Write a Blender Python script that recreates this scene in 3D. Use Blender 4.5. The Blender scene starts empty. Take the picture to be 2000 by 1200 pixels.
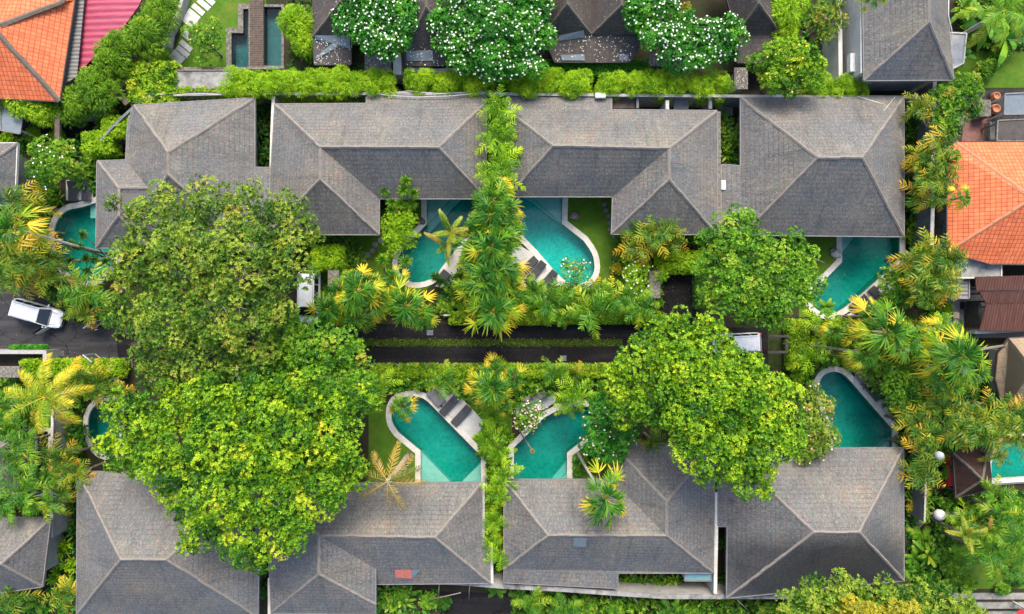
import bpy, math, random
import numpy as np
from mathutils import Vector
from mathutils.geometry import delaunay_2d_cdt, tessellate_polygon

# ---------------------------------------------------------------- camera, sky, sun
H = 56.0          # camera height above the ground, metres
S = 0.042         # metres per photo pixel at ground level
sc = bpy.context.scene
C = sc.collection
cd = bpy.data.cameras.new('camera'); cam = bpy.data.objects.new('camera', cd); C.objects.link(cam)
cam.location = (0, 0, H); cam.rotation_euler = (0, 0, 0)
cd.sensor_width = 36; cd.lens = 36*H/(2000*S); cd.clip_end = 1000; cd.clip_start = 0.5
sc.camera = cam
SUN_EL, SUN_AZ = 52.0, 5.0
w = bpy.data.worlds.new('World'); sc.world = w; w.use_nodes = True
nt = w.node_tree; bgn = nt.nodes['Background']
sky = nt.nodes.new('ShaderNodeTexSky'); sky.sky_type = 'NISHITA'; sky.sun_disc = False
sky.sun_elevation = math.radians(SUN_EL); sky.sun_rotation = math.radians(SUN_AZ)
sky.air_density = 1.0; sky.dust_density = 3.5; sky.ozone_density = 1.0
nt.links.new(sky.outputs[0], bgn.inputs[0]); bgn.inputs[1].default_value = 0.125
ld = bpy.data.lights.new('sun', 'SUN'); ld.energy = 1.5; ld.angle = math.radians(28); ld.color = (1.0, 0.885, 0.70)
lo = bpy.data.objects.new('sun', ld); C.objects.link(lo)
_e, _a = math.radians(SUN_EL), math.radians(SUN_AZ)
sv = Vector((math.sin(_a)*math.cos(_e), math.cos(_a)*math.cos(_e), math.sin(_e)))
lo.rotation_euler = sv.to_track_quat('Z', 'Y').to_euler(); lo.location = sv*80
sc.view_settings.view_transform = 'Standard'; sc.view_settings.look = 'None'
sc.view_settings.exposure = 1.47; sc.view_settings.gamma = 1.0
sc.render.engine = 'CYCLES'
sc.cycles.max_bounces = 8; sc.cycles.transparent_max_bounces = 12

rng = np.random.default_rng(11); random.seed(5)

def W(px, py, h=0.0):
    k = S*(H-h)/H
    return ((px-1000)*k, (600-py)*k, h)

# ---------------------------------------------------------------- object helpers
ORG = {}
def setp(o, label=None, cat=None, group=None, kind=None):
    if label: o['label'] = label
    if cat: o['category'] = cat
    if group: o['group'] = group
    if kind: o['kind'] = kind
    return o
def thing(name, label, cat, loc=(0, 0, 0), group=None, rz=0.0):
    o = bpy.data.objects.new(name, None); C.objects.link(o); o.location = loc; o.rotation_euler = (0, 0, rz)
    o.empty_display_size = 0.3
    ORG[o.name] = tuple(loc)
    return setp(o, label, cat, group)
def link(name, me, parent=None, org=(0, 0, 0)):
    o = bpy.data.objects.new(name, me); C.objects.link(o)
    if parent: o.parent = parent
    ORG[o.name] = org
    return o
def mesh(name, verts, faces, mat, parent=None, uvs=None, smooth=False, world=True):
    """verts in world metres (world=True) or local to the parent"""
    org = ORG.get(parent.name, (0, 0, 0)) if parent else (0, 0, 0)
    me = bpy.data.meshes.new(name)
    if world and parent: verts = [(v[0]-org[0], v[1]-org[1], v[2]-org[2]) for v in verts]
    me.from_pydata([tuple(map(float, v)) for v in verts], [], [tuple(f) for f in faces])
    if uvs is not None:
        ul = me.uv_layers.new(name='UVMap'); ul.data.foreach_set('uv', np.asarray(uvs, dtype=np.float32).ravel())
    if mat: me.materials.append(mat)
    if smooth: me.polygons.foreach_set('use_smooth', [True]*len(me.polygons))
    me.update()
    return link(name, me, parent, org)
def quadmesh(name, Q, T, mat):
    Q = np.asarray(Q, dtype=np.float32); n = len(Q)
    me = bpy.data.meshes.new(name)
    me.vertices.add(n*4); me.vertices.foreach_set('co', Q.ravel())
    me.loops.add(n*4); me.loops.foreach_set('vertex_index', np.arange(n*4, dtype=np.int32))
    me.polygons.add(n); me.polygons.foreach_set('loop_start', np.arange(0, n*4, 4, dtype=np.int32))
    me.polygons.foreach_set('loop_total', np.full(n, 4, dtype=np.int32))
    me.update(calc_edges=True)
    at = me.attributes.new('age', 'FLOAT', 'FACE'); at.data.foreach_set('value', np.asarray(T, dtype=np.float32))
    me.materials.append(mat)
    return me
class MB:
    def __init__(s): s.v = []; s.f = []
    def add(s, vs, fs):
        b = len(s.v); s.v += [tuple(v) for v in vs]; s.f += [tuple(b+i for i in f) for f in fs]; return s
    def box(s, x0, x1, y0, y1, z0, z1):
        return s.add([(x0,y0,z0),(x1,y0,z0),(x1,y1,z0),(x0,y1,z0),(x0,y0,z1),(x1,y0,z1),(x1,y1,z1),(x0,y1,z1)],
                     [(3,2,1,0),(4,5,6,7),(0,1,5,4),(1,2,6,5),(2,3,7,6),(3,0,4,7)])
    def obox(s, c, ax, ay, az):
        c, ax, ay, az = map(Vector, (c, ax, ay, az)); vs = []
        for k in (-1, 1):
            for (i, j) in ((-1,-1),(1,-1),(1,1),(-1,1)): vs.append(c+ax*i+ay*j+az*k)
        return s.add(vs, [(3,2,1,0),(4,5,6,7),(0,1,5,4),(1,2,6,5),(2,3,7,6),(3,0,4,7)])
    def bar(s, a, b, wd, ht):
        a, b = Vector(a), Vector(b); d = (b-a); L = d.length; d.normalize()
        up = Vector((0,0,1)) if abs(d.z) < 0.9 else Vector((1,0,0))
        sd = d.cross(up).normalized(); up = sd.cross(d)
        return s.obox((a+b)/2, d*L/2, sd*wd/2, up*ht/2)
    def tube(s, pts, rad, n=7, caps=True):
        pts = [Vector(p) for p in pts]
        if not hasattr(rad, '__len__'): rad = [rad]*len(pts)
        b = len(s.v)
        for i, p in enumerate(pts):
            d = (pts[min(i+1, len(pts)-1)]-pts[max(i-1, 0)]).normalized()
            r = Vector((1,0,0)) if abs(d.x) < 0.9 else Vector((0,1,0))
            u = d.cross(r).normalized(); v = d.cross(u)
            for k in range(n):
                a = 2*math.pi*k/n; s.v.append(tuple(p+(u*math.cos(a)+v*math.sin(a))*rad[i]))
        for i in range(len(pts)-1):
            for k in range(n):
                k2 = (k+1) % n; s.f.append((b+i*n+k, b+i*n+k2, b+(i+1)*n+k2, b+(i+1)*n+k))
        if caps:
            s.f.append(tuple(b+k for k in range(n))[::-1]); s.f.append(tuple(b+(len(pts)-1)*n+k for k in range(n)))
        return s
    def lathe(s, c, prof, n=14):
        b = len(s.v)
        for (r, z) in prof:
            for k in range(n):
                a = 2*math.pi*k/n; s.v.append((c[0]+r*math.cos(a), c[1]+r*math.sin(a), c[2]+z))
        for i in range(len(prof)-1):
            for k in range(n):
                k2 = (k+1) % n; s.f.append((b+i*n+k, b+i*n+k2, b+(i+1)*n+k2, b+(i+1)*n+k))
        s.f.append(tuple(b+k for k in range(n))[::-1]); s.f.append(tuple(b+(len(prof)-1)*n+k for k in range(n)))
        return s
    def out(s, name, mat, parent=None, smooth=False, world=True):
        return mesh(name, s.v, s.f, mat, parent, None, smooth, world)

# ---------------------------------------------------------------- materials
def newmat(name):
    m = bpy.data.materials.new(name); m.use_nodes = True
    t = m.node_tree; return m, t, t.nodes['Principled BSDF']
def nd(t, typ, **kw):
    n = t.nodes.new(typ)
    for k, v in kw.items(): setattr(n, k, v)
    return n
def ramp(t, fac, stops):
    r = nd(t, 'ShaderNodeValToRGB'); e = r.color_ramp.elements
    while len(e) < len(stops): e.new(0.5)
    for i, (p, c) in enumerate(stops):
        e[i].position = p; e[i].color = (*c, 1)
    t.links.new(fac, r.inputs[0]); return r.outputs[0]
def noise(t, vec, scale, detail=4, rough=0.6, out='Fac'):
    n = nd(t, 'ShaderNodeTexNoise'); n.inputs['Scale'].default_value = scale
    n.inputs['Detail'].default_value = detail; n.inputs['Roughness'].default_value = rough
    if vec is not None: t.links.new(vec, n.inputs['Vector'])
    return n.outputs[out]
def mapped(t, vec, sc3, rot=(0, 0, 0)):
    m = nd(t, 'ShaderNodeMapping'); m.inputs['Scale'].default_value = sc3; m.inputs['Rotation'].default_value = rot
    t.links.new(vec, m.inputs['Vector']); return m.outputs[0]
def mixc(t, a, b, fac, mode='MIX'):
    m = nd(t, 'ShaderNodeMix'); m.data_type = 'RGBA'; m.blend_type = mode
    for s, v in ((m.inputs[6], a), (m.inputs[7], b)):
        if isinstance(v, tuple): s.default_value = (*v, 1)
        else: t.links.new(v, s)
    if isinstance(fac, (int, float)): m.inputs[0].default_value = fac
    else: t.links.new(fac, m.inputs[0])
    return m.outputs[2]
def math_(t, op, a, b=0.0):
    m = nd(t, 'ShaderNodeMath', operation=op)
    for s, v in ((m.inputs[0], a), (m.inputs[1], b)):
        if isinstance(v, (int, float)): s.default_value = v
        else: t.links.new(v, s)
    return m.outputs[0]
def bump(t, b, hgt, strength=0.5, dist=0.05):
    n = nd(t, 'ShaderNodeBump'); n.inputs['Strength'].default_value = strength; n.inputs['Distance'].default_value = dist
    t.links.new(hgt, n.inputs['Height']); t.links.new(n.outputs[0], b.inputs['Normal'])

def m_speckle(name, c1, c2, scale=3.0, rough=0.8, bstr=0.4, c3=None, metallic=0.0):
    m, t, b = newmat(name)
    g = nd(t, 'ShaderNodeNewGeometry').outputs['Position']
    n1 = noise(t, g, scale, 8, 0.65)
    col = ramp(t, n1, [(0.3, c1), (0.7, c2)])
    n2 = noise(t, g, scale*9, 3, 0.7)
    col = mixc(t, col, mixc(t, col, (0.5, 0.5, 0.5), 1.0, 'MULTIPLY'), ramp(t, n2, [(0.45, (0,0,0)), (0.7, (0.7,)*3)]))
    if c3:
        n3 = noise(t, g, scale*0.35, 5, 0.7); col = mixc(t, col, c3, ramp(t, n3, [(0.5, (0,0,0)), (0.68, (0.85,)*3)]))
    t.links.new(col, b.inputs['Base Color']); b.inputs['Roughness'].default_value = rough
    b.inputs['Metallic'].default_value = metallic
    b.inputs['Specular IOR Level'].default_value = 0.25
    if bstr: bump(t, b, n2, bstr, 0.03)
    return m

def m_road(name, c1, c2, worn):
    m, t, b = newmat(name); g = nd(t, 'ShaderNodeNewGeometry').outputs['Position']
    col = ramp(t, noise(t, g, 0.55, 8, 0.65), [(0.3, c1), (0.7, c2)])
    tr_ = noise(t, mapped(t, g, (0.10, 1.9, 1)), 1.0, 5, 0.6); col = mixc(t, col, worn, ramp(t, tr_, [(0.50, (0,0,0)), (0.72, (0.8,)*3)]))
    st = noise(t, g, 1.6, 3, 0.5); col = mixc(t, col, mixc(t, col, (0.45,)*3, 1.0, 'MULTIPLY'), ramp(t, st, [(0.60, (0,0,0)), (0.72, (1,1,1))]))
    fi = noise(t, g, 14, 3, 0.8); col = mixc(t, col, worn, ramp(t, fi, [(0.60, (0,0,0)), (0.75, (0.7,)*3)]))
    vo = nd(t, 'ShaderNodeTexVoronoi'); vo.feature = 'DISTANCE_TO_EDGE'; vo.inputs['Scale'].default_value = 0.35
    wv = nd(t, 'ShaderNodeVectorMath', operation='MULTIPLY_ADD'); t.links.new(noise(t, g, 0.8, 4, 0.6, 'Color'), wv.inputs[0]); wv.inputs[1].default_value = (1.6, 1.6, 0); t.links.new(g, wv.inputs[2])
    t.links.new(wv.outputs[0], vo.inputs['Vector']); col = mixc(t, mixc(t, col, (0.3,)*3, 1.0, 'MULTIPLY'), col, ramp(t, vo.outputs['Distance'], [(0.004, (0,0,0)), (0.014, (1,1,1))]))
    t.links.new(col, b.inputs['Base Color']); b.inputs['Roughness'].default_value = 0.8; b.inputs['Specular IOR Level'].default_value = 0.2
    bump(t, b, fi, 0.4, 0.03); return m
def m_shingle(name, base, light, dark, roww=0.15, colw=0.09, stain=None):
    m, t, b = newmat(name)
    uv = nd(t, 'ShaderNodeTexCoord').outputs['UV']
    wob = noise(t, uv, 1.3, 2, 0.5, 'Color')
    uvw = nd(t, 'ShaderNodeVectorMath', operation='MULTIPLY_ADD')
    t.links.new(wob, uvw.inputs[0]); uvw.inputs[1].default_value = (0.05, 0.06, 0); t.links.new(uv, uvw.inputs[2])
    br = nd(t, 'ShaderNodeTexBrick'); br.offset = 0.5
    br.inputs['Scale'].default_value = 1.0; br.inputs['Brick Width'].default_value = colw; br.inputs['Row Height'].default_value = roww
    br.inputs['Mortar Size'].default_value = 0.012; br.inputs['Mortar Smooth'].default_value = 0.6; br.inputs['Bias'].default_value = 0.0
    br.inputs['Color1'].default_value = (0, 0, 0, 1); br.inputs['Color2'].default_value = (1, 1, 1, 1); br.inputs['Mortar'].default_value = (0.18, 0.18, 0.18, 1)
    t.links.new(uvw.outputs[0], br.inputs['Vector'])
    st = noise(t, mapped(t, uv, (7, 1.6, 1)), 1.0, 6, 0.75)
    big = noise(t, uv, 0.35, 5, 0.65)
    fine = noise(t, mapped(t, uv, (9, 5, 1)), 1.0, 4, 0.8)
    v = math_(t, 'ADD', math_(t, 'MULTIPLY', br.outputs['Color'], 0.20), math_(t, 'MULTIPLY', st, 0.48))
    v = math_(t, 'ADD', v, math_(t, 'MULTIPLY', fine, 0.42))
    v = math_(t, 'ADD', v, math_(t, 'MULTIPLY', big, 0.35))
    col = ramp(t, v, [(0.40, dark), (0.70, base), (1.0, light)])
    ys = noise(t, uv, 0.18, 3, 0.5)
    col = mixc(t, col, mixc(t, col, (1.10, 1.0, 0.90), 1.0, 'MULTIPLY'), ramp(t, ys, [(0.35, (0,0,0)), (0.65, (1,1,1))]))
    sep = nd(t, 'ShaderNodeSeparateXYZ'); t.links.new(uvw.outputs[0], sep.inputs[0])
    fr = math_(t, 'FRACT', math_(t, 'DIVIDE', sep.outputs['Y'], 0.36)); cm = ramp(t, noise(t, uv, 0.5, 4, 0.6), [(0.40, (0.25,)*3), (0.62, (1, 1, 1))])
    cl = nd(t, 'ShaderNodeMath', operation='MULTIPLY'); t.links.new(ramp(t, fr, [(0.0, (1, 1, 1)), (0.30, (0, 0, 0))]), cl.inputs[0]); t.links.new(cm, cl.inputs[1])
    col = mixc(t, col, mixc(t, col, (0.55, 0.53, 0.55), 1.0, 'MULTIPLY'), cl.outputs[0])
    runs = noise(t, mapped(t, uv, (1.5, 0.16, 1)), 1.0, 5, 0.7)
    col = mixc(t, col, mixc(t, col, (0.62, 0.64, 0.66), 1.0, 'MULTIPLY'), ramp(t, runs, [(0.52, (0,0,0)), (0.70, (1,1,1))]))
    vo = nd(t, 'ShaderNodeTexVoronoi'); vo.inputs['Scale'].default_value = 1.0; t.links.new(mapped(t, uv, (3.2, 2.2, 1)), vo.inputs['Vector'])
    col = mixc(t, (0.27, 0.26, 0.245), col, ramp(t, vo.outputs['Distance'], [(0.08, (0.25,)*3), (0.16, (1, 1, 1))]))
    moss = noise(t, uv, 0.22, 7, 0.75)
    col = mixc(t, col, mixc(t, col, (1.38, 1.26, 1.04), 1.0, 'MULTIPLY'), ramp(t, moss, [(0.47, (0,0,0)), (0.64, (1,1,1))]))
    hz = noise(t, uv, 1.7, 3, 0.6)
    col = mixc(t, col, mixc(t, col, (1.05, 0.98, 0.98), 1.0, 'MULTIPLY'), ramp(t, hz, [(0.5, (0,0,0)), (0.62, (1,1,1))]))
    col = mixc(t, mixc(t, col, (0.93, 1.04, 1.0), 1.0, 'MULTIPLY'), col, ramp(t, hz, [(0.38, (0,0,0)), (0.5, (1,1,1))]))
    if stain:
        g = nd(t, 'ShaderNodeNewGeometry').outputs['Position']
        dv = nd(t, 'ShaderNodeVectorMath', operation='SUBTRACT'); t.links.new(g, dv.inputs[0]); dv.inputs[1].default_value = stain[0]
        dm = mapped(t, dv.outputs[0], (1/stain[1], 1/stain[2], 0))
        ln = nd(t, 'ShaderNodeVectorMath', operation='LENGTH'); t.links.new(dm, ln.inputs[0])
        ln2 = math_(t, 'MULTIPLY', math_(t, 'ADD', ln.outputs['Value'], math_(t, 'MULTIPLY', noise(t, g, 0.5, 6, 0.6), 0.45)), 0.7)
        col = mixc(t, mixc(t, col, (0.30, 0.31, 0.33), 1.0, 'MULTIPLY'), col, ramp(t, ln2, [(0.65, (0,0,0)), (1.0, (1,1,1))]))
    t.links.new(col, b.inputs['Base Color']); b.inputs['Roughness'].default_value = 0.75
    hs = math_(t, 'ADD', math_(t, 'MULTIPLY', br.outputs['Color'], 0.6), math_(t, 'MULTIPLY', fine, 0.9))
    bump(t, b, hs, 0.55, 0.04)
    return m
def m_tile(name, c1, c2, line, roww=0.34, colw=0.30):
    m, t, b = newmat(name)
    uv = nd(t, 'ShaderNodeTexCoord').outputs['UV']
    br = nd(t, 'ShaderNodeTexBrick'); br.offset = 0.0
    br.inputs['Scale'].default_value = 1.0; br.inputs['Brick Width'].default_value = colw; br.inputs['Row Height'].default_value = roww
    br.inputs['Mortar Size'].default_value = 0.028; br.inputs['Mortar Smooth'].default_value = 0.5
    br.inputs['Color1'].default_value = (*c1, 1); br.inputs['Color2'].default_value = (*c2, 1); br.inputs['Mortar'].default_value = (*line, 1)
    t.links.new(uv, br.inputs['Vector'])
    n = noise(t, uv, 1.2, 6, 0.7)
    col = mixc(t, br.outputs['Color'], mixc(t, br.outputs['Color'], (0.62, 0.55, 0.55), 1.0, 'MULTIPLY'), ramp(t, n, [(0.45, (0,0,0)), (0.75, (0.8,)*3)]))
    n2 = noise(t, uv, 14, 3, 0.7)
    col = mixc(t, col, mixc(t, col, (0.45, 0.4, 0.4), 1.0, 'MULTIPLY'), ramp(t, n2, [(0.58, (0,0,0)), (0.75, (0.6,)*3)]))
    t.links.new(col, b.inputs['Base Color']); b.inputs['Roughness'].default_value = 0.7
    bump(t, b, math_(t, 'SUBTRACT', 1.0, br.outputs['Fac']), 0.6, 0.05)
    return m
def m_corr(name, c1, c2, pitch=0.15, axis='X', rough=0.5):
    m, t, b = newmat(name)
    uv = nd(t, 'ShaderNodeTexCoord').outputs['UV']
    wv = nd(t, 'ShaderNodeTexWave', wave_type='BANDS', bands_direction=axis); wv.inputs['Scale'].default_value = 0.314/pitch
    wv.inputs['Distortion'].default_value = 0.4; t.links.new(uv, wv.inputs['Vector'])
    n = noise(t, mapped(t, uv, (0.6, 5, 1) if axis == 'Y' else (5, 0.6, 1)), 1.0, 6, 0.7)
    col = ramp(t, n, [(0.35, c1), (0.68, c2)])
    col = mixc(t, mixc(t, col, (0.55, 0.5, 0.5), 1.0, 'MULTIPLY'), col, wv.outputs['Fac'])
    t.links.new(col, b.inputs['Base Color']); b.inputs['Roughness'].default_value = rough
    bump(t, b, wv.outputs['Fac'], 0.7, 0.05)
    return m
def m_leaf(name, stops, vary=0.35, trans=0.2, rough=0.45, nscale=0.7):
    m, t, b = newmat(name)
    at = nd(t, 'ShaderNodeAttribute', attribute_name='age')
    isl = nd(t, 'ShaderNodeNewGeometry')
    pos = isl.outputs['Position']
    big = noise(t, pos, nscale, 3, 0.6)
    v = math_(t, 'ADD', at.outputs['Fac'], math_(t, 'MULTIPLY', math_(t, 'SUBTRACT', big, 0.5), 0.7))
    v = math_(t, 'ADD', v, math_(t, 'MULTIPLY', math_(t, 'SUBTRACT', isl.outputs['Random Per Island'], 0.5), vary))
    col = ramp(t, v, stops)
    t.links.new(col, b.inputs['Base Color']); b.inputs['Roughness'].default_value = rough
    b.inputs['Specular IOR Level'].default_value = 0.22
    tr = nd(t, 'ShaderNodeBsdfTranslucent'); t.links.new(mixc(t, col, (1.0, 1.15, 0.55), 1.0, 'MULTIPLY'), tr.inputs[0])
    mx = nd(t, 'ShaderNodeMixShader'); mx.inputs[0].default_value = trans
    o = t.nodes['Material Output']
    t.links.new(b.outputs[0], mx.inputs[1]); t.links.new(tr.outputs[0], mx.inputs[2]); t.links.new(mx.outputs[0], o.inputs[0])
    return m
def m_plain(name, c, rough=0.5, metallic=0.0, coat=0.0, spec=0.5):
    m, t, b = newmat(name)
    g = nd(t, 'ShaderNodeTexCoord').outputs['Object']
    n = noise(t, g, 3.0, 4, 0.6)
    col = mixc(t, c, tuple(x*0.82 for x in c), ramp(t, n, [(0.4, (0,0,0)), (0.7, (1,1,1))]))
    t.links.new(col, b.inputs['Base Color'])
    b.inputs['Roughness'].default_value = rough; b.inputs['Metallic'].default_value = metallic
    b.inputs['Coat Weight'].default_value = coat; b.inputs['Specular IOR Level'].default_value = spec
    return m
def m_water(name, col, dens, tint=(1, 1, 1)):
    m = bpy.data.materials.new(name); m.use_nodes = True; t = m.node_tree; t.nodes.clear()
    o = nd(t, 'ShaderNodeOutputMaterial'); tr = nd(t, 'ShaderNodeBsdfTransparent'); gl = nd(t, 'ShaderNodeBsdfGlossy')
    tr.inputs[0].default_value = (*tint, 1)
    gl.inputs['Roughness'].default_value = 0.04
    g = nd(t, 'ShaderNodeNewGeometry').outputs['Position']
    h = noise(t, g, 2.5, 4, 0.55); bp = nd(t, 'ShaderNodeBump'); bp.inputs['Strength'].default_value = 0.5; bp.inputs['Distance'].default_value = 0.04
    t.links.new(h, bp.inputs['Height']); t.links.new(bp.outputs[0], gl.inputs['Normal'])
    fr = nd(t, 'ShaderNodeFresnel'); fr.inputs['IOR'].default_value = 1.33; t.links.new(bp.outputs[0], fr.inputs['Normal'])
    mx = nd(t, 'ShaderNodeMixShader'); t.links.new(fr.outputs[0], mx.inputs[0]); t.links.new(tr.outputs[0], mx.inputs[1]); t.links.new(gl.outputs[0], mx.inputs[2])
    t.links.new(mx.outputs[0], o.inputs['Surface'])
    va = nd(t, 'ShaderNodeVolumeAbsorption'); va.inputs['Color'].default_value = (*col, 1); va.inputs['Density'].default_value = dens
    t.links.new(va.outputs[0], o.inputs['Volume'])
    return m

M = {}
M['shingle'] = m_shingle('shingle', (0.108, 0.113, 0.121), (0.225, 0.226, 0.232), (0.040, 0.043, 0.048))
M['shingle_dark'] = m_shingle('shingle_dark', (0.058, 0.053, 0.055), (0.12, 0.108, 0.105), (0.020, 0.018, 0.019))
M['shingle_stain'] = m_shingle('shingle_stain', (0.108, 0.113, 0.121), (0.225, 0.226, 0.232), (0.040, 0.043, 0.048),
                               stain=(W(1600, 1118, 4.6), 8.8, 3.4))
M['cap'] = m_speckle('cap', (0.17, 0.155, 0.14), (0.27, 0.245, 0.22), 2.5, 0.85)
M['cap_orange'] = m_speckle('cap_orange', (0.416, 0.168, 0.088), (0.528, 0.240, 0.136), 2.5, 0.8)
M['cap_grey'] = m_speckle('cap_grey', (0.098, 0.084, 0.070), (0.175, 0.154, 0.126), 4, 0.85)
M['tile'] = m_tile('tile', (0.608, 0.132, 0.040), (0.688, 0.188, 0.068), (0.336, 0.068, 0.024))
M['fascia'] = m_speckle('fascia', (0.158, 0.158, 0.163), (0.241, 0.241, 0.247), 2, 0.6)
M['fascia_dark'] = m_speckle('fascia_dark', (0.042, 0.038, 0.038), (0.077, 0.070, 0.066), 2, 0.7)
M['render'] = m_speckle('render', (0.294, 0.294, 0.287), (0.420, 0.420, 0.406), 1.2, 0.85, 0.2, (0.175, 0.175, 0.168))
M['white_wall'] = m_speckle('white_wall', (0.462, 0.462, 0.455), (0.560, 0.560, 0.546), 1.0, 0.8, 0.15, (0.315, 0.315, 0.301))
M['grey_wall'] = m_speckle('grey_wall', (0.126, 0.140, 0.154), (0.224, 0.245, 0.259), 1.5, 0.85, 0.3, (0.084, 0.084, 0.084))
M['coping'] = m_speckle('coping', (0.510, 0.490, 0.451), (0.706, 0.686, 0.647), 1.2, 0.75, 0.3, (0.392, 0.363, 0.314))
M['deck_stone'] = m_speckle('deck_stone', (0.451, 0.451, 0.451), (0.608, 0.608, 0.598), 1.5, 0.75, 0.2)
M['stone'] = m_speckle('stone', (0.05, 0.047, 0.042), (0.30, 0.28, 0.25), 6, 0.9, 0.8)
M['concrete'] = m_speckle('concrete', (0.168, 0.168, 0.161), (0.350, 0.350, 0.336), 1.8, 0.9, 0.4, (0.049, 0.049, 0.049))
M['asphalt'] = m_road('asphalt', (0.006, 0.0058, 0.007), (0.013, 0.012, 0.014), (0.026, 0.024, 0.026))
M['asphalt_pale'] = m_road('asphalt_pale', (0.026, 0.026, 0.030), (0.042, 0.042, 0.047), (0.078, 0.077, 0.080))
M['pale_bark'] = m_speckle('pale_bark', (0.36, 0.34, 0.30), (0.52, 0.49, 0.44), 5, 0.9, 0.6)
M['ground'] = m_speckle('ground', (0.020, 0.022, 0.012), (0.050, 0.040, 0.022), 0.9, 0.95, 0.6, (0.022, 0.045, 0.010))
M['lawn'] = m_speckle('lawn', (0.048, 0.125, 0.006), (0.085, 0.18, 0.012), 1.3, 0.9, 0.9, (0.12, 0.16, 0.02))
M['lawn_dull'] = m_speckle('lawn_dull', (0.012, 0.020, 0.006), (0.045, 0.065, 0.014), 1.8, 0.9, 0.9, (0.07, 0.065, 0.02))
M['paving'] = m_speckle('paving', (0.154, 0.154, 0.161), (0.252, 0.252, 0.259), 0.8, 0.8, 0.2)
M['brickpave'] = m_speckle('brickpave', (0.182, 0.084, 0.077), (0.280, 0.154, 0.140), 2.5, 0.85, 0.5)
M['basin'] = m_speckle('basin', (0.012, 0.20, 0.160), (0.030, 0.34, 0.275), 0.35, 0.6, 0.1)
M['basin_light'] = m_speckle('basin_light', (0.02, 0.38, 0.34), (0.04, 0.50, 0.45), 0.5, 0.6, 0.1)
M['ledge'] = m_speckle('ledge', (0.24, 0.46, 0.41), (0.34, 0.56, 0.50), 3.0, 0.6, 0.1)
M['basin_dark'] = m_speckle('basin_dark', (0.07, 0.085, 0.095), (0.11, 0.125, 0.135), 0.8, 0.6, 0.1)
M['water'] = m_water('water', (0.0, 0.95, 0.94), 0.75)
M['maroon'] = m_speckle('maroon', (0.030, 0.016, 0.014), (0.065, 0.035, 0.030), 3, 0.8, 0.5)
M['wood'] = m_speckle('wood', (0.070, 0.052, 0.042), (0.140, 0.108, 0.091), 3, 0.8, 0.4)
M['wood_pale'] = m_speckle('wood_pale', (0.210, 0.175, 0.140), (0.315, 0.280, 0.231), 3, 0.8, 0.4)
M['bark'] = m_speckle('bark', (0.16, 0.135, 0.11), (0.30, 0.26, 0.22), 4, 0.9, 0.7)
M['palm_bark'] = m_speckle('palm_bark', (0.14, 0.125, 0.10), (0.25, 0.22, 0.18), 5, 0.9, 0.6)
M['thatch'] = m_shingle('thatch', (0.280, 0.231, 0.168), (0.392, 0.336, 0.252), (0.140, 0.108, 0.077), 0.35, 0.05)
M['magenta'] = m_corr('magenta', (0.350, 0.032, 0.084), (0.462, 0.091, 0.154), 0.5, 'Y')
M['rust'] = m_corr('rust', (0.070, 0.025, 0.017), (0.147, 0.059, 0.042), 0.22, 'X', 0.8)
M['grey_sheet'] = m_corr('grey_sheet', (0.154, 0.161, 0.154), (0.252, 0.259, 0.252), 0.3, 'Y', 0.7)
M['flash'] = m_plain('flash', (0.16, 0.20, 0.23), 0.55, 0.1)
M['flash_red'] = m_plain('flash_red', (0.50, 0.14, 0.11), 0.6)
M['cloth_dark'] = m_plain('cloth_dark', (0.045, 0.050, 0.062), 0.85)
M['cloth_grey'] = m_plain('cloth_grey', (0.16, 0.16, 0.18), 0.85)
M['white_paint'] = m_plain('white_paint', (0.576, 0.576, 0.569), 0.4)
M['pipe'] = m_plain('pipe', (0.446, 0.461, 0.475), 0.4)
M['car_white'] = m_plain('car_white', (0.774, 0.783, 0.792), 0.28, 0.0, 0.6)
M['car_silver'] = m_plain('car_silver', (0.66, 0.70, 0.73), 0.3, 0.1, 0.6)
M['glass'] = m_plain('glass', (0.012, 0.018, 0.024), 0.06, 0.0, 0.0, 0.9)
M['teal_glass'] = m_plain('teal_glass', (0.18, 0.36, 0.36), 0.12, 0.0, 0.0, 0.8)
M['rubber'] = m_plain('rubber', (0.02, 0.02, 0.02), 0.8)
M['metal'] = m_plain('metal', (0.45, 0.46, 0.48), 0.35, 0.8)
M['black'] = m_plain('black', (0.015, 0.015, 0.017), 0.5)
M['red_cloth'] = m_plain('red_cloth', (0.62, 0.02, 0.03), 0.85)
M['lamp_red'] = m_plain('lamp_red', (0.35, 0.01, 0.01), 0.3)
M['lamp_clear'] = m_plain('lamp_clear', (0.75, 0.78, 0.80), 0.1)
M['membrane'] = m_speckle('membrane', (0.266, 0.280, 0.294), (0.406, 0.420, 0.434), 1.6, 0.6, 0.2)
# foliage, real leaf colours from young to old
M['leaf_olive'] = m_leaf('leaf_olive', [(0.0, (0.018, 0.08, 0.008)), (0.36, (0.11, 0.225, 0.014)), (0.72, (0.33, 0.42, 0.04)), (0.93, (0.48, 0.30, 0.07)), (1.0, (0.42, 0.21, 0.07))])
M['leaf_bright'] = m_leaf('leaf_bright', [(0.0, (0.012, 0.075, 0.004)), (0.33, (0.095, 0.25, 0.006)), (0.70, (0.33, 0.50, 0.014)), (1.0, (0.50, 0.47, 0.03))])
M['leaf_green'] = m_leaf('leaf_green', [(0.0, (0.018, 0.10, 0.008)), (0.42, (0.105, 0.28, 0.012)), (0.82, (0.30, 0.47, 0.03)), (1.0, (0.42, 0.30, 0.05))])
M['leaf_frangi'] = m_leaf('leaf_frangi', [(0.0, (0.012, 0.10, 0.010)), (0.5, (0.05, 0.26, 0.015)), (1.0, (0.18, 0.42, 0.03))])
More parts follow.
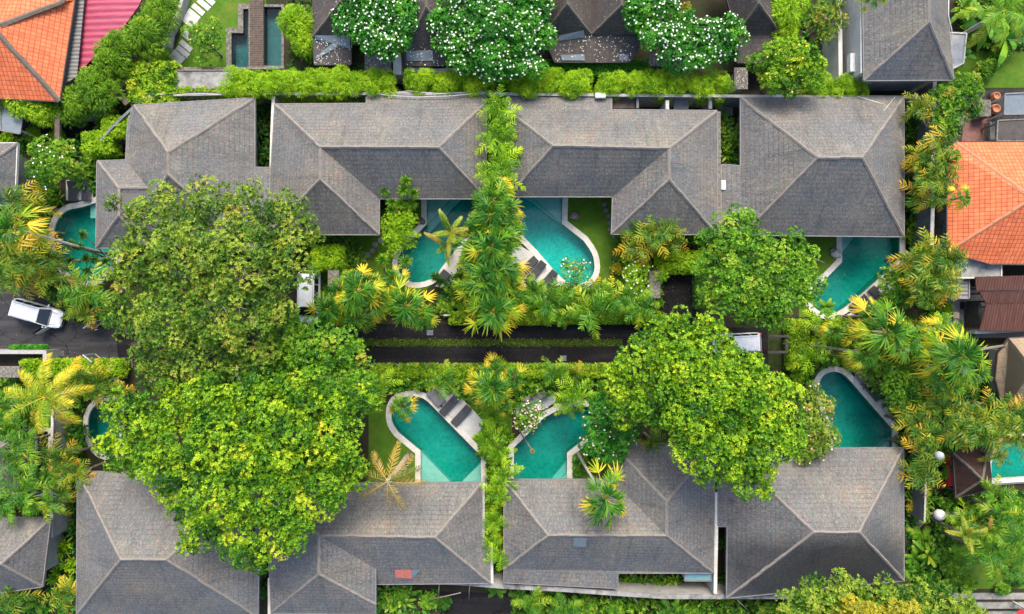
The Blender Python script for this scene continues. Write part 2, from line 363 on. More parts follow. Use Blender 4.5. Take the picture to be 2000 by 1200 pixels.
M['leaf_lime'] = m_leaf('leaf_lime', [(0.0, (0.08, 0.21, 0.006)), (0.45, (0.28, 0.50, 0.010)), (1.0, (0.52, 0.68, 0.03))], 0.4, 0.35)
M['leaf_palm'] = m_leaf('leaf_palm', [(0.0, (0.02, 0.11, 0.010)), (0.4, (0.09, 0.25, 0.012)), (0.7, (0.30, 0.42, 0.02)), (1.0, (0.75, 0.55, 0.04))], 0.3, 0.3, 0.4, 0.5)
M['leaf_amber'] = m_leaf('leaf_amber', [(0.0, (0.03, 0.11, 0.010)), (0.35, (0.09, 0.20, 0.012)), (0.7, (0.38, 0.36, 0.02)), (1.0, (0.62, 0.33, 0.03))], 0.3, 0.3, 0.4, 0.5)
M['leaf_broad'] = m_leaf('leaf_broad', [(0.0, (0.03, 0.12, 0.010)), (0.5, (0.10, 0.25, 0.014)), (0.85, (0.26, 0.40, 0.03)), (1.0, (0.42, 0.42, 0.05))], 0.5, 0.3, 0.35)
M['leaf_dark'] = m_leaf('leaf_dark', [(0.0, (0.015, 0.07, 0.010)), (0.5, (0.04, 0.14, 0.014)), (1.0, (0.11, 0.22, 0.02))], 0.5)
M['leaf_bamboo'] = m_leaf('leaf_bamboo', [(0.0, (0.03, 0.12, 0.006)), (0.5, (0.13, 0.29, 0.010)), (1.0, (0.34, 0.50, 0.025))], 0.4, 0.3)
M['leaf_gold'] = m_leaf('leaf_gold', [(0.0, (0.15, 0.20, 0.02)), (0.5, (0.35, 0.33, 0.02)), (1.0, (0.60, 0.45, 0.03))])
M['leaf_dry'] = m_leaf('leaf_dry', [(0.0, (0.12, 0.15, 0.03)), (0.4, (0.40, 0.27, 0.05)), (0.8, (0.52, 0.34, 0.08)), (1.0, (0.42, 0.30, 0.18))])
M['petal_white'] = m_leaf('petal_white', [(0.0, (0.80, 0.78, 0.66)), (1.0, (0.86, 0.86, 0.84))], 0.3, 0.2)
M['petal_pink'] = m_leaf('petal_pink', [(0.0, (0.80, 0.30, 0.34)), (0.6, (0.84, 0.62, 0.60)), (1.0, (0.86, 0.82, 0.78))], 0.5, 0.2)
M['petal_red'] = m_leaf('petal_red', [(0.0, (0.60, 0.06, 0.05)), (1.0, (0.75, 0.20, 0.12))], 0.5, 0.2)
M['petal_yellow'] = m_leaf('petal_yellow', [(0.0, (0.75, 0.50, 0.04)), (1.0, (0.85, 0.70, 0.15))], 0.5, 0.2)

# ---------------------------------------------------------------- flat things
def rnd(pts, it=2):
    """round the corners that carry a third value; the others stay sharp"""
    P = [(p[0], p[1], len(p) > 2) for p in pts]
    for _ in range(it):
        Q = []; n = len(P)
        for i, p in enumerate(P):
            if p[2]:
                a, b = P[i-1], P[(i+1) % n]
                Q += [(p[0]*.75+a[0]*.25, p[1]*.75+a[1]*.25, True), (p[0]*.75+b[0]*.25, p[1]*.75+b[1]*.25, True)]
            else: Q.append(p)
        P = Q
    return [(p[0], p[1]) for p in P]
def wp(pts, h=0.0): return [W(p[0], p[1], h)[:2] for p in pts]
def area(P): return 0.5*sum(P[i-1][0]*P[i][1]-P[i][0]*P[i-1][1] for i in range(len(P)))
def offset(P, d):
    """outward for d > 0; P in metres"""
    if area(P) < 0: P = P[::-1]
    n = len(P); R = []
    for i in range(n):
        a, b, c = Vector(P[i-1]), Vector(P[i]), Vector(P[(i+1) % n])
        e1 = (b-a).normalized(); e2 = (c-b).normalized()
        n1 = Vector((e1.y, -e1.x)); n2 = Vector((e2.y, -e2.x))
        m = (n1+n2)
        if m.length < 1e-4: m = n1
        m.normalize(); k = d/max(0.35, m.dot(n1)); R.append(tuple(b+m*k))
    return R
def inside(pt, P):
    x, y = pt; r = False; n = len(P)
    for i in range(n):
        x1, y1 = P[i-1]; x2, y2 = P[i]
        if (y1 > y) != (y2 > y) and x < (x2-x1)*(y-y1)/(y2-y1)+x1: r = not r
    return r
HOLES = []     # pool outlines in metres
def sheet(name, outers, z, mat, holes=(), parent=None):
    co = []; ed = []
    for P in list(outers)+list(holes):
        b = len(co); co += [Vector(p) for p in P]; ed += [(b+i, b+(i+1) % len(P)) for i in range(len(P))]
    vs, es, fs, *_ = delaunay_2d_cdt(co, ed, [], 0, 1e-5)
    keep = []
    for f in fs:
        c = sum((vs[i] for i in f), Vector((0, 0)))/len(f)
        if any(inside(c, P) for P in outers) and not any(inside(c, P) for P in holes): keep.append(f)
    V = [(v.x, v.y, z) for v in vs]
    keep = [f if area([V[i][:2] for i in f]) > 0 else tuple(f)[::-1] for f in keep]
    return mesh(name, V, keep, mat, parent)
def prism(name, P, z0, z1, mat, parent=None):
    if area(P) < 0: P = P[::-1]
    n = len(P); V = [(x, y, z0) for x, y in P]+[(x, y, z1) for x, y in P]
    F = [(i, (i+1) % n, n+(i+1) % n, n+i) for i in range(n)]
    tris = tessellate_polygon([[Vector((x, y, 0)) for x, y in P]])
    for t in tris:
        if area([P[i] for i in t]) < 0: t = t[::-1]
        F.append(tuple(n+i for i in t)); F.append(tuple(t)[::-1])
    return mesh(name, V, F, mat, parent)

def pool(label, pts, cw=0.42, depth=1.25, ledges=(), mat='basin', cop='coping', parent_name='swimming_pool', skip=()):
    P = wp(rnd(pts)); P = P if area(P) > 0 else P[::-1]
    HOLES.append(P)
    cx = sum(p[0] for p in P)/len(P); cy = sum(p[1] for p in P)/len(P)
    t = thing(parent_name, label, 'swimming pool', (cx, cy, 0), 'swimming pools of the villas')
    n = len(P); Q = offset(P, cw)
    # coping ring with a real thickness
    I = offset(P, -0.03)
    V = [(x, y, .10) for x, y in I]+[(x, y, .10) for x, y in Q]+[(x, y, -.02) for x, y in Q]+[(x, y, -.06) for x, y in I]
    F = []
    for i in range(n):
        j = (i+1) % n
        F += [(i, n+i, n+j, j), (n+i, 2*n+i, 2*n+j, n+j), (i, j, 3*n+j, 3*n+i)]
    mesh('coping', V, F, M[cop], t)
    # basin
    V = [(x, y, .02) for x, y in P]+[(x, y, -depth) for x, y in P]
    F = [(i, n+i, n+(i+1) % n, (i+1) % n) for i in range(n)]
    for tr in tessellate_polygon([[Vector((x, y, 0)) for x, y in P]]):
        if area([P[i] for i in tr]) < 0: tr = tr[::-1]
        F.append(tuple(n+i for i in tr))
    mesh('basin', V, F, M[mat], t)
    for lp, lz in ledges:
        L = wp(lp); prism('step', L, -depth+.01, -lz, M['ledge'] if mat.startswith('basin') and mat != 'basin_dark' else M[mat], t)
    wo = prism('water', offset(P, 0.012), -depth-.06, -.13, M['water'], t)
    return t

# ---------------------------------------------------------------- roofs and houses
def roof_faces(parent, faces, mat, capmat, fasmat, thick=0.16, name='roof', capw=0.115, caps=True, capmin=14, fascia=True):
    key = {}; V = []
    def vid(p):
        k = (round(p[0], 1), round(p[1], 1), round(p[2], 2))
        if k not in key: key[k] = len(V); V.append(Vector(W(*p)))
        return key[k]
    F = []
    for f in faces:
        idx = [vid(p) for p in f]
        if area([V[i][:2] for i in idx]) < 0: idx = idx[::-1]
        F.append(idx)
    def nrm(idx):
        n = Vector((0, 0, 0))
        for i in range(len(idx)): n += V[idx[i-1]].cross(V[idx[i]])
        return n.normalized()
    N = [nrm(f) for f in F]
    n = len(V)
    verts = list(V)+[v-Vector((0, 0, thick)) for v in V]
    faces_ = []; uvs = []; ed = {}
    for fi, f in enumerate(F):
        # split into triangles so that slightly warped slopes render cleanly
        # eave edge: the lowest one
        best = min(range(len(f)), key=lambda i: (round(V[f[i]].z+V[f[(i+1) % len(f)]].z, 1), -(V[f[(i+1) % len(f)]]-V[f[i]]).length))
        a, b = V[f[best]], V[f[(best+1) % len(f)]]
        u = (b-a).normalized(); v = N[fi].cross(u).normalized(); off = random.uniform(0, 50)
        faces_.append(tuple(f)); uvs += [((V[i]-a).dot(u)+off, (V[i]-a).dot(v)) for i in f]
        faces_.append(tuple(n+i for i in f[::-1])); uvs += [(0, 0)]*len(f)
        for i in range(len(f)):
            e = (f[i], f[(i+1) % len(f)]); ed.setdefault(tuple(sorted(e)), []).append((fi, e))
    bnd = []
    for k, l in ed.items():
        if len(l) == 1:
            a, b = l[0][1]; faces_.append((b, a, n+a, n+b)); uvs += [(0, 0)]*4; bnd.append((a, b))
    r = mesh(name, verts, faces_, M[mat], parent, uvs)
    if caps:
        for k, l in ed.items():
            if len(l) != 2: continue
            f1, f2 = l[0][0], l[1][0]
            if N[f1].angle(N[f2]) < math.radians(capmin): continue
            c2 = sum((V[i] for i in F[f2]), Vector())/len(F[f2]); a, b = V[k[0]], V[k[1]]
            if (c2-a).dot(N[f1]) > 0: continue
            # orientation of the edge in face 1 gives the inward direction
            e1 = l[0][1]; d1 = (V[e1[1]]-V[e1[0]]).normalized(); s1 = N[f1].cross(d1)
            e2 = l[1][1]; d2 = (V[e2[1]]-V[e2[0]]).normalized(); s2 = N[f2].cross(d2)
            up = (N[f1]+N[f2]).normalized()
            seg = max(1, int((b-a).length/0.7)); d = (b-a)/seg; mb = MB()
            for q in range(seg):      # overlapping cap tiles
                jt = s1*random.uniform(-.025, .025); A = a+d*q+jt; B = a+d*(q+1.06)+jt; w_ = capw*random.uniform(.9, 1.12)
                h0, h1 = .045, .075
                mb.add([A+s1*w_+N[f1]*.012, A+s1*w_*.9+N[f1]*h0, A+up*h1, A+s2*w_*.9+N[f2]*h0, A+s2*w_+N[f2]*.012,
                        B+s1*w_+N[f1]*.012, B+s1*w_*.9+N[f1]*h0, B+up*h1, B+s2*w_*.9+N[f2]*h0, B+s2*w_+N[f2]*.012],
                       [(0,1,6,5),(1,2,7,6),(2,3,8,7),(3,4,9,8),(0,4,3,2,1),(5,6,7,8,9)])
            mb.out('ridge_cap', M[capmat], r)
    if fascia and bnd:
        mb = MB()
        for a, b in bnd:
            A, B = V[a], V[b]; d = (B-A); L = d.length
            if L < .05: continue
            d.normalize(); o = Vector((d.y, -d.x, 0)).normalized()
            mb.obox((A+B)/2+o*.035+Vector((0, 0, -.10)), (B-A)/2, o*.033, Vector((0, 0, .115)))
        mb.out('fascia', M[fasmat], r)
    return r
def walls(parent, outline, e, mat='render', inset=0.75, openings=()):
    P = offset(wp(outline, e), -inset)
    o = prism('wall', P, -0.02, e-0.02, M[mat], parent)
    if area(P) < 0: P = P[::-1]
    for (i, f0, f1, kind) in openings:       # i-th wall edge of the counter-clockwise outline
        a, b = Vector(P[i]), Vector(P[(i+1) % len(P)]); d = b-a; nrm_ = Vector((d.y, -d.x)).normalized()
        A = a+d*f0; B = a+d*f1; dn = d.normalized()
        z0, z1 = (0.03, 2.3) if kind == 'sliding_door' else (0.95, 2.1)
        c = (A+B)/2; hl = (B-A).length/2; mb = MB()
        fr = mb
        for (cc, hx, hz) in (((c, z1), hl, .04), ((c, z0+.04), hl, .04)):
            fr.obox((cc[0].x+nrm_.x*.03, cc[0].y+nrm_.y*.03, cc[1]), (dn.x*hx, dn.y*hx, 0), (nrm_.x*.035, nrm_.y*.035, 0), (0, 0, hz))
        k = max(2, int(hl*2/1.1)+1)
        for q in range(k):
            p = A+(B-A)*q/(k-1)
            fr.obox((p.x+nrm_.x*.032, p.y+nrm_.y*.032, (z0+z1)/2), (dn.x*.035, dn.y*.035, 0), (nrm_.x*.04, nrm_.y*.04, 0), (0, 0, (z1-z0)/2))
        fo = fr.out(kind, M['wood'], parent)
        MB().obox((c.x+nrm_.x*.012, c.y+nrm_.y*.012, (z0+z1)/2), (dn.x*(hl-.02), dn.y*(hl-.02), 0), (nrm_.x*.012, nrm_.y*.012, 0), (0, 0, (z1-z0)/2-.02)).out('pane', M['glass'], fo)
    return o
def centre(px): return W(sum(p[0] for p in px)/len(px), sum(p[1] for p in px)/len(px), 0)
def house(name, label, cat, faces, outline, e, mat='shingle', cap='cap', fas='fascia', wall='render', group=None, inset=0.75, openings=(), **kw):
    c = centre(outline); t = thing(name, label, cat, c, group)
    roof_faces(t, faces, mat, cap, fas, **kw)
    if wall: walls(t, outline, e-0.15, wall, inset, openings)
    return t

def wall_line(name, label, cat, pts, ht, th=0.2, mat='render', z0=0.0, group=None, capm=None, capw=0.0, hpx=None):
    """free-standing wall through pixel points whose top edge is seen there"""
    P = [Vector(W(x, y, ht)[:2]) for x, y in pts]
    n = len(P)
    def strip(hw):
        L = []; R = []
        for i in range(n):
            a = P[max(i-1, 0)]; b = P[min(i+1, n-1)]; d1 = (P[i]-a) if i > 0 else (b-P[i]); d2 = (b-P[i]) if i < n-1 else d1
            d1 = d1.normalized(); d2 = d2.normalized(); n1 = Vector((d1.y, -d1.x)); n2 = Vector((d2.y, -d2.x)); m = (n1+n2).normalized()
            k = hw/max(.5, m.dot(n1)); L.append(P[i]+m*k); R.append(P[i]-m*k)
        return L, R
    def slab_(nm, hw, za, zb, mt, par):
        L, R = strip(hw); V = [(p.x, p.y, z) for z in (za, zb) for p in L+R]; F = []; m2 = 2*n
        for i in range(n-1):
            F += [(m2+i, m2+i+1, m2+n+i+1, m2+n+i), (i, n+i, n+i+1, i+1), (i, i+1, m2+i+1, m2+i), (n+i, m2+n+i, m2+n+i+1, n+i+1)]
        F += [(0, m2, m2+n, n), (n-1, 2*n-1, m2+2*n-1, m2+n-1)]
        return mesh(nm, V, F, M[mt], par)
    c = P[n//2]
    if capm:
        t = thing(name, label, cat, (c.x, c.y, 0), group)
        slab_('wall_body', th/2, z0-.02, ht-.06, mat, t); slab_('coping', th/2+capw, ht-.058, ht, capm, t)
        return t
    o = slab_(name, th/2, z0-.02, ht, mat, None)
    return setp(o, label, cat, group)

# ---------------------------------------------------------------- foliage
def unit(a): return a/np.maximum(np.linalg.norm(a, axis=-1, keepdims=True), 1e-9)
def frames(Nv):
    r = rng.normal(size=Nv.shape); t = unit(np.cross(Nv, r)); return t, np.cross(Nv, t)
def blades(P, D, U, L, Wd, droop, ss=(0, .5, 1), ws=(.35, 1, .08), T=None):
    """bent leaf strips: P base, D direction, U up side, all (n,3)"""
    n = len(P); L = np.broadcast_to(L, (n,))[:, None]; Wd = np.broadcast_to(Wd, (n,))[:, None]; droop = np.broadcast_to(droop, (n,))[:, None]
    sd = unit(np.cross(D, U)); g = np.array([0, 0, -1.0])
    row = []
    for s, w_ in zip(ss, ws):
        c = P+D*L*s+g*droop*L*s*s
        row.append((c-sd*Wd*w_*.5, c+sd*Wd*w_*.5))
    Q = []
    for i in range(len(ss)-1):
        Q.append(np.stack([row[i][0], row[i][1], row[i+1][1], row[i+1][0]], axis=1))
    Q = np.concatenate(Q); T = np.full(n, .4) if T is None else np.asarray(T)
    return Q, np.tile(T, len(ss)-1)
def diamonds(P, D, U, L, Wd, droop, T):
    n = len(P); L = np.broadcast_to(L, (n,))[:, None]; Wd = np.broadcast_to(Wd, (n,))[:, None]
    sd = unit(np.cross(D, U)); g = np.array([0, 0, -1.0]); m = P+D*L*.5
    Q = np.stack([P, m+sd*Wd*.5-g*L*.04, P+D*L+g*L*droop, m-sd*Wd*.5-g*L*.04], axis=1)
    return Q, T
def rosettes(P, Nv, L, Wd, k=6, tilt=0.55, T=None, droop=.1):
    n = len(P); t, b = frames(Nv); T = rng.random(n) if T is None else T
    Qs = []; Ts = []
    a0 = rng.random(n)*6.28
    for j in range(k):
        a = (a0+j*6.283/k+rng.normal(0, .2, n))[:, None]
        tl = np.clip(rng.normal(tilt, .22, n), -.2, 1.3)[:, None]
        R = t*np.cos(a)+b*np.sin(a)
        D = unit(R*np.cos(tl)+Nv*np.sin(tl)); U = unit(Nv*np.cos(tl)-R*np.sin(tl)+rng.normal(0, .25, (n, 3)))
        l = L*rng.uniform(.7, 1.2, n)
        q, tt = diamonds(P, D, U, l, Wd*rng.uniform(.8, 1.2, n), droop, T+rng.normal(0, .05, n)); Qs.append(q); Ts.append(tt)
    return np.concatenate(Qs), np.concatenate(Ts)
def on_blobs(Cc, R, dens, zmin=-.25, flat=.85, depth=.22):
    """points and normals on many small spheres; also returns the blob index"""
    P = []; Nn = []; I = []
    for i, (c, r) in enumerate(zip(Cc, R)):
        n = max(3, int(dens*4*math.pi*r*r*(1-zmin)/2))
        u = rng.uniform(zmin, 1, n); a = rng.random(n)*6.283; q = np.sqrt(1-u*u)
        N_ = np.stack([q*np.cos(a), q*np.sin(a), u], 1)
        rr = r*(1-depth*rng.random(n)**1.5)
        P.append(np.asarray(c)+N_*rr[:, None]*np.array([1, 1, flat])); Nn.append(N_); I.append(np.full(n, i))
    return np.concatenate(P), np.concatenate(Nn), np.concatenate(I)
def lobe_blobs(lobes, br=(.8, 1.3), cover=2.0, rzf=.62):
    """lobes (x,y,ztop,r) in metres -> centres and radii of small leaf masses over the domes"""
    Cc = []; R = []
    for (x, y, z, r) in lobes:
        b0 = min(br[0], r*.5); b1 = min(br[1], r*.6); bm = (b0+b1)/2; rz = r*rzf
        n = max(4, int(cover*(r/bm)**2))
        for i in range(n):
            rho = math.sqrt((i+.5)/n)*(r-bm*.45); a = i*2.39996+random.uniform(-.4, .4); rb = random.uniform(b0, b1)
            zz = z-rz+rz*math.sqrt(max(0, 1-(rho/r)**2))-rb*.75+random.uniform(-.75, .35)*rb
            Cc.append((x+rho*math.cos(a), y+rho*math.sin(a), max(zz, .35*rb))); R.append(rb)
    return Cc, R
def blossoms(P, Nv, size, mat, name='blossoms'):
    t, b = frames(Nv); Qs = []; n = len(P); T = rng.random(n)
    for j in range(5):
        a = j*6.283/5; R = t*math.cos(a)+b*math.sin(a); D = unit(R*.9+Nv*.45)
        q, tt = diamonds(P+Nv*.06, D, Nv, size*rng.uniform(.8, 1.2, n), size*.75, 0, T); Qs.append(q); Ts = tt
    return quadmesh(name, np.concatenate(Qs), np.tile(T, 5), M[mat])

def limbs(base, tips, r0, mat='bark', parent=None, name='trunk', world=False):
    """a tapered trunk that forks into limbs ending at the tips"""
    mb = MB(); base = Vector(base); zt = sum(t[2] for t in tips)/len(tips); cx = sum(t[0] for t in tips)/len(tips); cy = sum(t[1] for t in tips)/len(tips)
    fork = base+Vector(((cx-base.x)*.3, (cy-base.y)*.3, (zt-base.z)*.42))
    mb.tube([base-Vector((0, 0, .1)), base+Vector((0, 0, .25)), base.lerp(fork, .5)+Vector((.1*r0, .2*r0, 0)), fork], [r0*1.5, r0*1.1, r0*.9, r0*.8], 9)
    for tp in tips:
        tp = Vector(tp); m1 = fork.lerp(tp, .4)+Vector((random.uniform(-.2, .2), random.uniform(-.2, .2), .25)); m2 = fork.lerp(tp, .75)+Vector((0, 0, .12))
        mb.tube([fork-Vector((0, 0, .1)), m1, m2, tp], [r0*.55, r0*.38, r0*.24, r0*.1], 6)
    return mb.out(name, M[mat], parent, True, world)

def leafy_tree(name, label, lobes, mat, leaf=(.30, .115), dens=9, trunk_px=None, br=(.8, 1.3), cat='tree', flowers=None, fdens=.8, group=None, k=6, r0=.28, twigs=0, cover=2.1, rzf=.7):
    """lobes: (px, py, radius px, height of the top in metres)"""
    L = []
    for (px, py, rp, h) in lobes:
        x, y, _ = W(px, py, h-.5); L.append((x, y, h, rp*S*(H-h)/H))
    if trunk_px: bx, by, _ = W(*trunk_px, 0)
    else: bx = sum(l[0] for l in L)/len(L); by = sum(l[1] for l in L)/len(L)
    t = thing(name, label, cat, (bx, by, 0), group)
    Lr = [(x-bx, y-by, z, r) for (x, y, z, r) in L]
    Cc, R = lobe_blobs(Lr, br, cover, rzf)
    P, Nv, I = on_blobs(Cc, R, dens)
    bt = rng.normal(.38, .17, len(Cc)); T = bt[I]+rng.normal(0, .09, len(P))
    Nn = unit(Nv+np.array([0, 0, .45])+rng.normal(0, .25, Nv.shape))
    Q, TT = rosettes(P, Nn, leaf[0], leaf[1], k, .45, T)
    # a few sprays that break the outline
    link('crown', quadmesh('crown', Q, TT, M[mat]), t, (bx, by, 0))
    limbs((0, 0, 0), [(x, y, z-r*.6) for (x, y, z, r) in Lr], r0, 'bark', t)
    if twigs:
        mb = MB()
        for _ in range(twigs):
            i = random.randrange(len(Cc)); c = Vector(Cc[i]); r = R[i]; a = random.uniform(0, 6.28)
            p0 = c+Vector((0, 0, -.2)); p1 = c+Vector((math.cos(a)*r*.7, math.sin(a)*r*.7, r*.6)); p2 = p1+Vector((math.cos(a+.4)*.6, math.sin(a+.4)*.6, .2))
            mb.tube([p0, p1, p2], [.035, .028, .012], 4); mb.tube([p1, p1+Vector((math.cos(a-.8)*.6, math.sin(a-.8)*.6, .1))], [.022, .01], 4)
        mb.out('bare_twig', M['palm_bark'], t, False, False)['kind'] = 'stuff'
    if flowers:
        wt = rng.random(len(Cc))**1.5+.08; wt = wt[I]; n = int(len(P)*fdens); idx = rng.choice(len(P), n, replace=False, p=wt/wt.sum()); idx = idx[Nv[idx][:, 2] > .1]
        fo = link('blossoms', blossoms(P[idx]+Nv[idx]*.15, unit(Nv[idx]+np.array([0, 0, .8])), .088, flowers), t, (bx, by, 0)); fo['kind'] = 'stuff'
    return t

def hedge(label, x0, y0, x1, y1, h, mat='leaf_lime', leaf=(.17, .05), dens=26, name='hedge', br=(.35, .55), group='clipped hedges', k=6, rag=.25, cat='hedge'):
    """a hedge whose top is seen between the pixel corners (a rotated strip is given by its two ends)"""
    cx, cy, _ = W((x0+x1)/2, (y0+y1)/2, 0)
    if h > 3: y0 += 5; y1 -= 5; x0 += 5; x1 -= 5
    X0, Y1, _ = W(x0, y0, h*.9); X1, Y0, _ = W(x1, y1, h*.9)
    t = thing(name, label, cat, ((X0+X1)/2, (Y0+Y1)/2, 0), group)
    ox, oy = (X0+X1)/2, (Y0+Y1)/2; Cc = []; R = []; b = br[1]*.9
    nx = max(1, int((X1-X0)/(b*.85))); ny = max(1, int((Y1-Y0)/(b*.85)))
    for i in range(nx+1):
        for j in range(ny+1):
            for kz in range(max(1, int(h/(b*1.8)))):
                if kz and 0 < i < nx and 0 < j < ny: continue
                r = random.uniform(*br); z = h-r-kz*b*1.5+random.uniform(-rag, rag)*.6
                x = X0+(X1-X0)*i/nx+random.uniform(-rag, rag)-ox; y = Y0+(Y1-Y0)*j/ny+random.uniform(-rag, rag)-oy
                e = .6*r; x = max(X0-ox+e-rag*.7, min(X1-ox-e+rag*.7, x)); y = max(Y0-oy+e-rag*.7, min(Y1-oy-e+rag*.7, y))
                Cc.append((x, y, max(r*.4, z))); R.append(r)
    P, Nv, I = on_blobs(Cc, R, dens); T = rng.normal(.45, .15, len(Cc))[I]+rng.normal(0, .1, len(P))
    Q, TT = rosettes(P, unit(Nv+np.array([0, 0, .5])), leaf[0], leaf[1], k, .5, T)
    link('foliage', quadmesh('foliage', Q, TT, M[mat]), t, (ox, oy, 0))
    mb = MB()
    for i in range(max(2, int((X1-X0)/1.2))+1):
        x = X0+(X1-X0)*i/max(2, int((X1-X0)/1.2))-ox
        mb.tube([(x, 0, -.05), (x+random.uniform(-.1, .1), random.uniform(-.1, .1), h*.6)], [.04, .015], 5)
    mb.out('stem', M['bark'], t, False, False)
    return t

# ---- palm and plant prototypes: functions returning {part: mesh data} about the plant's foot
def pal(az, el): return np.stack([np.cos(az)*np.cos(el), np.sin(az)*np.cos(el), np.sin(el)], -1)
def fan_crown(seed, n=27, pet=1.25, fan=1.0, mat='leaf_palm', yel=.5):
    Qs = []; Ts = []
    for i in range(n):
        f = i/(n-1); az = i*2.39996+random.uniform(-.45, .45); el = 1.25-1.75*f+random.uniform(-.22, .22)
        pl = pet*(.3+.75*f)*random.uniform(.6, 1.3); d = pal(az, el)
        p0 = d*.05; end = d*pl+np.array([0, 0, -.25*f*pl]); age = .05+yel*f**2.0+random.uniform(-.22, .22)+(.4 if f > .6 and random.random() < .45 else 0)
        up = np.array([0, 0, 1.0]); sd = unit(np.cross(d, up+1e-3)); ev = unit(np.cross(sd, d))
        q, t = blades(p0[None], unit((end-p0)[None]), ev[None], np.linalg.norm(end-p0), .045, 0, ws=(1, .8, .7), T=[min(1, age+.25)]); Qs.append(q); Ts.append(t)
        nb = 11; a = np.linspace(-1.15, 1.15, nb)+rng.normal(0, .09, nb); dd = unit(d*np.array([1, 1, .7])+np.array([0, 0, -.1-.35*f]))
        roll = random.uniform(-.6, .6); nrm0 = unit(np.cross(sd, dd)); sr = unit(sd*math.cos(roll)+nrm0*math.sin(roll)); nrm = unit(np.cross(sr, dd)); nrm = nrm*(1 if nrm[2] > 0 else -1)
        D = unit(dd*np.cos(a)[:, None]+sr*np.sin(a)[:, None]-nrm*(.25*np.abs(a)[:, None]*.6))
        Lb = fan*(.62+.38*np.cos(a))*random.uniform(.8, 1.15)*rng.uniform(.88, 1.1, nb)
        tt = age+rng.normal(0, .09, nb)
        U = unit(np.repeat(nrm[None], nb, 0)+rng.normal(0, .35, (nb, 3)))
        q, t = blades(np.repeat(end[None], nb, 0), D, U, Lb, .105, .22+.3*f, (0, .45, .8, 1), (.35, 1, .6, .05), tt)
        t = t.copy(); t[2*nb:] += .25; t[nb:2*nb] += .06
        Qs.append(q); Ts.append(t)
    return quadmesh('crown', np.concatenate(Qs), np.concatenate(Ts), M[mat])
def frond_arr(L, el0, curve, nl=26, ll=.5, wl=.07, plume=False, age=.3, az=0.0, tipage=.2, vee=-.25, s0=.12):
    """one feather frond: arched rachis with leaflets on both sides"""
    s = np.linspace(0, 1, 12); el = el0-curve*s**1.3; ds = L/11
    rr = np.concatenate([[0], np.cumsum(np.cos(el[:-1])*ds)]); zz = np.concatenate([[0], np.cumsum(np.sin(el[:-1])*ds)])
    cur = np.stack([rr, np.zeros(12), zz], 1)
    def at(q): return np.stack([np.interp(q, s, cur[:, 0]), np.zeros(len(q)), np.interp(q, s, cur[:, 2])], 1)
    Qs = []; Ts = []
    tan = unit(np.gradient(cur, axis=0))
    for i in range(0, 11, 2):
        j = min(i+2, 11); w_ = .06*(1-i/13)
        sd = np.array([0, 1.0, 0])
        Qs.append(np.stack([cur[i]-sd*w_/2, cur[i]+sd*w_/2, cur[j]+sd*w_/2*.8, cur[j]-sd*w_/2*.8])[None]); Ts.append(np.array([min(1, age+.3)]))
    q = np.linspace(s0, .99, nl)
    for sgn in (-1, 1):
        for ring in ((0, .9, -.9, 1.6) if plume else (0,)):
            qq = q+rng.normal(0, .008, nl); B = at(np.clip(qq, 0, 1)); tg = unit(np.stack([np.interp(qq, s, tan[:, 0]), np.zeros(nl), np.interp(qq, s, tan[:, 2])], 1))
            out = np.zeros((nl, 3)); out[:, 1] = sgn*math.cos(ring); upv = unit(np.cross(tg, np.tile([0, 1.0, 0], (nl, 1))))*-1
            D = unit(tg*(.45+.5*q[:, None])+out*.95+upv*(math.sin(ring)*.9)+np.array([0, 0, vee])+rng.normal(0, .06 if wl < .09 else .16, (nl, 3)))
            l = ll*(np.sin(np.clip(q, 0, 1)*2.6+.35)*.75+.3)*rng.uniform(.85, 1.1, nl)
            U = unit(upv+rng.normal(0, .3, (nl, 3)))
            a_, t_ = blades(B, D, U, l, wl, .25, (0, .5, 1), (.5, 1, .1), age+tipage*q+rng.normal(0, .06, nl)); Qs.append(a_); Ts.append(t_)
    Q = np.concatenate(Qs); T = np.concatenate(Ts)
    c, s_ = math.cos(az), math.sin(az); Rm = np.array([[c, -s_, 0], [s_, c, 0], [0, 0, 1]])
    return Q@Rm.T, T
def feather_crown(n=11, L=2.5, mat='leaf_palm', ll=.6, wl=.06, plume=False, el=(1.25, .1), curve=(1.0, 1.3), age=(.15, .55), nl=26):
    Qs = []; Ts = []
    for i in range(n):
        f = i/(n-1); q, t = frond_arr(L*(.7+.3*f)*random.uniform(.8, 1.15), el[0]+(el[1]-el[0])*f+random.uniform(-.2, .2), curve[0]+(curve[1]-curve[0])*f,
                                      nl, ll, wl, plume, age[0]+(age[1]-age[0])*f**1.3+random.uniform(-.22, .24), i*2.39996+random.uniform(-.5, .5))
        Qs.append(q); Ts.append(t)
    return quadmesh('crown', np.concatenate(Qs), np.concatenate(Ts), M[mat])
def blade_clump(n=16, L=(.7, 1.2), Wd=(.16, .26), el=(1.3, .25), droop=(.2, .6), mat='leaf_broad', name='foliage', spread=.15, z0=0.0, age=.45):
    f = np.linspace(0, 1, n); az = np.arange(n)*2.39996+rng.normal(0, .3, n); e = el[0]+(el[1]-el[0])*f+rng.normal(0, .12, n)
    D = pal(az, e); sd = np.stack([-np.sin(az), np.cos(az), np.zeros(n)], 1); U = np.cross(sd, D)*-1
    P = np.stack([np.cos(az)*spread*f, np.sin(az)*spread*f, np.full(n, z0)], 1)
    T = age+rng.normal(0, .2, n)
    q, t = blades(P, D, unit(U+rng.normal(0, .12, (n, 3))), rng.uniform(*L, n), rng.uniform(*Wd, n), rng.uniform(*droop, n), (0, .3, .65, .88, 1), (.25, .85, 1, .6, .06), T)
    return quadmesh(name, q, t, M[mat])
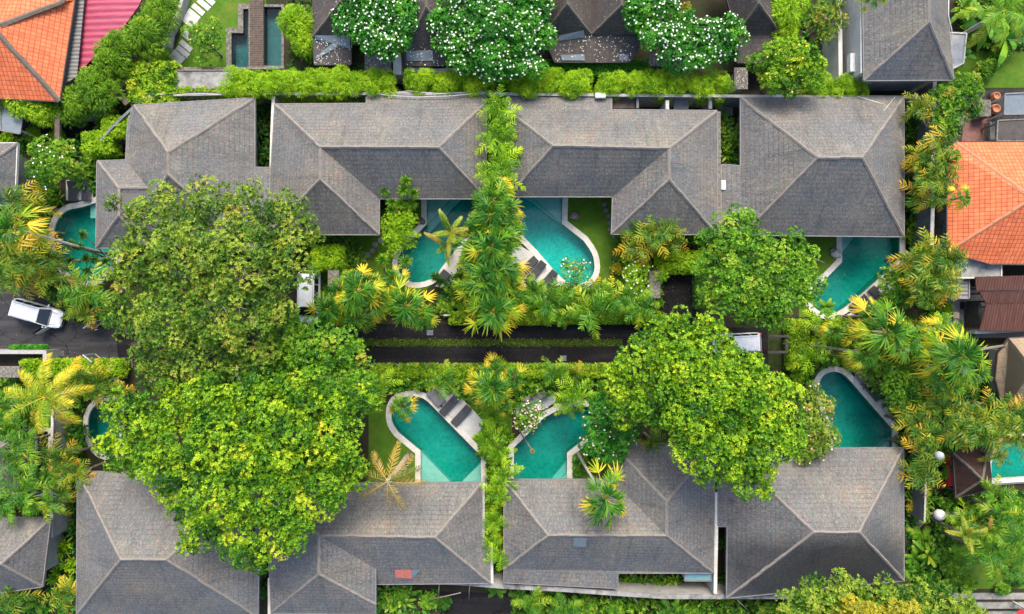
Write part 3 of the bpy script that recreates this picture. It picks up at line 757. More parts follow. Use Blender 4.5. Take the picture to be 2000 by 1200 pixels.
def multi_clump(k, rad, hz, mat='leaf_broad', n=12, **kw):
    """several leaf clumps on short stems around the foot"""
    Qs = []; Ts = []
    for i in range(k):
        a = i*2.39996; r = rad*math.sqrt((i+.3)/k); me = blade_clump(n=n, mat=mat, **kw)
        co = np.empty(len(me.vertices)*3, dtype=np.float32); me.vertices.foreach_get('co', co); co = co.reshape(-1, 4, 3)
        co = co+np.array([r*math.cos(a), r*math.sin(a), hz*random.uniform(.6, 1.1)], dtype=np.float32)
        tv = np.empty(len(me.polygons), dtype=np.float32); me.attributes['age'].data.foreach_get('value', tv)
        Qs.append(co); Ts.append(tv); bpy.data.meshes.remove(me)
    return quadmesh('foliage', np.concatenate(Qs), np.concatenate(Ts), M[mat])
def pompom(r=.62, n=110, mat='leaf_green', wd=.05, c=(0, 0, 0)):
    u = rng.uniform(-.45, 1, n); a = rng.random(n)*6.283; q = np.sqrt(1-u*u); D = np.stack([q*np.cos(a), q*np.sin(a), u], 1)
    U = unit(np.cross(D, rng.normal(size=D.shape)))
    return blades(np.repeat(np.array(c)[None], n, 0)+D*.04, D, U, r*rng.uniform(.8, 1.1, n), wd, .25, T=.25+.35*(1-u)+rng.normal(0, .08, n))
def shrub_mesh(r=.8, h=1.0, mat='leaf_green', leaf=(.18, .08), dens=22, k=6, lobes=5):
    L = [(r*.55*math.cos(i*2.4)*math.sqrt(i/lobes), r*.55*math.sin(i*2.4)*math.sqrt(i/lobes), h*random.uniform(.8, 1.05), r*.6) for i in range(lobes)]
    Cc, R = lobe_blobs(L, (r*.25, r*.4), 2.2, .8); P, Nv, I = on_blobs(Cc, R, dens)
    T = rng.normal(.45, .12, len(Cc))[I]+rng.normal(0, .1, len(P))
    Q, TT = rosettes(P, unit(Nv+np.array([0, 0, .4])), leaf[0], leaf[1], k, .5, T)
    return quadmesh('foliage', Q, TT, M[mat]), P, Nv
def feathery_mesh(r=1.3, h=4.0, mat='leaf_lime', dens=30):
    """bamboo: plumes of fine leaves falling outwards from arched culms"""
    Cc = []; R = []
    for i in range(26):
        a = i*2.39996; rho = r*math.sqrt((i+.2)/26)*.8; Cc.append((rho*math.cos(a), rho*math.sin(a), h*(1-.35*(rho/r)**2)-random.uniform(.2, 1.0))); R.append(random.uniform(.35, .6))
    P, Nv, I = on_blobs(Cc, R, dens); n = len(P)
    out = unit(P*np.array([1, 1, 0])+1e-3); D = unit(out*.8+Nv*.8+rng.normal(0, .35, (n, 3)))
    T = rng.normal(.45, .15, len(Cc))[I]+rng.normal(0, .1, n)
    Qs = []; Ts = []
    for j in range(3):
        DD = unit(D+rng.normal(0, .35, (n, 3))); q, t = blades(P, DD, unit(np.array([0, 0, 1.])+rng.normal(0, .5, (n, 3))), .32, .045, .35, T=T); Qs.append(q); Ts.append(t)
    return quadmesh('foliage', np.concatenate(Qs), np.concatenate(Ts), M[mat])
def trunk_mesh(mat='palm_bark', r=.11, rings=7, lean=.0):
    mb = MB(); pts = [(0, 0, -.02)]; rad = [r*1.5]
    for i in range(rings+1):
        z = i/rings; pts.append((lean*math.sin(z*2), 0, z)); rad.append(r*(1.15-.35*z))
    mb.tube(pts, rad, 8); me = bpy.data.meshes.new('trunk'); me.from_pydata(mb.v, [], mb.f); me.materials.append(M[mat])
    me.polygons.foreach_set('use_smooth', [True]*len(me.polygons)); me.update(); return me
def hub_mesh():
    mb = MB()
    for i in range(6):
        a = i*2.39996; r = .16
        mb.tube([(0, 0, -.1), (r*math.cos(a), r*math.sin(a), .08), (r*1.9*math.cos(a), r*1.9*math.sin(a), -.12)], [.05, .045, .03], 5)
    me = bpy.data.meshes.new('fruit_stalks'); me.from_pydata(mb.v, [], mb.f); me.materials.append(M['cap_orange']); me.update(); return me

PROTO = {}
def protos():
    P = PROTO
    P['trunk'] = trunk_mesh(); P['thin_trunk'] = trunk_mesh('palm_bark', .055, 5); P['bark'] = trunk_mesh('bark', .09, 5)
    P['hub'] = hub_mesh()
    P['fan'] = [fan_crown(i, 17+i, 1.15+.07*i, .95+.05*i, yel=.48+.09*i) for i in range(6)]
    P['fan_yellow'] = [fan_crown(i, 21+i, mat='leaf_palm', yel=.75) for i in range(4)]
    P['amber'] = [feather_crown(12, 2.3, 'leaf_amber', .72, .13, age=(.0, .7), el=(1.15, .2), curve=(.8, 1.3), nl=8) for i in range(4)]
    P['feather'] = [feather_crown(11, 2.5, 'leaf_palm', .62, .10, age=(-.05, .5), el=(1.15,.1), curve=(.7,1.1), nl=12) for i in range(3)]
    P['lime_feather'] = [feather_crown(11, 2.3, 'leaf_lime', .58, .105, age=(-.3, .5), el=(1.15,.2), curve=(.8, 1.2), nl=10) for i in range(3)]
    P['foxtail'] = [feather_crown(8, 2.2, 'leaf_olive', .36, .03, True, (1.1, .2), (.6, 1.1), (.3, .6), 42) for i in range(2)]
    P['broad'] = [multi_clump(5, .7, .5, 'leaf_broad', 11) for i in range(3)]
    P['broad_dark'] = [multi_clump(5, .8, .5, 'leaf_dark', 11) for i in range(2)]
    P['broad_big'] = [blade_clump(13, (1.0, 1.7), (.28, .42), (1.3, .3), (.3, .7), 'leaf_broad', 'foliage', .2, 1.0) for i in range(2)]
    P['banana'] = [blade_clump(9, (1.6, 2.2), (.42, .56), (1.2, .15), (.35, .7), 'leaf_green', 'foliage', .2, 1.6, .3) for i in range(2)]
    P['spear'] = [multi_clump(4, .55, .4, 'leaf_lime', 16, L=(.5, .8), Wd=(.09, .14), el=(1.4, .2)) for i in range(3)]
    P['fern'] = [feather_crown(14, 1.1, 'leaf_green', .26, .06, el=(1.1, .1), curve=(1.0, 1.3), nl=18) for i in range(2)]
    P['shrub'] = [shrub_mesh(.9, 1.2)[0] for i in range(3)]
    P['shrub_lime'] = [shrub_mesh(.9, 1.2, 'leaf_lime', (.17, .06), 20)[0] for i in range(2)]
    P['shrub_dark'] = [shrub_mesh(.9, 1.2, 'leaf_dark')[0] for i in range(2)]
    P['shrub_gold'] = [shrub_mesh(.7, .9, 'leaf_gold')[0] for i in range(2)]
    P['bamboo'] = [feathery_mesh(1.4, 4.0) for i in range(2)]
    P['bamboo_dark'] = [feathery_mesh(1.4, 4.0, 'leaf_bamboo') for i in range(2)]
KIND = {   # kind -> (object name, category, group, trunk part, default crown height, has stem under the crown)
 'fan': ('fan_palm', 'palm tree', 'fan palms planted among the villas', 'trunk', 6.0),
 'fan_yellow': ('fan_palm', 'palm tree', 'fan palms planted among the villas', 'trunk', 6.0),
 'amber': ('areca_palm', 'palm tree', 'arching palms with amber fronds', 'trunk', 4.0),
 'feather': ('feather_palm', 'palm tree', 'feather palms in the gardens', 'trunk', 4.0),
 'lime_feather': ('feather_palm', 'palm tree', 'feather palms in the gardens', 'trunk', 3.2),
 'foxtail': ('foxtail_palm', 'palm tree', 'foxtail palms beside the pools', 'trunk', 5.0),
 'broad': ('broadleaf_plant', 'plant', 'broad leaved garden plants', None, 0),
 'broad_dark': ('broadleaf_plant', 'plant', 'broad leaved garden plants', None, 0),
 'broad_big': ('broadleaf_plant', 'plant', 'broad leaved garden plants', None, 0),
 'banana': ('banana_plant', 'plant', 'banana plants', 'bark', 0),
 'spear': ('spiky_plant', 'plant', 'lime spear leaved plants', None, 0),
 'fern': ('fern', 'plant', 'ferns', None, 0),
 'shrub': ('shrub', 'shrub', 'rounded garden shrubs', None, 0),
 'shrub_lime': ('shrub', 'shrub', 'rounded garden shrubs', None, 0),
 'shrub_dark': ('shrub', 'shrub', 'rounded garden shrubs', None, 0),
 'shrub_gold': ('shrub', 'shrub', 'rounded garden shrubs', None, 0),
 'bamboo': ('bamboo', 'bamboo', 'bamboo clumps', 'bark', 0),
 'bamboo_dark': ('bamboo', 'bamboo', 'bamboo clumps', 'bark', 0),
}
CNT = {}
def plant(kind, px, py, s, label, h=None, foot=None):
    nm, cat, grp, tr, hd = KIND[kind]; h = hd if h is None else h
    me = PROTO[kind]; i = CNT.get(kind, 0); CNT[kind] = i+1; me = me[i % len(me)]
    top = h if hd else (h if h else 0)
    seen = top if top else {'bamboo': 3.5, 'bamboo_dark': 3.5, 'banana': 1.8}.get(kind, .8)*s
    x, y, _ = W(px, py, seen)
    bx, by = (x, y) if foot is None else W(foot[0], foot[1], 0)[:2]
    t = thing(nm, label, cat, (bx, by, 0), grp)
    rz = random.uniform(0, 6.28)
    c = link('crown' if hd else 'foliage', me, t); c.location = (x-bx, y-by, top); c.rotation_euler = (random.uniform(-.2, .2), random.uniform(-.2, .2), rz)
    sz = s*random.uniform(.86, 1.14); c.scale = (sz, sz, s)
    if hd:
        if foot is None:
            k = link('trunk', PROTO[tr], t); k.scale = (1, 1, top)
        else:
            mb = MB(); a = Vector((0, 0, -.05)); b = Vector((x-bx, y-by, top)); m = a.lerp(b, .5)+Vector((0, 0, -.0))
            side = Vector((b.x, b.y, 0)); m -= side*.10; mb.tube([a, a.lerp(m, .5)-side*.03, m, m.lerp(b, .5)+side*.01, b], [.15, .12, .105, .095, .085], 9)
            k = mb.out('trunk', M['pale_bark'], t, True, False)
        if kind.startswith('fan'):
            f = link('fruit_stalks', PROTO['hub'], t); f.location = (x-bx, y-by, top-.1)
    elif tr:
        k = link('trunk' if kind == 'banana' else 'culms', PROTO[tr], t); k.scale = (1 if kind == 'banana' else 2, 1 if kind == 'banana' else 2, (1.7 if kind == 'banana' else 3.2)*s)
    return t
def row(kind, items):
    for it in items: plant(kind, *it)
def coconut(label, px, py, h, n, L, mat, foot=None, age=(.3, .8), el=(1.0, -.35), nl=34, group='coconut palms', ll=.62, wl=.055):
    x, y, _ = W(px, py, h); bx, by = (x, y) if foot is None else W(foot[0], foot[1], 0)[:2]
    t = thing('coconut_palm', label, 'palm tree', (bx, by, 0), group)
    mb = MB(); a = Vector((0, 0, -.05)); b = Vector((x-bx, y-by, h)); m = a.lerp(b, .5); side = Vector((b.x, b.y, 0)); m -= side*.15
    mb.tube([a, a.lerp(m, .5)-side*.05, m, m.lerp(b, .5)+side*.02, b], [.24, .18, .16, .15, .14], 10); mb.out('trunk', M['pale_bark'], t, True, False)
    for i in range(n):
        f = i/(n-1); q, tt = frond_arr(L*(.75+.25*f)*random.uniform(.9, 1.08), el[0]+(el[1]-el[0])*f, .8+.6*f, nl, ll, wl, False, age[0]+(age[1]-age[0])*f+random.uniform(-.1, .1), i*2.39996+.4, vee=-.35)
        o = link('frond', quadmesh('frond', q+np.array([x-bx, y-by, h]), tt, M[mat]), t)
    return t
def pompom_tree(label, foot, heads, mat='leaf_green', r=.6, name='dracaena_tree', group='tufted dracaena trees'):
    bx, by, _ = W(*foot, 0); t = thing(name, label, 'tree', (bx, by, 0), group); mb = MB()
    fork = Vector((0, 0, .7))
    mb.tube([(0, 0, -.05), fork], [.12, .08], 7)
    for (px, py, h) in heads:
        x, y, _ = W(px, py, h); p = Vector((x-bx, y-by, h-.1)); m = fork.lerp(p, .5)+Vector((0, 0, -.25))
        mb.tube([fork, m, p], [.07, .05, .04], 6)
        q, tt = pompom(r*random.uniform(.85, 1.1), 120, mat, .055, tuple(p)); link('leaf_tuft', quadmesh('leaf_tuft', q, tt, M[mat]), t)
    mb.out('trunk', M['palm_bark'], t, True, False)
    return t

# ================================================================ THE PLACE
# ---- pools first: their outlines are cut out of the ground and the lawns
pool('rounded teal pool at the left with pale coping and two dark loungers above it',
     [(190,395),(160,405,1),(128,410,1),(108,435,1),(103,470,1),(112,505,1),(135,540,1),(165,552,1),(200,545,1),(232,500),(232,395)], ledges=[([(170,395),(232,395),(232,425),(170,425)], .45)])
pool('upper middle pool left of the tall palm row, small lounger at its lower end',
     [(833,360),(960,360),(960,420),(905,470),(872,512,1),(846,548,1),(800,556,1),(775,528,1),(778,500,1),(790,482),(833,438)], ledges=[([(833,360),(905,360),(833,438)], .42), ([(833,360),(925,360),(833,457)], .75)])
pool('upper middle pool right of the tall palm row, grey deck with loungers beside it',
     [(990,360),(1100,360),(1098,437),(1140,470),(1160,498,1),(1163,535,1),(1140,556,1),(1105,556,1),(1048,490),(990,430)], ledges=[([(1015,360),(1100,360),(1099,437)], .42), ([(990,360),(1100,360),(1099,439),(1040,395)], .8)], mat='basin_light')
pool('upper right pool under the big square roof, white boulder on its lawn',
     [(1643,430),(1757,430),(1757,508),(1650,606,1),(1610,618,1),(1575,590,1),(1590,560),(1611,545),(1643,512)], ledges=[([(1643,430),(1695,430),(1660,480),(1643,500)], .45)])
pool('small pool at the left almost hidden by the bright green tree',
     [(235,782),(200,780,1),(176,800,1),(170,835,1),(180,870,1),(200,890,1),(235,890)], cw=.36, cop='coping')
pool('lower middle pool with white coping and a row of dark loungers on its right',
     [(778,775,1),(825,772,1),(852,800),(940,890),(941,990),(821,990),(821,881),(778,845),(764,825,1),(764,795,1)], ledges=[([(821,884),(880,945),(880,990),(821,990)], .42), ([(941,905),(941,990),(890,990),(903,942)], .42)])
pool('lower middle pool beside the pink flowering tree, leaning palm trunk over it',
     [(1003,985),(1003,874),(1062,815),(1100,795,1),(1150,790,1),(1172,815,1),(1165,840),(1108,885),(1108,985)], ledges=[([(1055,985),(1108,926),(1108,985)], .42), ([(1040,985),(1108,905),(1108,985)], .8)])
pool('lower right pool above the big square roof with a pale rounded rim',
     [(1602,735,1),(1622,724,1),(1645,728,1),(1662,745),(1743,838),(1743,900),(1630,900),(1618,820),(1595,765,1)], ledges=[([(1743,860),(1743,900),(1700,900)], .42)])
pool('neighbouring pool at the right edge beside the dark gazebo', [(1934,905),(1960,850),(2080,850),(2080,932),(1934,942)], cw=.25)
pool('dark pool left of the timber walkway at the top', [(487,18),(487,133),(452,133),(452,65),(475,65),(475,18)], cw=.4, mat='basin_dark', cop='stone', depth=.9)
pool('dark pool right of the timber walkway at the top', [(515,14),(551,14),(551,130),(515,130)], cw=.18, mat='basin_dark', cop='stone', depth=.9)
pool('narrow pool at the lower left beneath the feathery palms', [(72,842),(96,842),(96,962),(72,962)], cw=.3, mat='basin')

R_ = lambda x0, y0, x1, y1: wp([(x0, y0), (x1, y0), (x1, y1), (x0, y1)])
BIG = [(-75, -55), (75, -55), (75, 55), (-75, 55)]
# ground is one sheet far beyond the frame, with the pools cut out
setp(sheet('ground', [[(-400, -400), (400, -400), (400, 400), (-400, 400)]], 0.0, M['ground'], HOLES), kind='structure')
road_px = [(-300,548),(30,548),(80,562),(150,632),(240,640),(560,632),(560,520),(642,520),(642,633),(1290,633),(1290,520),(1360,520),(1360,640),(1500,640),(1538,640),(1538,716),(1100,716),(200,710),(88,706),(88,690),(-300,690)]
lawn_px = [[(600,458),(840,380),(840,560),(780,600),(600,600)], [(1090,380),(1200,380),(1200,460),(1290,470),(1290,560),(1090,560)], [(1560,455),(1643,455),(1643,620),(1560,620)],
           [(720,790),(830,790),(830,960),(720,960)], [(1100,860),(1215,860),(1215,960),(1100,960)], [(850,790),(1000,790),(1000,960),(900,960)],
           [(1862,750),(1915,750),(1915,815),(1862,815)], [(1850,1040),(2050,1040),(2050,1150),(1850,1150)], [(1860,100),(2060,100),(2060,172),(1860,172)]]
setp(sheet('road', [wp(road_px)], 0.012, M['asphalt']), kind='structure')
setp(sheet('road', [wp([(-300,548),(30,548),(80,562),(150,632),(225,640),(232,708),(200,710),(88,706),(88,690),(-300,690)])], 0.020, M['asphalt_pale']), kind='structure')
for p in lawn_px[:6]: setp(sheet('lawn', [wp(p)], 0.02, M['lawn'], HOLES), kind='structure')
for p in lawn_px[6:]: setp(sheet('lawn', [wp(p)], 0.02, M['lawn']), kind='structure')
setp(sheet('lawn', [wp([(372,-60),(520,-60),(520,133),(325,133),(330,118),(350,75),(365,20)])], 0.02, M['lawn'], HOLES), kind='structure')
_r = random.Random(3)
setp(sheet('grass_median', [wp([(700+12*i, 662+_r.uniform(-1.6, 1.6)) for i in range(44)]+[(1216-12*i, 677+_r.uniform(-1.6, 1.6)) for i in range(44)])], 0.02, M['lawn_dull']), kind='structure')
setp(sheet('paving', [wp([(1860,180),(1960,176),(2060,176),(2060,280),(1860,280)])], 0.014, M['asphalt_pale']), kind='structure')
setp(sheet('paving', [wp([(1884,212),(1932,208),(1936,276),(1878,278)])], 0.024, M['brickpave']), kind='structure')
setp(sheet('paving', [wp([(1845,560),(2060,560),(2060,660),(1845,660)])], 0.014, M['paving']), kind='structure')
setp(sheet('path', [wp([(112,820),(138,820),(142,960),(128,1040),(108,1040)])], 0.014, M['paving']), kind='structure')
setp(sheet('path', [wp([(1786,930),(1808,930),(1808,1020),(1796,1032),(1786,1020)])], 0.014, M['paving']), kind='structure')
setp(sheet('path', [R_(600, 142, 1500, 178)], 0.014, M['asphalt']), kind='structure')
setp(sheet('path', [wp([(0,205),(190,230),(190,268),(130,290),(0,262)])], 0.014, M['asphalt']), kind='structure')
setp(sheet('path', [wp([(1500,640),(1536,640),(1536,720),(1500,720)])], 0.03, M['lawn_dull']), kind='structure')
setp(sheet('courtyard', [wp([(860,1155),(1000,1160),(1000,1260),(860,1260)])], 0.014, M['asphalt']), kind='structure')
setp(sheet('courtyard', [wp([(1905,680),(1960,680),(1950,740),(1925,760),(1905,740)])], 0.014, M['asphalt']), kind='structure')
for x0, y0, x1, y1 in [(1860, 1158, 2060, 1170), (1900, 1176, 2060, 1188), (1920, 1194, 2060, 1206), (1940, 1212, 2060, 1222)]:
    setp(prism('terrace_step', R_(x0, y0, x1, y1), 0, .12, M['concrete']), kind='structure')
# poolside decks
def deck(label, pts, mat='deck_stone'):
    setp(prism('pool_deck', wp(pts), .02, .075, M[mat]), kind='structure')
deck('', [(1015,480),(1045,497),(1098,556),(1068,585),(1020,575),(990,540),(990,490)])
deck('', [(900,480),(925,470),(935,500),(925,530),(880,565),(850,560),(870,532)])
deck('', [(848,762),(872,748),(952,830),(920,858),(868,800)])
deck('', [(1000,800),(1030,765),(1085,768),(1085,785),(1050,808),(1020,822)])
deck('', [(1760,520),(1762,545),(1748,605),(1690,620),(1640,622),(1660,612),(1700,570)])
deck('', [(1668,735),(1700,725),(1740,760),(1750,800),(1752,828),(1700,775)])
deck('', [(130,352),(183,352),(183,392),(130,392)])

# ---- villas -------------------------------------------------------------
VG = 'grey shingle roofed pool villas'
e, r = 3.3, 6.0
house('villa', 'grey shingle roofed villa half under the olive green tree, curved wall at its corner', 'villa', [
   [(262,206,e),(497,192,e),(328,298,6.4)], [(497,192,e),(497,328,e),(497,490,e),(328,340,6.4),(328,298,6.4)],
   [(262,206,e),(328,298,6.4),(328,340,6.4),(245,470,e),(245,330,e),(250,240,e)], [(245,470,e),(328,340,6.4),(497,490,e)],
   ], [(250,206),(497,192),(497,490),(245,470)], e, group=VG, openings=[(0,.2,.6,'sliding_door')])
t0 = [o for o in C.objects if o.name == 'villa'][0]
roof_faces(t0, [[(190,315,e-.05),(290,312,e-.05),(290,367,5.0),(232,367,5.0)], [(190,315,e-.05),(232,367,5.0),(232,420,5.0),(188,484,e-.05)],
                [(188,484,e-.05),(232,420,5.0),(290,484,e-.05)], [(290,367,5.0),(290,484,e-.05),(232,420,5.0),(232,367,5.0)]], 'shingle', 'cap', 'fascia')
walls(t0, [(190,315),(245,315),(245,484),(188,484)], e-.2, 'render', .75)
roof_faces(t0, [[(497,328,e-.02),(533,328,e-.25),(533,470,e-.25),(497,490,e-.02)]], 'shingle', 'cap', 'fascia')
house('villa', 'L shaped villa above the upper middle pool left of the tall palm row', 'villa', [
   [(537,204,e),(716,203,e),(949,201,e),(857,288,r),(625,287,r)],
   [(716,203,e),(716,189,e-.4),(949,187,e-.4),(949,201,e)],
   [(625,287,r),(857,288,r),(949,388,e),(740,388,e)],
   [(949,201,e),(949,388,e),(857,288,r)],
   [(537,204,e),(625,287,r),(625,350,r),(522,458,e)],
   [(625,287,r),(740,388,e),(740,458,e),(625,350,r)],
   [(522,458,e),(625,350,r),(740,458,e)]],
   [(535,203),(949,203),(949,388),(740,388),(740,458),(530,458)], e, group=VG, openings=[(3,.1,.9,'sliding_door'),(4,.2,.8,'sliding_door')])
house('villa', 'L shaped villa above the upper middle pool right of the tall palm row', 'villa', [
   [(990,214,e),(1194,215,e),(1400,217,e),(1307,290,r),(1080,285,r)],
   [(990,187,e-.6),(1194,187,e-.6),(1194,215,e),(990,214,e)],
   [(1080,285,r),(1307,290,r),(1197,384,e),(992,384,e)],
   [(992,384,e),(990,214,e),(1080,285,r)],
   [(1400,217,e),(1400,458,e),(1307,350,r),(1307,290,r)],
   [(1195,457,e),(1400,458,e),(1307,350,r)],
   [(1307,290,r),(1307,350,r),(1195,457,e),(1197,384,e)]],
   [(991,214),(1400,217),(1400,458),(1196,457),(1196,384),(991,384)], e, group=VG, openings=[(0,.1,.9,'sliding_door'),(1,.2,.8,'sliding_door')])
house('villa', 'big square villa beside the upper right pool with a pale upper slope', 'villa', [
   [(1447,192,e),(1765,191,e),(1684,308,7),(1597,308,7)], [(1765,191,e),(1765,462,e),(1684,308,7)],
   [(1765,462,e),(1450,459,e),(1597,308,7),(1684,308,7)], [(1450,459,e),(1447,325,e),(1447,192,e),(1597,308,7)],
   [(1450,459,e),(1410,457,e-.45),(1410,322,e-.45),(1447,325,e)]],
   [(1447,192),(1765,191),(1765,462),(1450,460)], e, group=VG, openings=[(0,.3,.9,'sliding_door')])
house('villa', 'villa at the lower left below the bright green tree, dark lower slope', 'villa', [
   [(152,922,e),(507,930,e),(325,1093,7.2),(236,1093,7.2)], [(507,930,e),(503,1205,e),(325,1093,7.2)],
   [(503,1205,e),(150,1200,e),(236,1093,7.2),(325,1093,7.2)], [(150,1200,e),(152,922,e),(236,1093,7.2)]],
   [(152,922),(507,930),(503,1205),(150,1200)], e, group=VG, openings=[(2,.3,.7,'sliding_door')])
house('villa', 'villa below the lower middle pool with a red and blue patch on its roof', 'villa', [
   [(520,946,e),(941,944,e),(850,1050,r),(622,1046,r)], [(941,944,e),(941,1066,e+.05),(957,1139,e-.2),(850,1050,r)],
   [(941,1066,e+.05),(956,1066,e-.3),(957,1139,e-.2)],
   [(957,1139,e-.2),(733,1141,e-.2),(733,1111,4.0),(622,1046,r),(850,1050,r)],
   [(520,946,e),(622,1046,r),(622,1122,r),(530,1197,e)], [(622,1046,r),(733,1111,4.0),(733,1180,3.9),(622,1122,r)],
   [(530,1197,e),(622,1122,r),(733,1180,3.9),(733,1200,3.4)]],
   [(530,946),(941,944),(941,1138),(733,1140),(733,1190),(530,1190)], e, group=VG, openings=[(4,.15,.8,'sliding_door')])
house('villa', 'villa below the pink flowering tree with a yellow tipped palm rising over its roof', 'villa', [
   [(985,938,e),(1195,938,e),(1302,1047,r),(1070,1046,r)], [(985,938,e),(1070,1046,r),(985,1112,e)],
   [(985,1112,e),(1070,1046,r),(1302,1047,r),(1393,1119,e),(1206,1119,e)],
   [(985,1112,e),(1206,1119,e),(1206,1149,e-.35),(985,1138,e-.35)],
   [(1195,938,e),(1195,868,e),(1302,980,r),(1302,1047,r)], [(1195,868,e),(1395,868,e),(1302,980,r)],
   [(1395,868,e),(1393,1119,e),(1302,1047,r),(1302,980,r)]],
   [(985,938),(1195,938),(1195,868),(1395,868),(1395,1119),(985,1119)], e, group=VG, openings=[(4,.1,.9,'sliding_door'),(3,.2,.8,'sliding_door')])
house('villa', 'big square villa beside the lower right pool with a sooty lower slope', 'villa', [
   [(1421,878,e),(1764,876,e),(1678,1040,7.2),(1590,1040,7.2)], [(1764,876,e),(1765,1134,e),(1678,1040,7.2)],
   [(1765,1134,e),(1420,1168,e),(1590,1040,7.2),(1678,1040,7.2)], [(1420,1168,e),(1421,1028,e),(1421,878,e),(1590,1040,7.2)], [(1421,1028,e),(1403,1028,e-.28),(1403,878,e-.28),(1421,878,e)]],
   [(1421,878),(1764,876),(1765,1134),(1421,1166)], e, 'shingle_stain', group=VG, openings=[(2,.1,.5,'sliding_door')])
# villas of the neighbours
house('house', 'grey shingled house cut by the left edge below the feathery palms', 'house', [
   [(-160,1008,e),(-40,1015,e),(98,1015,e),(3,1102,5.8),(-160,1102,5.8)], [(98,1015,e),(82,1146,e),(3,1102,5.8)], [(82,1146,e),(-160,1180,e),(-160,1102,5.8),(3,1102,5.8)]],
   [(-160,1015),(98,1015),(84,1146),(-160,1170)], e, openings=[])
house('house', 'small grey roofed house at the left edge beside the narrow pool', 'house', [
   [(-120,850,e),(34,852,e),(-40,905,5.4)], [(34,852,e),(34,970,e),(-40,905,5.4)], [(34,970,e),(-120,975,e),(-40,905,5.4)]], [(-120,852),(34,852),(34,970),(-120,972)], e)
house('house', 'grey roofed house at the left edge behind the white flowered bush', 'house', [
   [(-130,282,e),(33,280,e),(-50,340,5.4)], [(33,280,e),(28,400,e),(-50,340,5.4)], [(28,400,e),(-130,400,e),(-50,340,5.4)]], [(-130,282),(33,280),(28,400),(-130,400)], e, fas='white_paint')
house('house', 'orange tiled house in the upper left corner', 'house', [
   [(-300,-80,3.6),(148,-80,3.6),(120,4,4.3),(-10,52,5.8),(-300,52,5.8)], [(148,-80,3.6),(146,0,3.6),(116,198,3.6),(-10,60,5.8),(-10,52,5.8),(120,4,4.3)],
   [(116,198,3.6),(-300,180,3.6),(-300,60,5.8),(-10,60,5.8)], [(-300,52,5.8),(-10,52,5.8),(-10,60,5.8),(-300,60,5.8)]],
   [(-300,-80),(146,-80),(118,196),(-300,180)], 3.6, 'tile', 'cap_grey', 'fascia_dark', caps=True, capmin=10, capw=.2)
house('house', 'orange tiled house at the right edge of the scene', 'house', [
   [(1866,278,3.6),(2200,278,3.6),(2160,388,6.2),(2018,388,6.2)], [(2200,278,3.6),(2200,517,3.6),(2160,388,6.2)],
   [(2200,517,3.6),(1936,516,3.6),(1850,492,3.6),(2018,388,6.2),(2160,388,6.2)], [(1850,492,3.6),(1850,292,3.6),(1866,278,3.6),(2018,388,6.2)]],
   [(1852,280),(2200,280),(2200,514),(1940,514),(1852,490)], 3.6, 'tile', 'cap_orange', 'fascia_dark', capw=.16)
hh = house('house', 'tall grey shingled house at the top right with white walls on its left', 'house', [
   [(1684,-90,4.6),(1853,-90,4.6),(1815,-10,7.4)], [(1853,-90,4.6),(1852,40,4.6),(1862,156,4.6),(1815,43,7.4),(1815,-10,7.4)],
   [(1862,156,4.6),(1688,157,4.6),(1815,43,7.4)], [(1688,157,4.6),(1684,-90,4.6),(1815,-10,7.4),(1815,43,7.4)]],
   [(1672,-90),(1853,-90),(1856,150),(1672,152)], 4.6, wall='white_wall', inset=.35, openings=[])
def terrace_roofs(label, polys, outline, e=2.9, **kw): return house('house', label, 'house', polys, outline, e, 'shingle_dark', 'cap_grey', 'fascia_dark', **kw)
TG = None
terrace_roofs('dark shingled house at the top between the bamboo and the left frangipani tree', [
   [(612,-80,2.9),(716,-80,2.9),(664,-10,5.2)], [(716,-80,2.9),(716,72,2.9),(664,4,5.2),(664,-10,5.2)], [(716,72,2.9),(612,72,2.9),(664,4,5.2)], [(612,72,2.9),(612,-80,2.9),(664,-10,5.2),(664,4,5.2)],
   [(612,72,2.85),(685,72,2.85),(685,126,2.5),(614,126,2.5)]], [(614,-80),(714,-80),(714,72),(614,72)])
terrace_roofs('dark shingled house at the top between the two big frangipani trees', [
   [(760,-80,2.9),(900,-80,2.9),(832,-10,5.2)], [(900,-80,2.9),(900,98,2.9),(832,14,5.2),(832,-10,5.2)], [(900,98,2.9),(790,98,2.9),(832,14,5.2)], [(790,98,2.9),(760,-80,2.9),(832,-10,5.2),(832,14,5.2)],
   [(790,98,2.85),(870,98,2.85),(870,128,2.5),(792,128,2.5)]], [(790,-80),(896,-80),(896,98),(790,98)])
terrace_roofs('dark double gabled house at the top right of the largest frangipani tree', [
   [(1052,-80,2.9),(1155,-80,2.9),(1108,-40,5.4)], [(1155,-80,2.9),(1155,68,2.9),(1108,8,5.4),(1108,-40,5.4)], [(1155,68,2.9),(1060,68,2.9),(1108,8,5.4)], [(1060,68,2.9),(1052,-80,2.9),(1108,-40,5.4),(1108,8,5.4)],
   [(1155,-80,2.9),(1262,-80,2.9),(1214,-40,5.4)], [(1262,-80,2.9),(1262,68,2.9),(1214,10,5.4),(1214,-40,5.4)], [(1262,68,2.9),(1155,68,2.9),(1214,10,5.4)], [(1155,68,2.9),(1155,-80,2.9),(1214,-40,5.4),(1214,10,5.4)],
   [(1060,68,2.85),(1155,68,2.85),(1262,68,2.85),(1230,121,2.4),(1155,121,2.4),(1084,121,2.4)]], [(1064,-80),(1260,-80),(1260,68),(1064,68)])
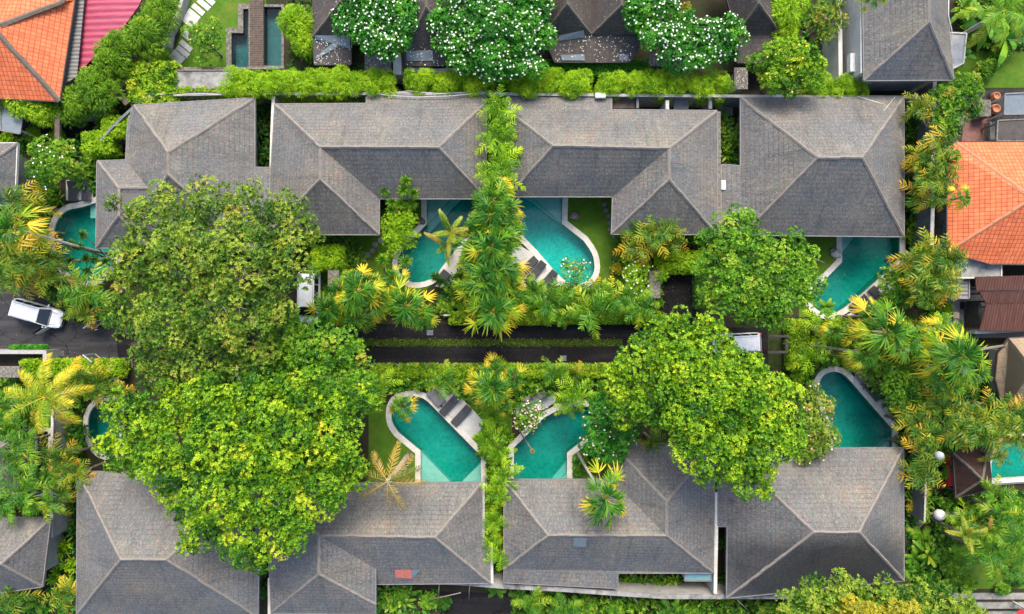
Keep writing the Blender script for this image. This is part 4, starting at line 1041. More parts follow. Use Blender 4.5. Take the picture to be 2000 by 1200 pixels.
terrace_roofs('dark shingled house at the top behind the right frangipani tree', [
   [(1398,-80,2.9),(1502,-80,2.9),(1482,-40,5.2)], [(1502,-80,2.9),(1525,66,2.9),(1482,6,5.2),(1482,-40,5.2)], [(1525,66,2.9),(1440,66,2.9),(1482,6,5.2)], [(1440,66,2.9),(1398,-80,2.9),(1482,-40,5.2),(1482,6,5.2)],
   [(1440,66,2.85),(1525,66,2.85),(1505,122,2.4),(1440,122,2.4)]], [(1444,-80),(1500,-80),(1520,66),(1444,66)])
# flashing sheets lying on those roofs
def patch(label, pts, mat, name='roof_flashing', cat='roof sheet', group='grey metal sheets on the dark roofs'):
    bpy.context.view_layer.update(); dg_ = bpy.context.evaluated_depsgraph_get(); P = []
    for p in pts:      # rest the sheet on the roof below it
        q = Vector(W(p[0], p[1], 0)); o_ = Vector((0, 0, H)); hit = sc.ray_cast(dg_, o_, (q-o_).normalized())
        P.append(hit[1] if hit[0] else Vector(W(*p)))
    n = len(P); V = [p+Vector((0, 0, .03)) for p in P]+[p+Vector((0, 0, .075)) for p in P]
    F = [tuple(n+i for i in range(n)), tuple(range(n))[::-1]]+[(i, (i+1) % n, n+(i+1) % n, n+i) for i in range(n)]
    if area([p[:2] for p in P]) < 0: F = [f[::-1] for f in F]
    return setp(mesh(name, V, F, M[mat]), label, cat, group)
patch('grey metal sheet on the dark roof beside the bamboo, upper one', [(615,70,2.95),(684,70,2.95),(684,96,2.78),(650,86,2.84),(616,78,2.9)], 'flash')
patch('slanting grey metal sheet on the dark roof beside the bamboo', [(617,112,2.66),(652,84,2.86),(662,92,2.82),(619,116,2.66)], 'flash')
patch('flat grey metal sheet below the dark roof between the frangipani trees', [(793,100,2.86),(846,100,2.86),(846,120,2.62),(795,120,2.62)], 'flash')
patch('slanted grey metal sheet on the left gable of the double gabled house', [(1092,70,2.95),(1140,60,3.25),(1142,74,2.9),(1092,81,2.8)], 'flash')
patch('small grey metal sheet at the left end of the double gabled house', [(1094,108,2.62),(1141,107,2.62),(1142,119,2.52),(1098,119,2.52)], 'flash')
patch('small grey metal sheet at the right end of the double gabled house', [(1208,107,2.6),(1228,107,2.6),(1227,119,2.52),(1210,119,2.52)], 'flash')
patch('faint grey metal sheet across the ridge of the villa with the yellow tipped palm', [(1120,1050,5.98),(1146,1050,5.98),(1144,1068,5.32),(1119,1067,5.38)], 'flash')
patch('red metal sheet on the dark slope of the lower middle villa', [(772,1113,4.08),(803,1113,4.08),(806,1130,3.52),(772,1128,3.58)], 'flash_red', group=None)
patch('blue grey corner of metal beside the red sheet on the lower middle villa', [(803.5,1113,4.08),(821,1113,4.08),(806.5,1130,3.52)], 'flash', group=None)

# ---- other roofs and canopies
def canopy(name, label, cat, pts, mat, posts=(), th=.08, rim=None, postmat='white_paint', axis=None, extra=None, partname='roof'):
    P = [Vector(W(*p)) for p in pts]; c = sum(P, Vector())/len(P); t = thing(name, label, cat, (c.x, c.y, 0))
    n = len(P); V = [p for p in P]+[p-Vector((0, 0, th)) for p in P]
    F = [tuple(range(n)), tuple(n+i for i in range(n))[::-1]]+[(i, n+i, n+(i+1) % n, (i+1) % n) for i in range(n)]
    uv = []
    for f in F: uv += [(V[i].x, V[i].y) for i in f]
    if area([p[:2] for p in P]) < 0: F = [f[::-1] for f in F]; uv = []; [uv.extend([(V[i].x, V[i].y) for i in f]) for f in F]
    mesh(partname, V, F, M[mat], t, uv)
    if rim:
        mb = MB()
        for i in range(n): a, b = P[i], P[(i+1) % n]; mb.bar(a+Vector((0, 0, .03)), b+Vector((0, 0, .03)), .10, .10)
        mb.out('rim', M[rim], t)
    for p in posts:
        x, y, z = W(*p); mb = MB(); mb.box(x-.06, x+.06, y-.06, y+.06, -.02, z-.02); mb.out('post', M[postmat], t)
    return t
canopy('corrugated_canopy', 'faded magenta corrugated canopy beside the upper left orange roof', 'canopy', [(168,-60,2.7),(300,-60,2.9),(272,10,2.9),(240,55,2.9),(150,146,2.7)], 'magenta', [(172,-40,2.6),(280,-40,2.7),(158,130,2.6),(238,50,2.7)], rim=None)
canopy('gutter_roof', 'narrow grey strip roof between the orange tiles and the magenta canopy', 'roof strip', [(147,-60,3.1),(170,-60,3.1),(150,150,3.1),(124,165,3.1)], 'grey_sheet', [(150,-40,3.0),(138,140,3.0)], rim=None)
canopy('concrete_roof', 'weathered flat concrete slab roof with white rim below the right orange roof', 'flat roof', [(1862,508,3.0),(1934,507,3.0),(1934,516,3.0),(1955,517,3.0),(1955,543,3.0),(1860,543,3.0)], 'concrete', [(1866,515,2.9),(1866,538,2.9),(1950,538,2.9)], rim='coping', th=.2, postmat='render')
canopy('concrete_roof', 'stained concrete slab roof below the top lawn, bamboo growing over its right end', 'flat roof', [(345,138,2.6),(455,138,2.6),(455,174,2.6),(345,174,2.6)], 'concrete', [(350,142,2.5),(450,142,2.5),(350,170,2.5),(450,170,2.5)], rim='stone', th=.2, postmat='render')
canopy('slatted_canopy', 'grey slatted canopy under the weathered concrete slab at the right', 'canopy', [(1856,546,2.5),(1892,546,2.5),(1892,583,2.5),(1856,583,2.5)], 'grey_sheet', [(1860,550,2.4),(1888,550,2.4),(1860,580,2.4),(1888,580,2.4)], rim='fascia')
canopy('tin_roof', 'upper strip of faded rusty corrugated roof at the right edge', 'shed roof', [(1905,541,3.2),(2080,536,3.2),(2080,566,2.9),(1907,568,2.9)], 'rust', [(1910,545,3.1),(1910,564,2.8)], postmat='wood')
canopy('tin_roof', 'middle strip of rusty corrugated roof at the right edge', 'shed roof', [(1913,570,2.8),(2080,568,2.8),(2080,592,2.5),(1926,593,2.5)], 'rust', [(1922,574,2.7),(1930,589,2.4)], postmat='wood')
canopy('tin_roof', 'lowest dark brown tiled shed roof at the right edge', 'shed roof', [(1926,595,2.75),(2080,593,2.75),(2080,648,2.2),(1913,646,2.2)], 'rust', [(1930,600,2.6),(1918,642,2.1)], postmat='wood')
canopy('plastic_awning', 'torn translucent awning hanging off the top right house', 'awning', [(1845,64,3.4),(1887,66,3.2),(1881,124,3.1),(1857,136,3.1),(1848,115,3.3)], 'membrane', [(1884,70,3.1),(1878,122,3.0)], rim='coping', th=.03)
canopy('glass_canopy', 'pale teal glass canopy at the corner of the villa with the yellow tipped palm', 'canopy', [(1337,1120,2.6),(1391,1120,2.6),(1391,1134,2.5),(1337,1134,2.5)], 'teal_glass', [(1340,1132,2.4),(1388,1132,2.4)], rim='fascia', th=.03)
# thatched building
th_ = [[(1972,662,3.0),(2120,650,3.0),(2090,720,6.2),(2020,722,6.2)], [(1950,690,2.6),(1972,662,3.0),(2020,722,6.2),(1960,800,2.6),(1945,740,2.4)], [(1960,800,2.6),(2020,722,6.2),(2090,720,6.2),(2120,805,2.6)], [(2120,650,3.0),(2120,805,2.6),(2090,720,6.2)]]
house('thatched_house', 'straw thatched building cut by the right edge', 'house', th_, [(1962,668),(2110,664),(2110,795),(1962,795)], 3.0, 'thatch', 'thatch', 'wood', wall='render', thick=.3, capw=.3)
# gazebo and bale
gz = [[(1862,885,2.4),(1930,872,2.4),(1920,938,4.2)], [(1930,872,2.4),(1937,955,2.4),(1920,938,4.2)], [(1937,955,2.4),(1868,972,2.4),(1920,938,4.2)], [(1868,972,2.4),(1862,885,2.4),(1920,938,4.2)]]
gt = thing('gazebo', 'dark hip roofed gazebo with a pale ridge beside the red cloth', 'gazebo', W(1898, 920, 0)); roof_faces(gt, gz, 'maroon', 'cap_grey', 'fascia_dark')
for (x, y) in [(1870,892),(1925,880),(1930,948),(1874,962)]:
    X, Y, Z = W(x, y, 2.3); MB().box(X-.07, X+.07, Y-.07, Y+.07, 0, 2.3).out('post', M['wood'], gt)
def cloth(label, pts, z, mat='red_cloth', name='cloth', cat='cloth'):
    P = wp(pts, z); xs = [p[0] for p in P]; ys = [p[1] for p in P]; n = 14; V = []; F = []
    a, b, c, d = [Vector(p) for p in P]
    for i in range(n+1):
        for j in range(n+1):
            u, v = i/n, j/n; p = (a*(1-u)+b*u)*(1-v)+(d*(1-u)+c*u)*v; V.append((p.x, p.y, z+.05*math.sin(u*9)+.04*math.sin(v*7+u*3)))
    m_ = (n+1)**2; V += [(x, y, zz-.02) for x, y, zz in V]
    for i in range(n):
        for j in range(n):
            q = (i*(n+1)+j, (i+1)*(n+1)+j, (i+1)*(n+1)+j+1, i*(n+1)+j+1); F.append(q); F.append(tuple(m_+k for k in q[::-1]))
    return setp(mesh(name, V, F, M[mat], None, None, True), label, cat)
cloth('red cloth spread on the ground beside the dark gazebo', [(1845,888),(1884,886),(1866,950),(1848,950)], .5)
canopy('parasol_canopy', 'bright red sunshade cut by the lower right corner', 'sunshade', [(1978,1212,2.4),(1990,1192,2.4),(2030,1186,2.4),(2060,1240,2.4),(1990,1240,2.4)], 'red_cloth', [(1990,1225,2.3),(2020,1200,2.3)], th=.03)

# ---- walls and fences
BW = 'walls between the villa plots'
wall_line('boundary_wall', 'long pale boundary wall running above the upper row of villas', 'wall', [(262,200),(300,186),(520,182),(535,183),(900,183),(1200,186),(1450,188),(1822,190)], 2.9, .16, 'grey_wall', group=BW, capm='render', capw=.03)
wall_line('boundary_wall', 'curved grey wall at the corner of the villa under the olive green tree', 'wall', [(196,275),(215,252),(240,228),(262,208)], 2.6, .16, 'grey_wall', group=BW, capm='grey_wall', capw=.02)
wall_line('boundary_wall', 'grey wall on the left side of the L shaped villa left of the palm row', 'wall', [(534,188),(531,260),(529,350),(528,455)], 2.9, .18, 'render', group=BW, capm='coping', capw=.03)
wall_line('boundary_wall', 'narrow wall between the right L shaped villa and the big square villa', 'wall', [(1404,218),(1405,330),(1405,455)], 3.0, .2, 'render', group=BW, capm='stone', capw=.03)
wall_line('boundary_wall', 'pale wall between the lower middle villas, beside the big square sooty villa', 'wall', [(1400,962),(1399,1060),(1397,1160)], 3.0, .2, 'render', group=BW, capm='coping', capw=.03)
wall_line('boundary_wall', 'pale wall on the right side of the villa with the red patch', 'wall', [(944,945),(944,1062),(960,1068),(961,1140)], 2.7, .15, 'render', group=BW, capm='coping', capw=.03)
wall_line('boundary_wall', 'weathered wall below the lower middle villas beside the dark courtyard', 'wall', [(800,1135),(900,1139),(985,1146),(1100,1152),(1208,1160),(1300,1166),(1398,1166),(1560,1166)], 2.6, .3, 'render', group=BW, capm='concrete', capw=.03)
wall_line('boundary_wall', 'wall on the left side of the villa with the red patch', 'wall', [(526,1130),(526,1200),(526,1260)], 2.7, .18, 'render', group=BW, capm='coping', capw=.03)
wall_line('boundary_wall', 'tall pale wall right of the upper right square villa', 'wall', [(1826,160),(1823,270),(1822,400),(1820,482)], 2.8, .2, 'grey_wall', group=BW, capm='coping', capw=.04)
wall_line('boundary_wall', 'thin pale wall hidden among the leaning palms on the right', 'wall', [(1815,640),(1812,760),(1810,900),(1806,1020)], 2.2, .10, 'grey_wall', group=BW, capm='render', capw=.02)
wall_line('boundary_wall', 'dark wall left of the right orange roof', 'wall', [(1846,335),(1846,490)], 2.4, .2, 'concrete', group=BW)
wall_line('boundary_wall', 'grey wall at the left edge beside the narrow pool', 'wall', [(102,800),(101,900),(100,1050)], 2.4, .16, 'render', group=BW, capm='coping', capw=.02)
wall_line('boundary_wall', 'curving grey garden wall beside the stepping slabs of the top lawn', 'wall', [(362,-20),(345,30),(328,62),(324,88),(305,112),(268,140),(232,172),(205,205),(180,224),(166,229),(140,228)], .9, .26, 'render', group=BW)
wall_line('boundary_wall', 'short white wall below the dark roofs between the frangipani trees', 'wall', [(800,136),(850,138),(902,136)], 2.0, .3, 'white_wall', group=BW)
wall_line('boundary_wall', 'low pale wall behind the hedge under the two middle pools', 'wall', [(866,616),(1240,617)], .9, .12, 'coping', group=BW)
wall_line('boundary_wall', 'stone edge below the top lawn and the dark pools', 'wall', [(345,134),(450,134),(555,132)], 2.2, .2, 'stone', group=BW)
wall_line('boundary_wall', 'pale wall between the tall white walled house and the lime hedge', 'wall', [(1640,-60),(1642,150),(1700,158)], 2.8, .3, 'coping', group=BW)
wall_line('boundary_wall', 'pale wall below the thatched building and the tin roofs', 'wall', [(1905,650),(1960,648),(2080,642)], 1.6, .2, 'white_wall', group=BW)
wall_line('boundary_wall', 'grey wall at the left below the white car', 'wall', [(-60,688),(87,688),(87,706)], 1.6, .3, 'render', group=BW)
wall_line('boundary_wall', 'stone edge of the pool cut by the right edge', 'wall', [(1930,942),(2090,932)], .5, .3, 'coping', group=BW)
wall_line('road_kerb', 'thin pale kerb along the lower side of the middle driveway', 'kerb', [(720,713),(1210,713)], .16, .12, 'coping')
# inner courts behind the boundary wall
def blk(name, label, cat, x0, y0, x1, y1, z0, z1, mat, group=None):
    a = W(x0, y1, z1); b = W(x1, y0, z1); mb = MB(); mb.box(a[0], b[0], a[1], b[1], z0, z1)
    return setp(bevel(mb.out(name, M[mat])), label, cat, group)
def bevel(o, w_=.03):
    m = o.modifiers.new('bevel', 'BEVEL'); m.width = w_; m.segments = 2; m.limit_method = 'ANGLE'; return o
SL = 'stone gate slabs'
blk('stone_slab', 'rough stone slab roof on the gate pillar beside the right branch drive', 'stone slab', 1268, 529, 1290, 583, 1.9, 2.2, 'stone', SL)
blk('gate_pillar', 'pillar under the rough stone slab beside the right branch drive', 'pillar', 1272, 536, 1286, 576, 0, 1.9, 'render', 'pillars under the stone slabs')
blk('stone_slab', 'rough stone slab roof between the silver van and the palms', 'stone slab', 640, 528, 662, 562, 1.9, 2.2, 'stone', SL)
blk('gate_pillar', 'pillar under the stone slab between the silver van and the palms', 'pillar', 644, 534, 658, 556, 0, 1.9, 'render', 'pillars under the stone slabs')
blk('stone_slab', 'rough stone slab with pale roots at the left edge above the coconut palm', 'stone slab', -6, 716, 38, 738, 1.9, 2.2, 'stone', SL)
blk('gate_pillar', 'pillar under the stone slab at the left edge', 'pillar', 0, 720, 32, 734, 0, 1.9, 'render', 'pillars under the stone slabs')
blk('stone_slab', 'rough stone slab at the top below the right frangipani tree', 'stone slab', 1434, 132, 1461, 175, 1.9, 2.2, 'stone', SL)
blk('stone_slab', 'pebbled stone slab below the double gabled house', 'stone slab', 1268, 103, 1321, 130, 1.9, 2.2, 'stone', SL)
blk('stone_slab', 'leaf strewn stone slab under the left frangipani tree', 'stone slab', 712, 108, 764, 142, 1.9, 2.2, 'stone', SL)
blk('gate_pillar', 'pillar under the slab below the right frangipani tree', 'pillar', 1438, 138, 1457, 170, 0, 1.9, 'render', 'pillars under the stone slabs')
blk('gate_pillar', 'pillar under the pebbled slab below the double gabled house', 'pillar', 1274, 108, 1315, 126, 0, 1.9, 'render', 'pillars under the stone slabs')
blk('gate_pillar', 'pillar under the leaf strewn slab below the left frangipani tree', 'pillar', 718, 112, 758, 138, 0, 1.9, 'render', 'pillars under the stone slabs')
blk('white_gateway', 'white plastered gateway below the left frangipani tree', 'gateway', 768, 108, 784, 146, 0, 2.3, 'white_wall')
blk('water_tank_box', 'white box on the boundary wall above the right L shaped villa', 'box', 1163, 181, 1183, 191, 2.9, 3.3, 'white_paint', 'white boxes on the boundary wall')
blk('water_tank_box', 'white box on the boundary wall at the corner of the upper right square villa', 'box', 1510, 185, 1531, 194, 2.9, 3.3, 'white_paint', 'white boxes on the boundary wall')
blk('air_conditioner', 'white air conditioner on the narrow wall beside the big square villa', 'air conditioner', 1409, 352, 1418, 371, 2.6, 3.0, 'white_paint')
blk('air_conditioner', 'white air conditioner on the left wall of the tall top right house', 'air conditioner', 1661, 104, 1675, 140, 3.0, 3.6, 'white_paint')
blk('court_divider', 'short cross wall in the narrow court above the right L shaped villa', 'wall', 1243, 186, 1248, 212, 0, 2.6, 'grey_wall', BW)
blk('court_divider', 'pale duct wall in the court above the right L shaped villa', 'wall', 1300, 196, 1307, 214, 0, 2.8, 'white_wall', BW)
blk('court_divider', 'grey cross wall at the right end of the court above the right L shaped villa', 'wall', 1384, 188, 1391, 213, 0, 2.6, 'grey_wall', BW)
blk('lean_to_roof', 'small brown shingled lean-to roof in the court above the right L shaped villa', 'roof', 1195, 188, 1241, 212, 2.1, 2.25, 'wood')
blk('lean_to_roof', 'small grey panelled roof in the court above the right L shaped villa', 'roof', 1316, 191, 1345, 213, 1.8, 1.95, 'grey_wall')
blk('court_floor', 'grey paved court in the gap right of the right L shaped villa', 'floor slab', 1398, 206, 1432, 226, .02, .3, 'paving')
canopy('carport_roof', 'grey corrugated carport roof under the tall palms at the far left', 'roof', [(1,208,2.5),(44,232,2.5),(40,262,2.5),(2,255,2.5)], 'flash', [(6,215,2.4),(38,255,2.4)], rim='fascia')

# cluttered court beside the brick paving at the upper right
canopy('court_roof', 'low dark grey tiled roof above the right orange roof', 'roof', [(1948,236,2.2),(2080,230,2.2),(2080,276,2.5),(1946,276,2.5)], 'fascia_dark', [(1952,240,2.1),(1952,272,2.3)], rim='stone', postmat='stone')
canopy('court_roof', 'dark corrugated roof with pale edge over the court at the upper right edge', 'roof', [(1962,184,2.4),(2080,178,2.4),(2080,222,2.2),(1960,224,2.2)], 'flash', [(1966,188,2.3),(1966,220,2.1)], rim='fascia')
blk('altar_plinth', 'dark stone altar plinth between the brick paving and the corrugated roof', 'plinth', 1912, 195, 1936, 228, 0, 1.1, 'stone', 'dark stone blocks in the upper right court')
blk('altar_plinth', 'low dark stone block below the green tree of the upper right court', 'plinth', 1866, 228, 1886, 246, 0, .8, 'stone', 'dark stone blocks in the upper right court')
blk('altar_plinth', 'grey stone block left of the low dark grey tiled roof', 'plinth', 1934, 238, 1944, 274, 0, .7, 'concrete', 'dark stone blocks in the upper right court')
def pot(label, px, py, r=.32, h=.6):
    x, y, _ = W(px, py, h); return setp(MB().lathe((x, y, 0), [(r*.55, 0), (r*.9, h*.3), (r, h*.65), (r*.72, h*.92), (r*.8, h), (r*.66, h), (r*.6, h*.8)], 18).out('clay_pot', M['cap_orange'], None, True), label, 'pot', 'clay pots in the upper right court')
pot('orange clay pot above the dark stone plinth in the upper right court', 1948, 187, .36); pot('orange clay pot between the plinth and the corrugated roof', 1947, 212, .42)
blk('storage_crate', 'pale crate in the courtyard under the slatted canopy', 'crate', 1862, 610, 1874, 622, .3, .7, 'wood_pale', 'things in the tin roof courtyard')
blk('storage_crate', 'dark crate beside the slatted canopy in the tin roof courtyard', 'crate', 1884, 590, 1898, 604, 0, .6, 'black', 'things in the tin roof courtyard')
blk('storage_crate', 'grey metal table in the dark passage left of the tin roofs', 'table', 1900, 598, 1908, 622, .6, .75, 'metal', 'things in the tin roof courtyard')
blk('shed_wall', 'dark wall left of the lowest tin roof', 'wall', 1912, 590, 1916, 640, 0, 1.8, 'fascia_dark')

# wood beams and poles
def bar(name, label, cat, a, b, wd, ht, mat, group=None):
    mb = MB(); mb.bar(W(*a), W(*b), wd, ht); return setp(mb.out(name, M[mat]), label, cat, group)
bar('timber_beam', 'brown timber beam slanting between the two bamboo thickets at the upper left', 'beam', (211,160,2.6), (250,204,2.6), .42, .25, 'wood', 'brown timber beams at the upper left')
bar('timber_beam', 'brown timber beam standing below the orange roof at the left', 'beam', (114,222,2.5), (113,276,2.5), .38, .25, 'wood', 'brown timber beams at the upper left')
def rail(name, label, pts, rad, mat='pipe', cat='pipe', group='pipes and cables along the boundary wall'):
    mb = MB(); mb.tube([W(*p) for p in pts], rad, 6); return setp(mb.out(name, M[mat], None, True), label, cat, group)
rail('water_pipe', 'white pipe sagging along the boundary wall above the left L shaped villa', [(715,180,3.05),(760,187,3.2),(815,190,3.3),(880,188,3.3),(950,181,3.1)], .035)
rail('water_pipe', 'second white pipe crossing the boundary wall above the left L shaped villa', [(740,184,3.0),(800,178,3.1),(850,184,3.15),(960,178,3.0)], .03)
rail('water_pipe', 'white pipe lying on the eave of the upper right square villa', [(1675,189,3.3),(1735,207,3.75)], .05)
rail('water_pipe', 'thin grey pipe crossing the eave of the upper right square villa', [(1748,190,3.5),(1722,222,4.25)], .03)
rail('water_pipe', 'bent white pipe beside the tall pale wall at the upper right', [(1802,202,2.9),(1822,208,3.0),(1810,250,2.7),(1802,230,2.7)], .04)
rail('water_pipe', 'cable along the boundary wall between the two villa plots at the upper left', [(300,188,3.1),(380,180,3.1),(470,184,3.1),(530,181,3.1)], .03, 'black')
rail('water_pipe', 'white cable hanging down the edge of the top right house', [(1853,-10,4.8),(1852,30,4.8),(1859,60,4.5),(1858,95,4.2),(1862,125,4.0)], .04)
for i, (a, b, l) in enumerate([((900,1158,2.2),(838,1172,1.2),'leftmost bamboo prop leaning on the bottom wall'),((858,1140,2.4),(856,1168,.6),'bamboo prop on the bottom wall below the red roof sheet'),((917,1142,2.4),(916,1170,.6),'bamboo prop on the bottom wall above the dark courtyard'),
                        ((1036,1152,2.4),(1039,1166,.6),'bamboo prop on the bottom wall right of the dark courtyard'),((1090,1154,2.4),(1093,1176,.6),'bamboo prop on the bottom wall above the coconut seedlings'),((1190,1158,2.4),(1196,1178,.6),'bamboo prop on the bottom wall below the faint roof sheet'),
                        ((1236,1164,2.4),(1250,1186,.6),'leaning bamboo prop below the broad leaved bed'),((1290,1166,2.4),(1302,1184,.6),'bamboo prop left of the pale shrub on the bottom wall'),((1440,1172,2.4),(1462,1194,.6),'bamboo prop on the bottom wall below the sooty villa')]):
    rail('bamboo_prop', l, [a, b], .04, 'wood_pale', 'pole', 'bamboo props along the bottom wall')

# timber walkway
wk = thing('timber_walkway', 'dark timber boardwalk between the two dark pools at the top', 'walkway', W(501, 66, 0))
for i in range(40):
    y = -40+i*4.4; a = W(488, y+3.9, .3); b = W(514.5, y, .3); MB().box(a[0], b[0], a[1], b[1], .24, .30).out('plank', M['wood'], wk)
for x in (493, 509): a = W(x, 136, .2); b = W(x+3, -40, .2); MB().box(a[0], b[0], a[1], b[1], .0, .235).out('bearer', M['wood'], wk)
# stepping slabs
def slab(label, px, py, w_, l_, rot, z=.05, mat='white_wall', name='stepping_slab', group='white stepping slabs across the top lawn'):
    x, y, _ = W(px, py, z); c, s = math.cos(rot), math.sin(rot)
    mb = MB(); mb.obox((x, y, z/2+.012), (c*w_/2, s*w_/2, 0), (-s*l_/2, c*l_/2, 0), (0, 0, z/2)); return setp(bevel(mb.out(name, M[mat]), .015), label, 'slab', group)
for x, y, lw, o in [(345,113,.85,'lowest and largest'),(357,101,.44,'second from the bottom'),(363,90,.44,'third from the bottom'),(369,72,.6,'beneath the left side of the small tree'),(370,41,.8,'wide one above the small tree'),(378,29,.44,'next above the wide upper one'),(387,19,.44,'third from the top edge'),(398,9,.44,'second from the top edge'),(407,-1,.44,'cut by the top edge')]:
    slab('white stepping slab on the top lawn, '+o, x, y, lw, 1.2, math.radians(50))
def disc(label, px, py, r, z=.07, mat='paving', name='stepping_stone', group='round stepping stones in the lawns'):
    x, y, _ = W(px, py, 0); n = 14; P = [(x+r*random.uniform(.9, 1.08)*math.cos(2*math.pi*k/n), y+r*random.uniform(.9, 1.08)*math.sin(2*math.pi*k/n)) for k in range(n)]
    return setp(prism(name, P, .0, z, M[mat]), label, 'stepping stone', group)
for i, (x, y) in enumerate([(744,470),(733,478),(728,490),(718,498),(710,508),(701,522),(693,534)]):
    disc('round stepping stone left of the upper pool, '+['nearest the villa corner','second from the villa corner','third from the villa corner','middle of the line','third from the palms','second from the palms','nearest the palms'][i], x, y, .24)
for i, (x, y) in enumerate([(1180,400),(1183,412),(1189,422),(1191,436),(1192,448),(1199,461)]):
    disc('small stepping stone beside the right L shaped villa wing, '+['first from the eave','second from the eave','third from the eave','fourth from the eave','fifth from the eave','lowest one'][i], x, y, .19)
for i, (x, y) in enumerate([(1166,905),(1168,914),(1169,924)]):
    disc('stepping stone beside the leaning palm in the lower lawn, '+['upper','middle','lower'][i], x, y, .2)
def boulder(label, px, py, r, mat='stone', name='boulder', group=None):
    x, y, _ = W(px, py, .2); V = []; F = []; n, m_ = 14, 8
    for i in range(m_+1):
        for k in range(n):
            ph = math.pi*i/m_; a = 2*math.pi*k/n; q = r*(1+.12*math.sin(3*a+i)+.08*math.sin(5*ph+k)); V.append((x+q*math.sin(ph)*math.cos(a), y+q*math.sin(ph)*math.sin(a)*.85, .7*r*math.cos(ph)+.35*r))
    for i in range(m_):
        for k in range(n): F.append((i*n+k, (i+1)*n+k, (i+1)*n+(k+1) % n, i*n+(k+1) % n))
    return setp(mesh(name, V, F, M[mat], None, None, True), label, 'boulder', group)
boulder('grey boulder on the lawn right of the upper middle pool', 1122, 422, .42)
boulder('white boulder on the lawn beside the upper right pool', 1634, 496, .42, 'coping')
boulder('dark stone behind the white boulder on the lawn beside the upper right pool', 1629, 488, .3)
boulder('grey stones beside the top bend of the upper left pool coping', 822, 432, .35)

# ---- loungers
def lounger(label, px, py, rot, cloth='cloth_dark', L=1.95, w_=.66):
    x, y, _ = W(px, py, .35); t = thing('sun_lounger', label, 'sun lounger', (x, y, .075), 'dark sun loungers beside the pools', rot)
    f = MB(); f.box(-L/2, L/2, -w_/2, -w_/2+.05, .24, .30); f.box(-L/2, L/2, w_/2-.05, w_/2, .24, .30); f.box(-L/2, -L/2+.05, -w_/2, w_/2, .245, .295); f.box(L/2-.05, L/2, -w_/2, w_/2, .245, .295); f.out('frame', M['wood_pale'], t, False, False)
    for sx in (-L/2+.15, L/2-.15):
        for sy in (-w_/2+.035, w_/2-.035): MB().box(sx-.03, sx+.03, sy-.025, sy+.025, 0, .24).out('leg', M['wood_pale'], t, False, False)
    m_ = MB(); m_.box(-L/2+.02, L*.18, -w_/2+.02, w_/2-.02, .30, .38); bevel(m_.out('mattress', M[cloth], t, False, False), .03)
    b = MB(); b.obox((L*.34, 0, .45), (L*.165, 0, .10), (0, w_/2-.02, 0), (-.02, 0, .04)); bevel(b.out('backrest', M[cloth], t, False, False), .03)
    return t
dg = math.radians
lounger('dark lounger on the upper middle deck, nearest the palms', 1031, 521, dg(142)+math.pi/2-dg(8), 'cloth_dark')
lounger('dark lounger in the middle of the upper middle deck', 1047, 531, dg(50), 'cloth_dark')
lounger('dark lounger on the upper middle deck, nearest the pool end', 1069, 549, dg(50), 'cloth_dark')
def small_table(label, px, py, rot, w_=.5, cl='cloth_dark', h=.38):
    x, y, _ = W(px, py, h); t = thing('footstool', label, 'footstool', (x, y, .075), 'dark footstools on the pool decks', rot)
    b = MB(); b.box(-w_/2, w_/2, -w_/2, w_/2, h-.13, h); bevel(b.out('cushion', M[cl], t, False, False), .03)
    for sx in (-1, 1):
        for sy in (-1, 1): MB().box(sx*(w_/2-.06)-.025, sx*(w_/2-.06)+.025, sy*(w_/2-.06)-.025, sy*(w_/2-.06)+.025, 0, h-.13).out('leg', M['wood_pale'], t, False, False)
small_table('dark footstool in front of the middle lounger of the upper middle deck', 1032, 546, dg(50))
small_table('dark footstool at the lower end of the upper middle deck', 1052, 564, dg(50))
small_table('dark footstool nearest the palms on the upper middle deck', 1021, 535, dg(50))
small_table('lone dark square stool on the deck left of the tall palm row', 868, 538, dg(50), .75)
lounger('grey brown lounger at the top of the row beside the lower middle pool', 852, 776, dg(130), 'cloth_grey', 1.5, .9)
lounger('second dark lounger of the row beside the lower middle pool', 878, 792, dg(48))
lounger('third dark lounger of the row beside the lower middle pool', 901, 812, dg(48))
lounger('upper dark lounger on the white deck of the upper right pool', 1716, 580, dg(-50))
lounger('lower dark lounger on the white deck of the upper right pool', 1697, 597, dg(-50))
lounger('lowest dark lounger on the white deck of the upper right pool', 1680, 609, dg(-50))
lounger('dark lounger behind the rim of the lower right pool', 1690, 744, dg(130), 'cloth_grey')
lounger('second dark lounger behind the rim of the lower right pool', 1702, 763, dg(130), 'cloth_dark')
lounger('grey lounger on the deck above the pool beside the pink flowering tree', 1044, 778, dg(20), 'cloth_grey')
lounger('dark lounger at the left above the round pool, left one', 142, 374, dg(90), 'cloth_dark', 1.6, .7)
lounger('dark lounger at the left above the round pool, right one', 168, 374, dg(90), 'cloth_dark', 1.6, .7)

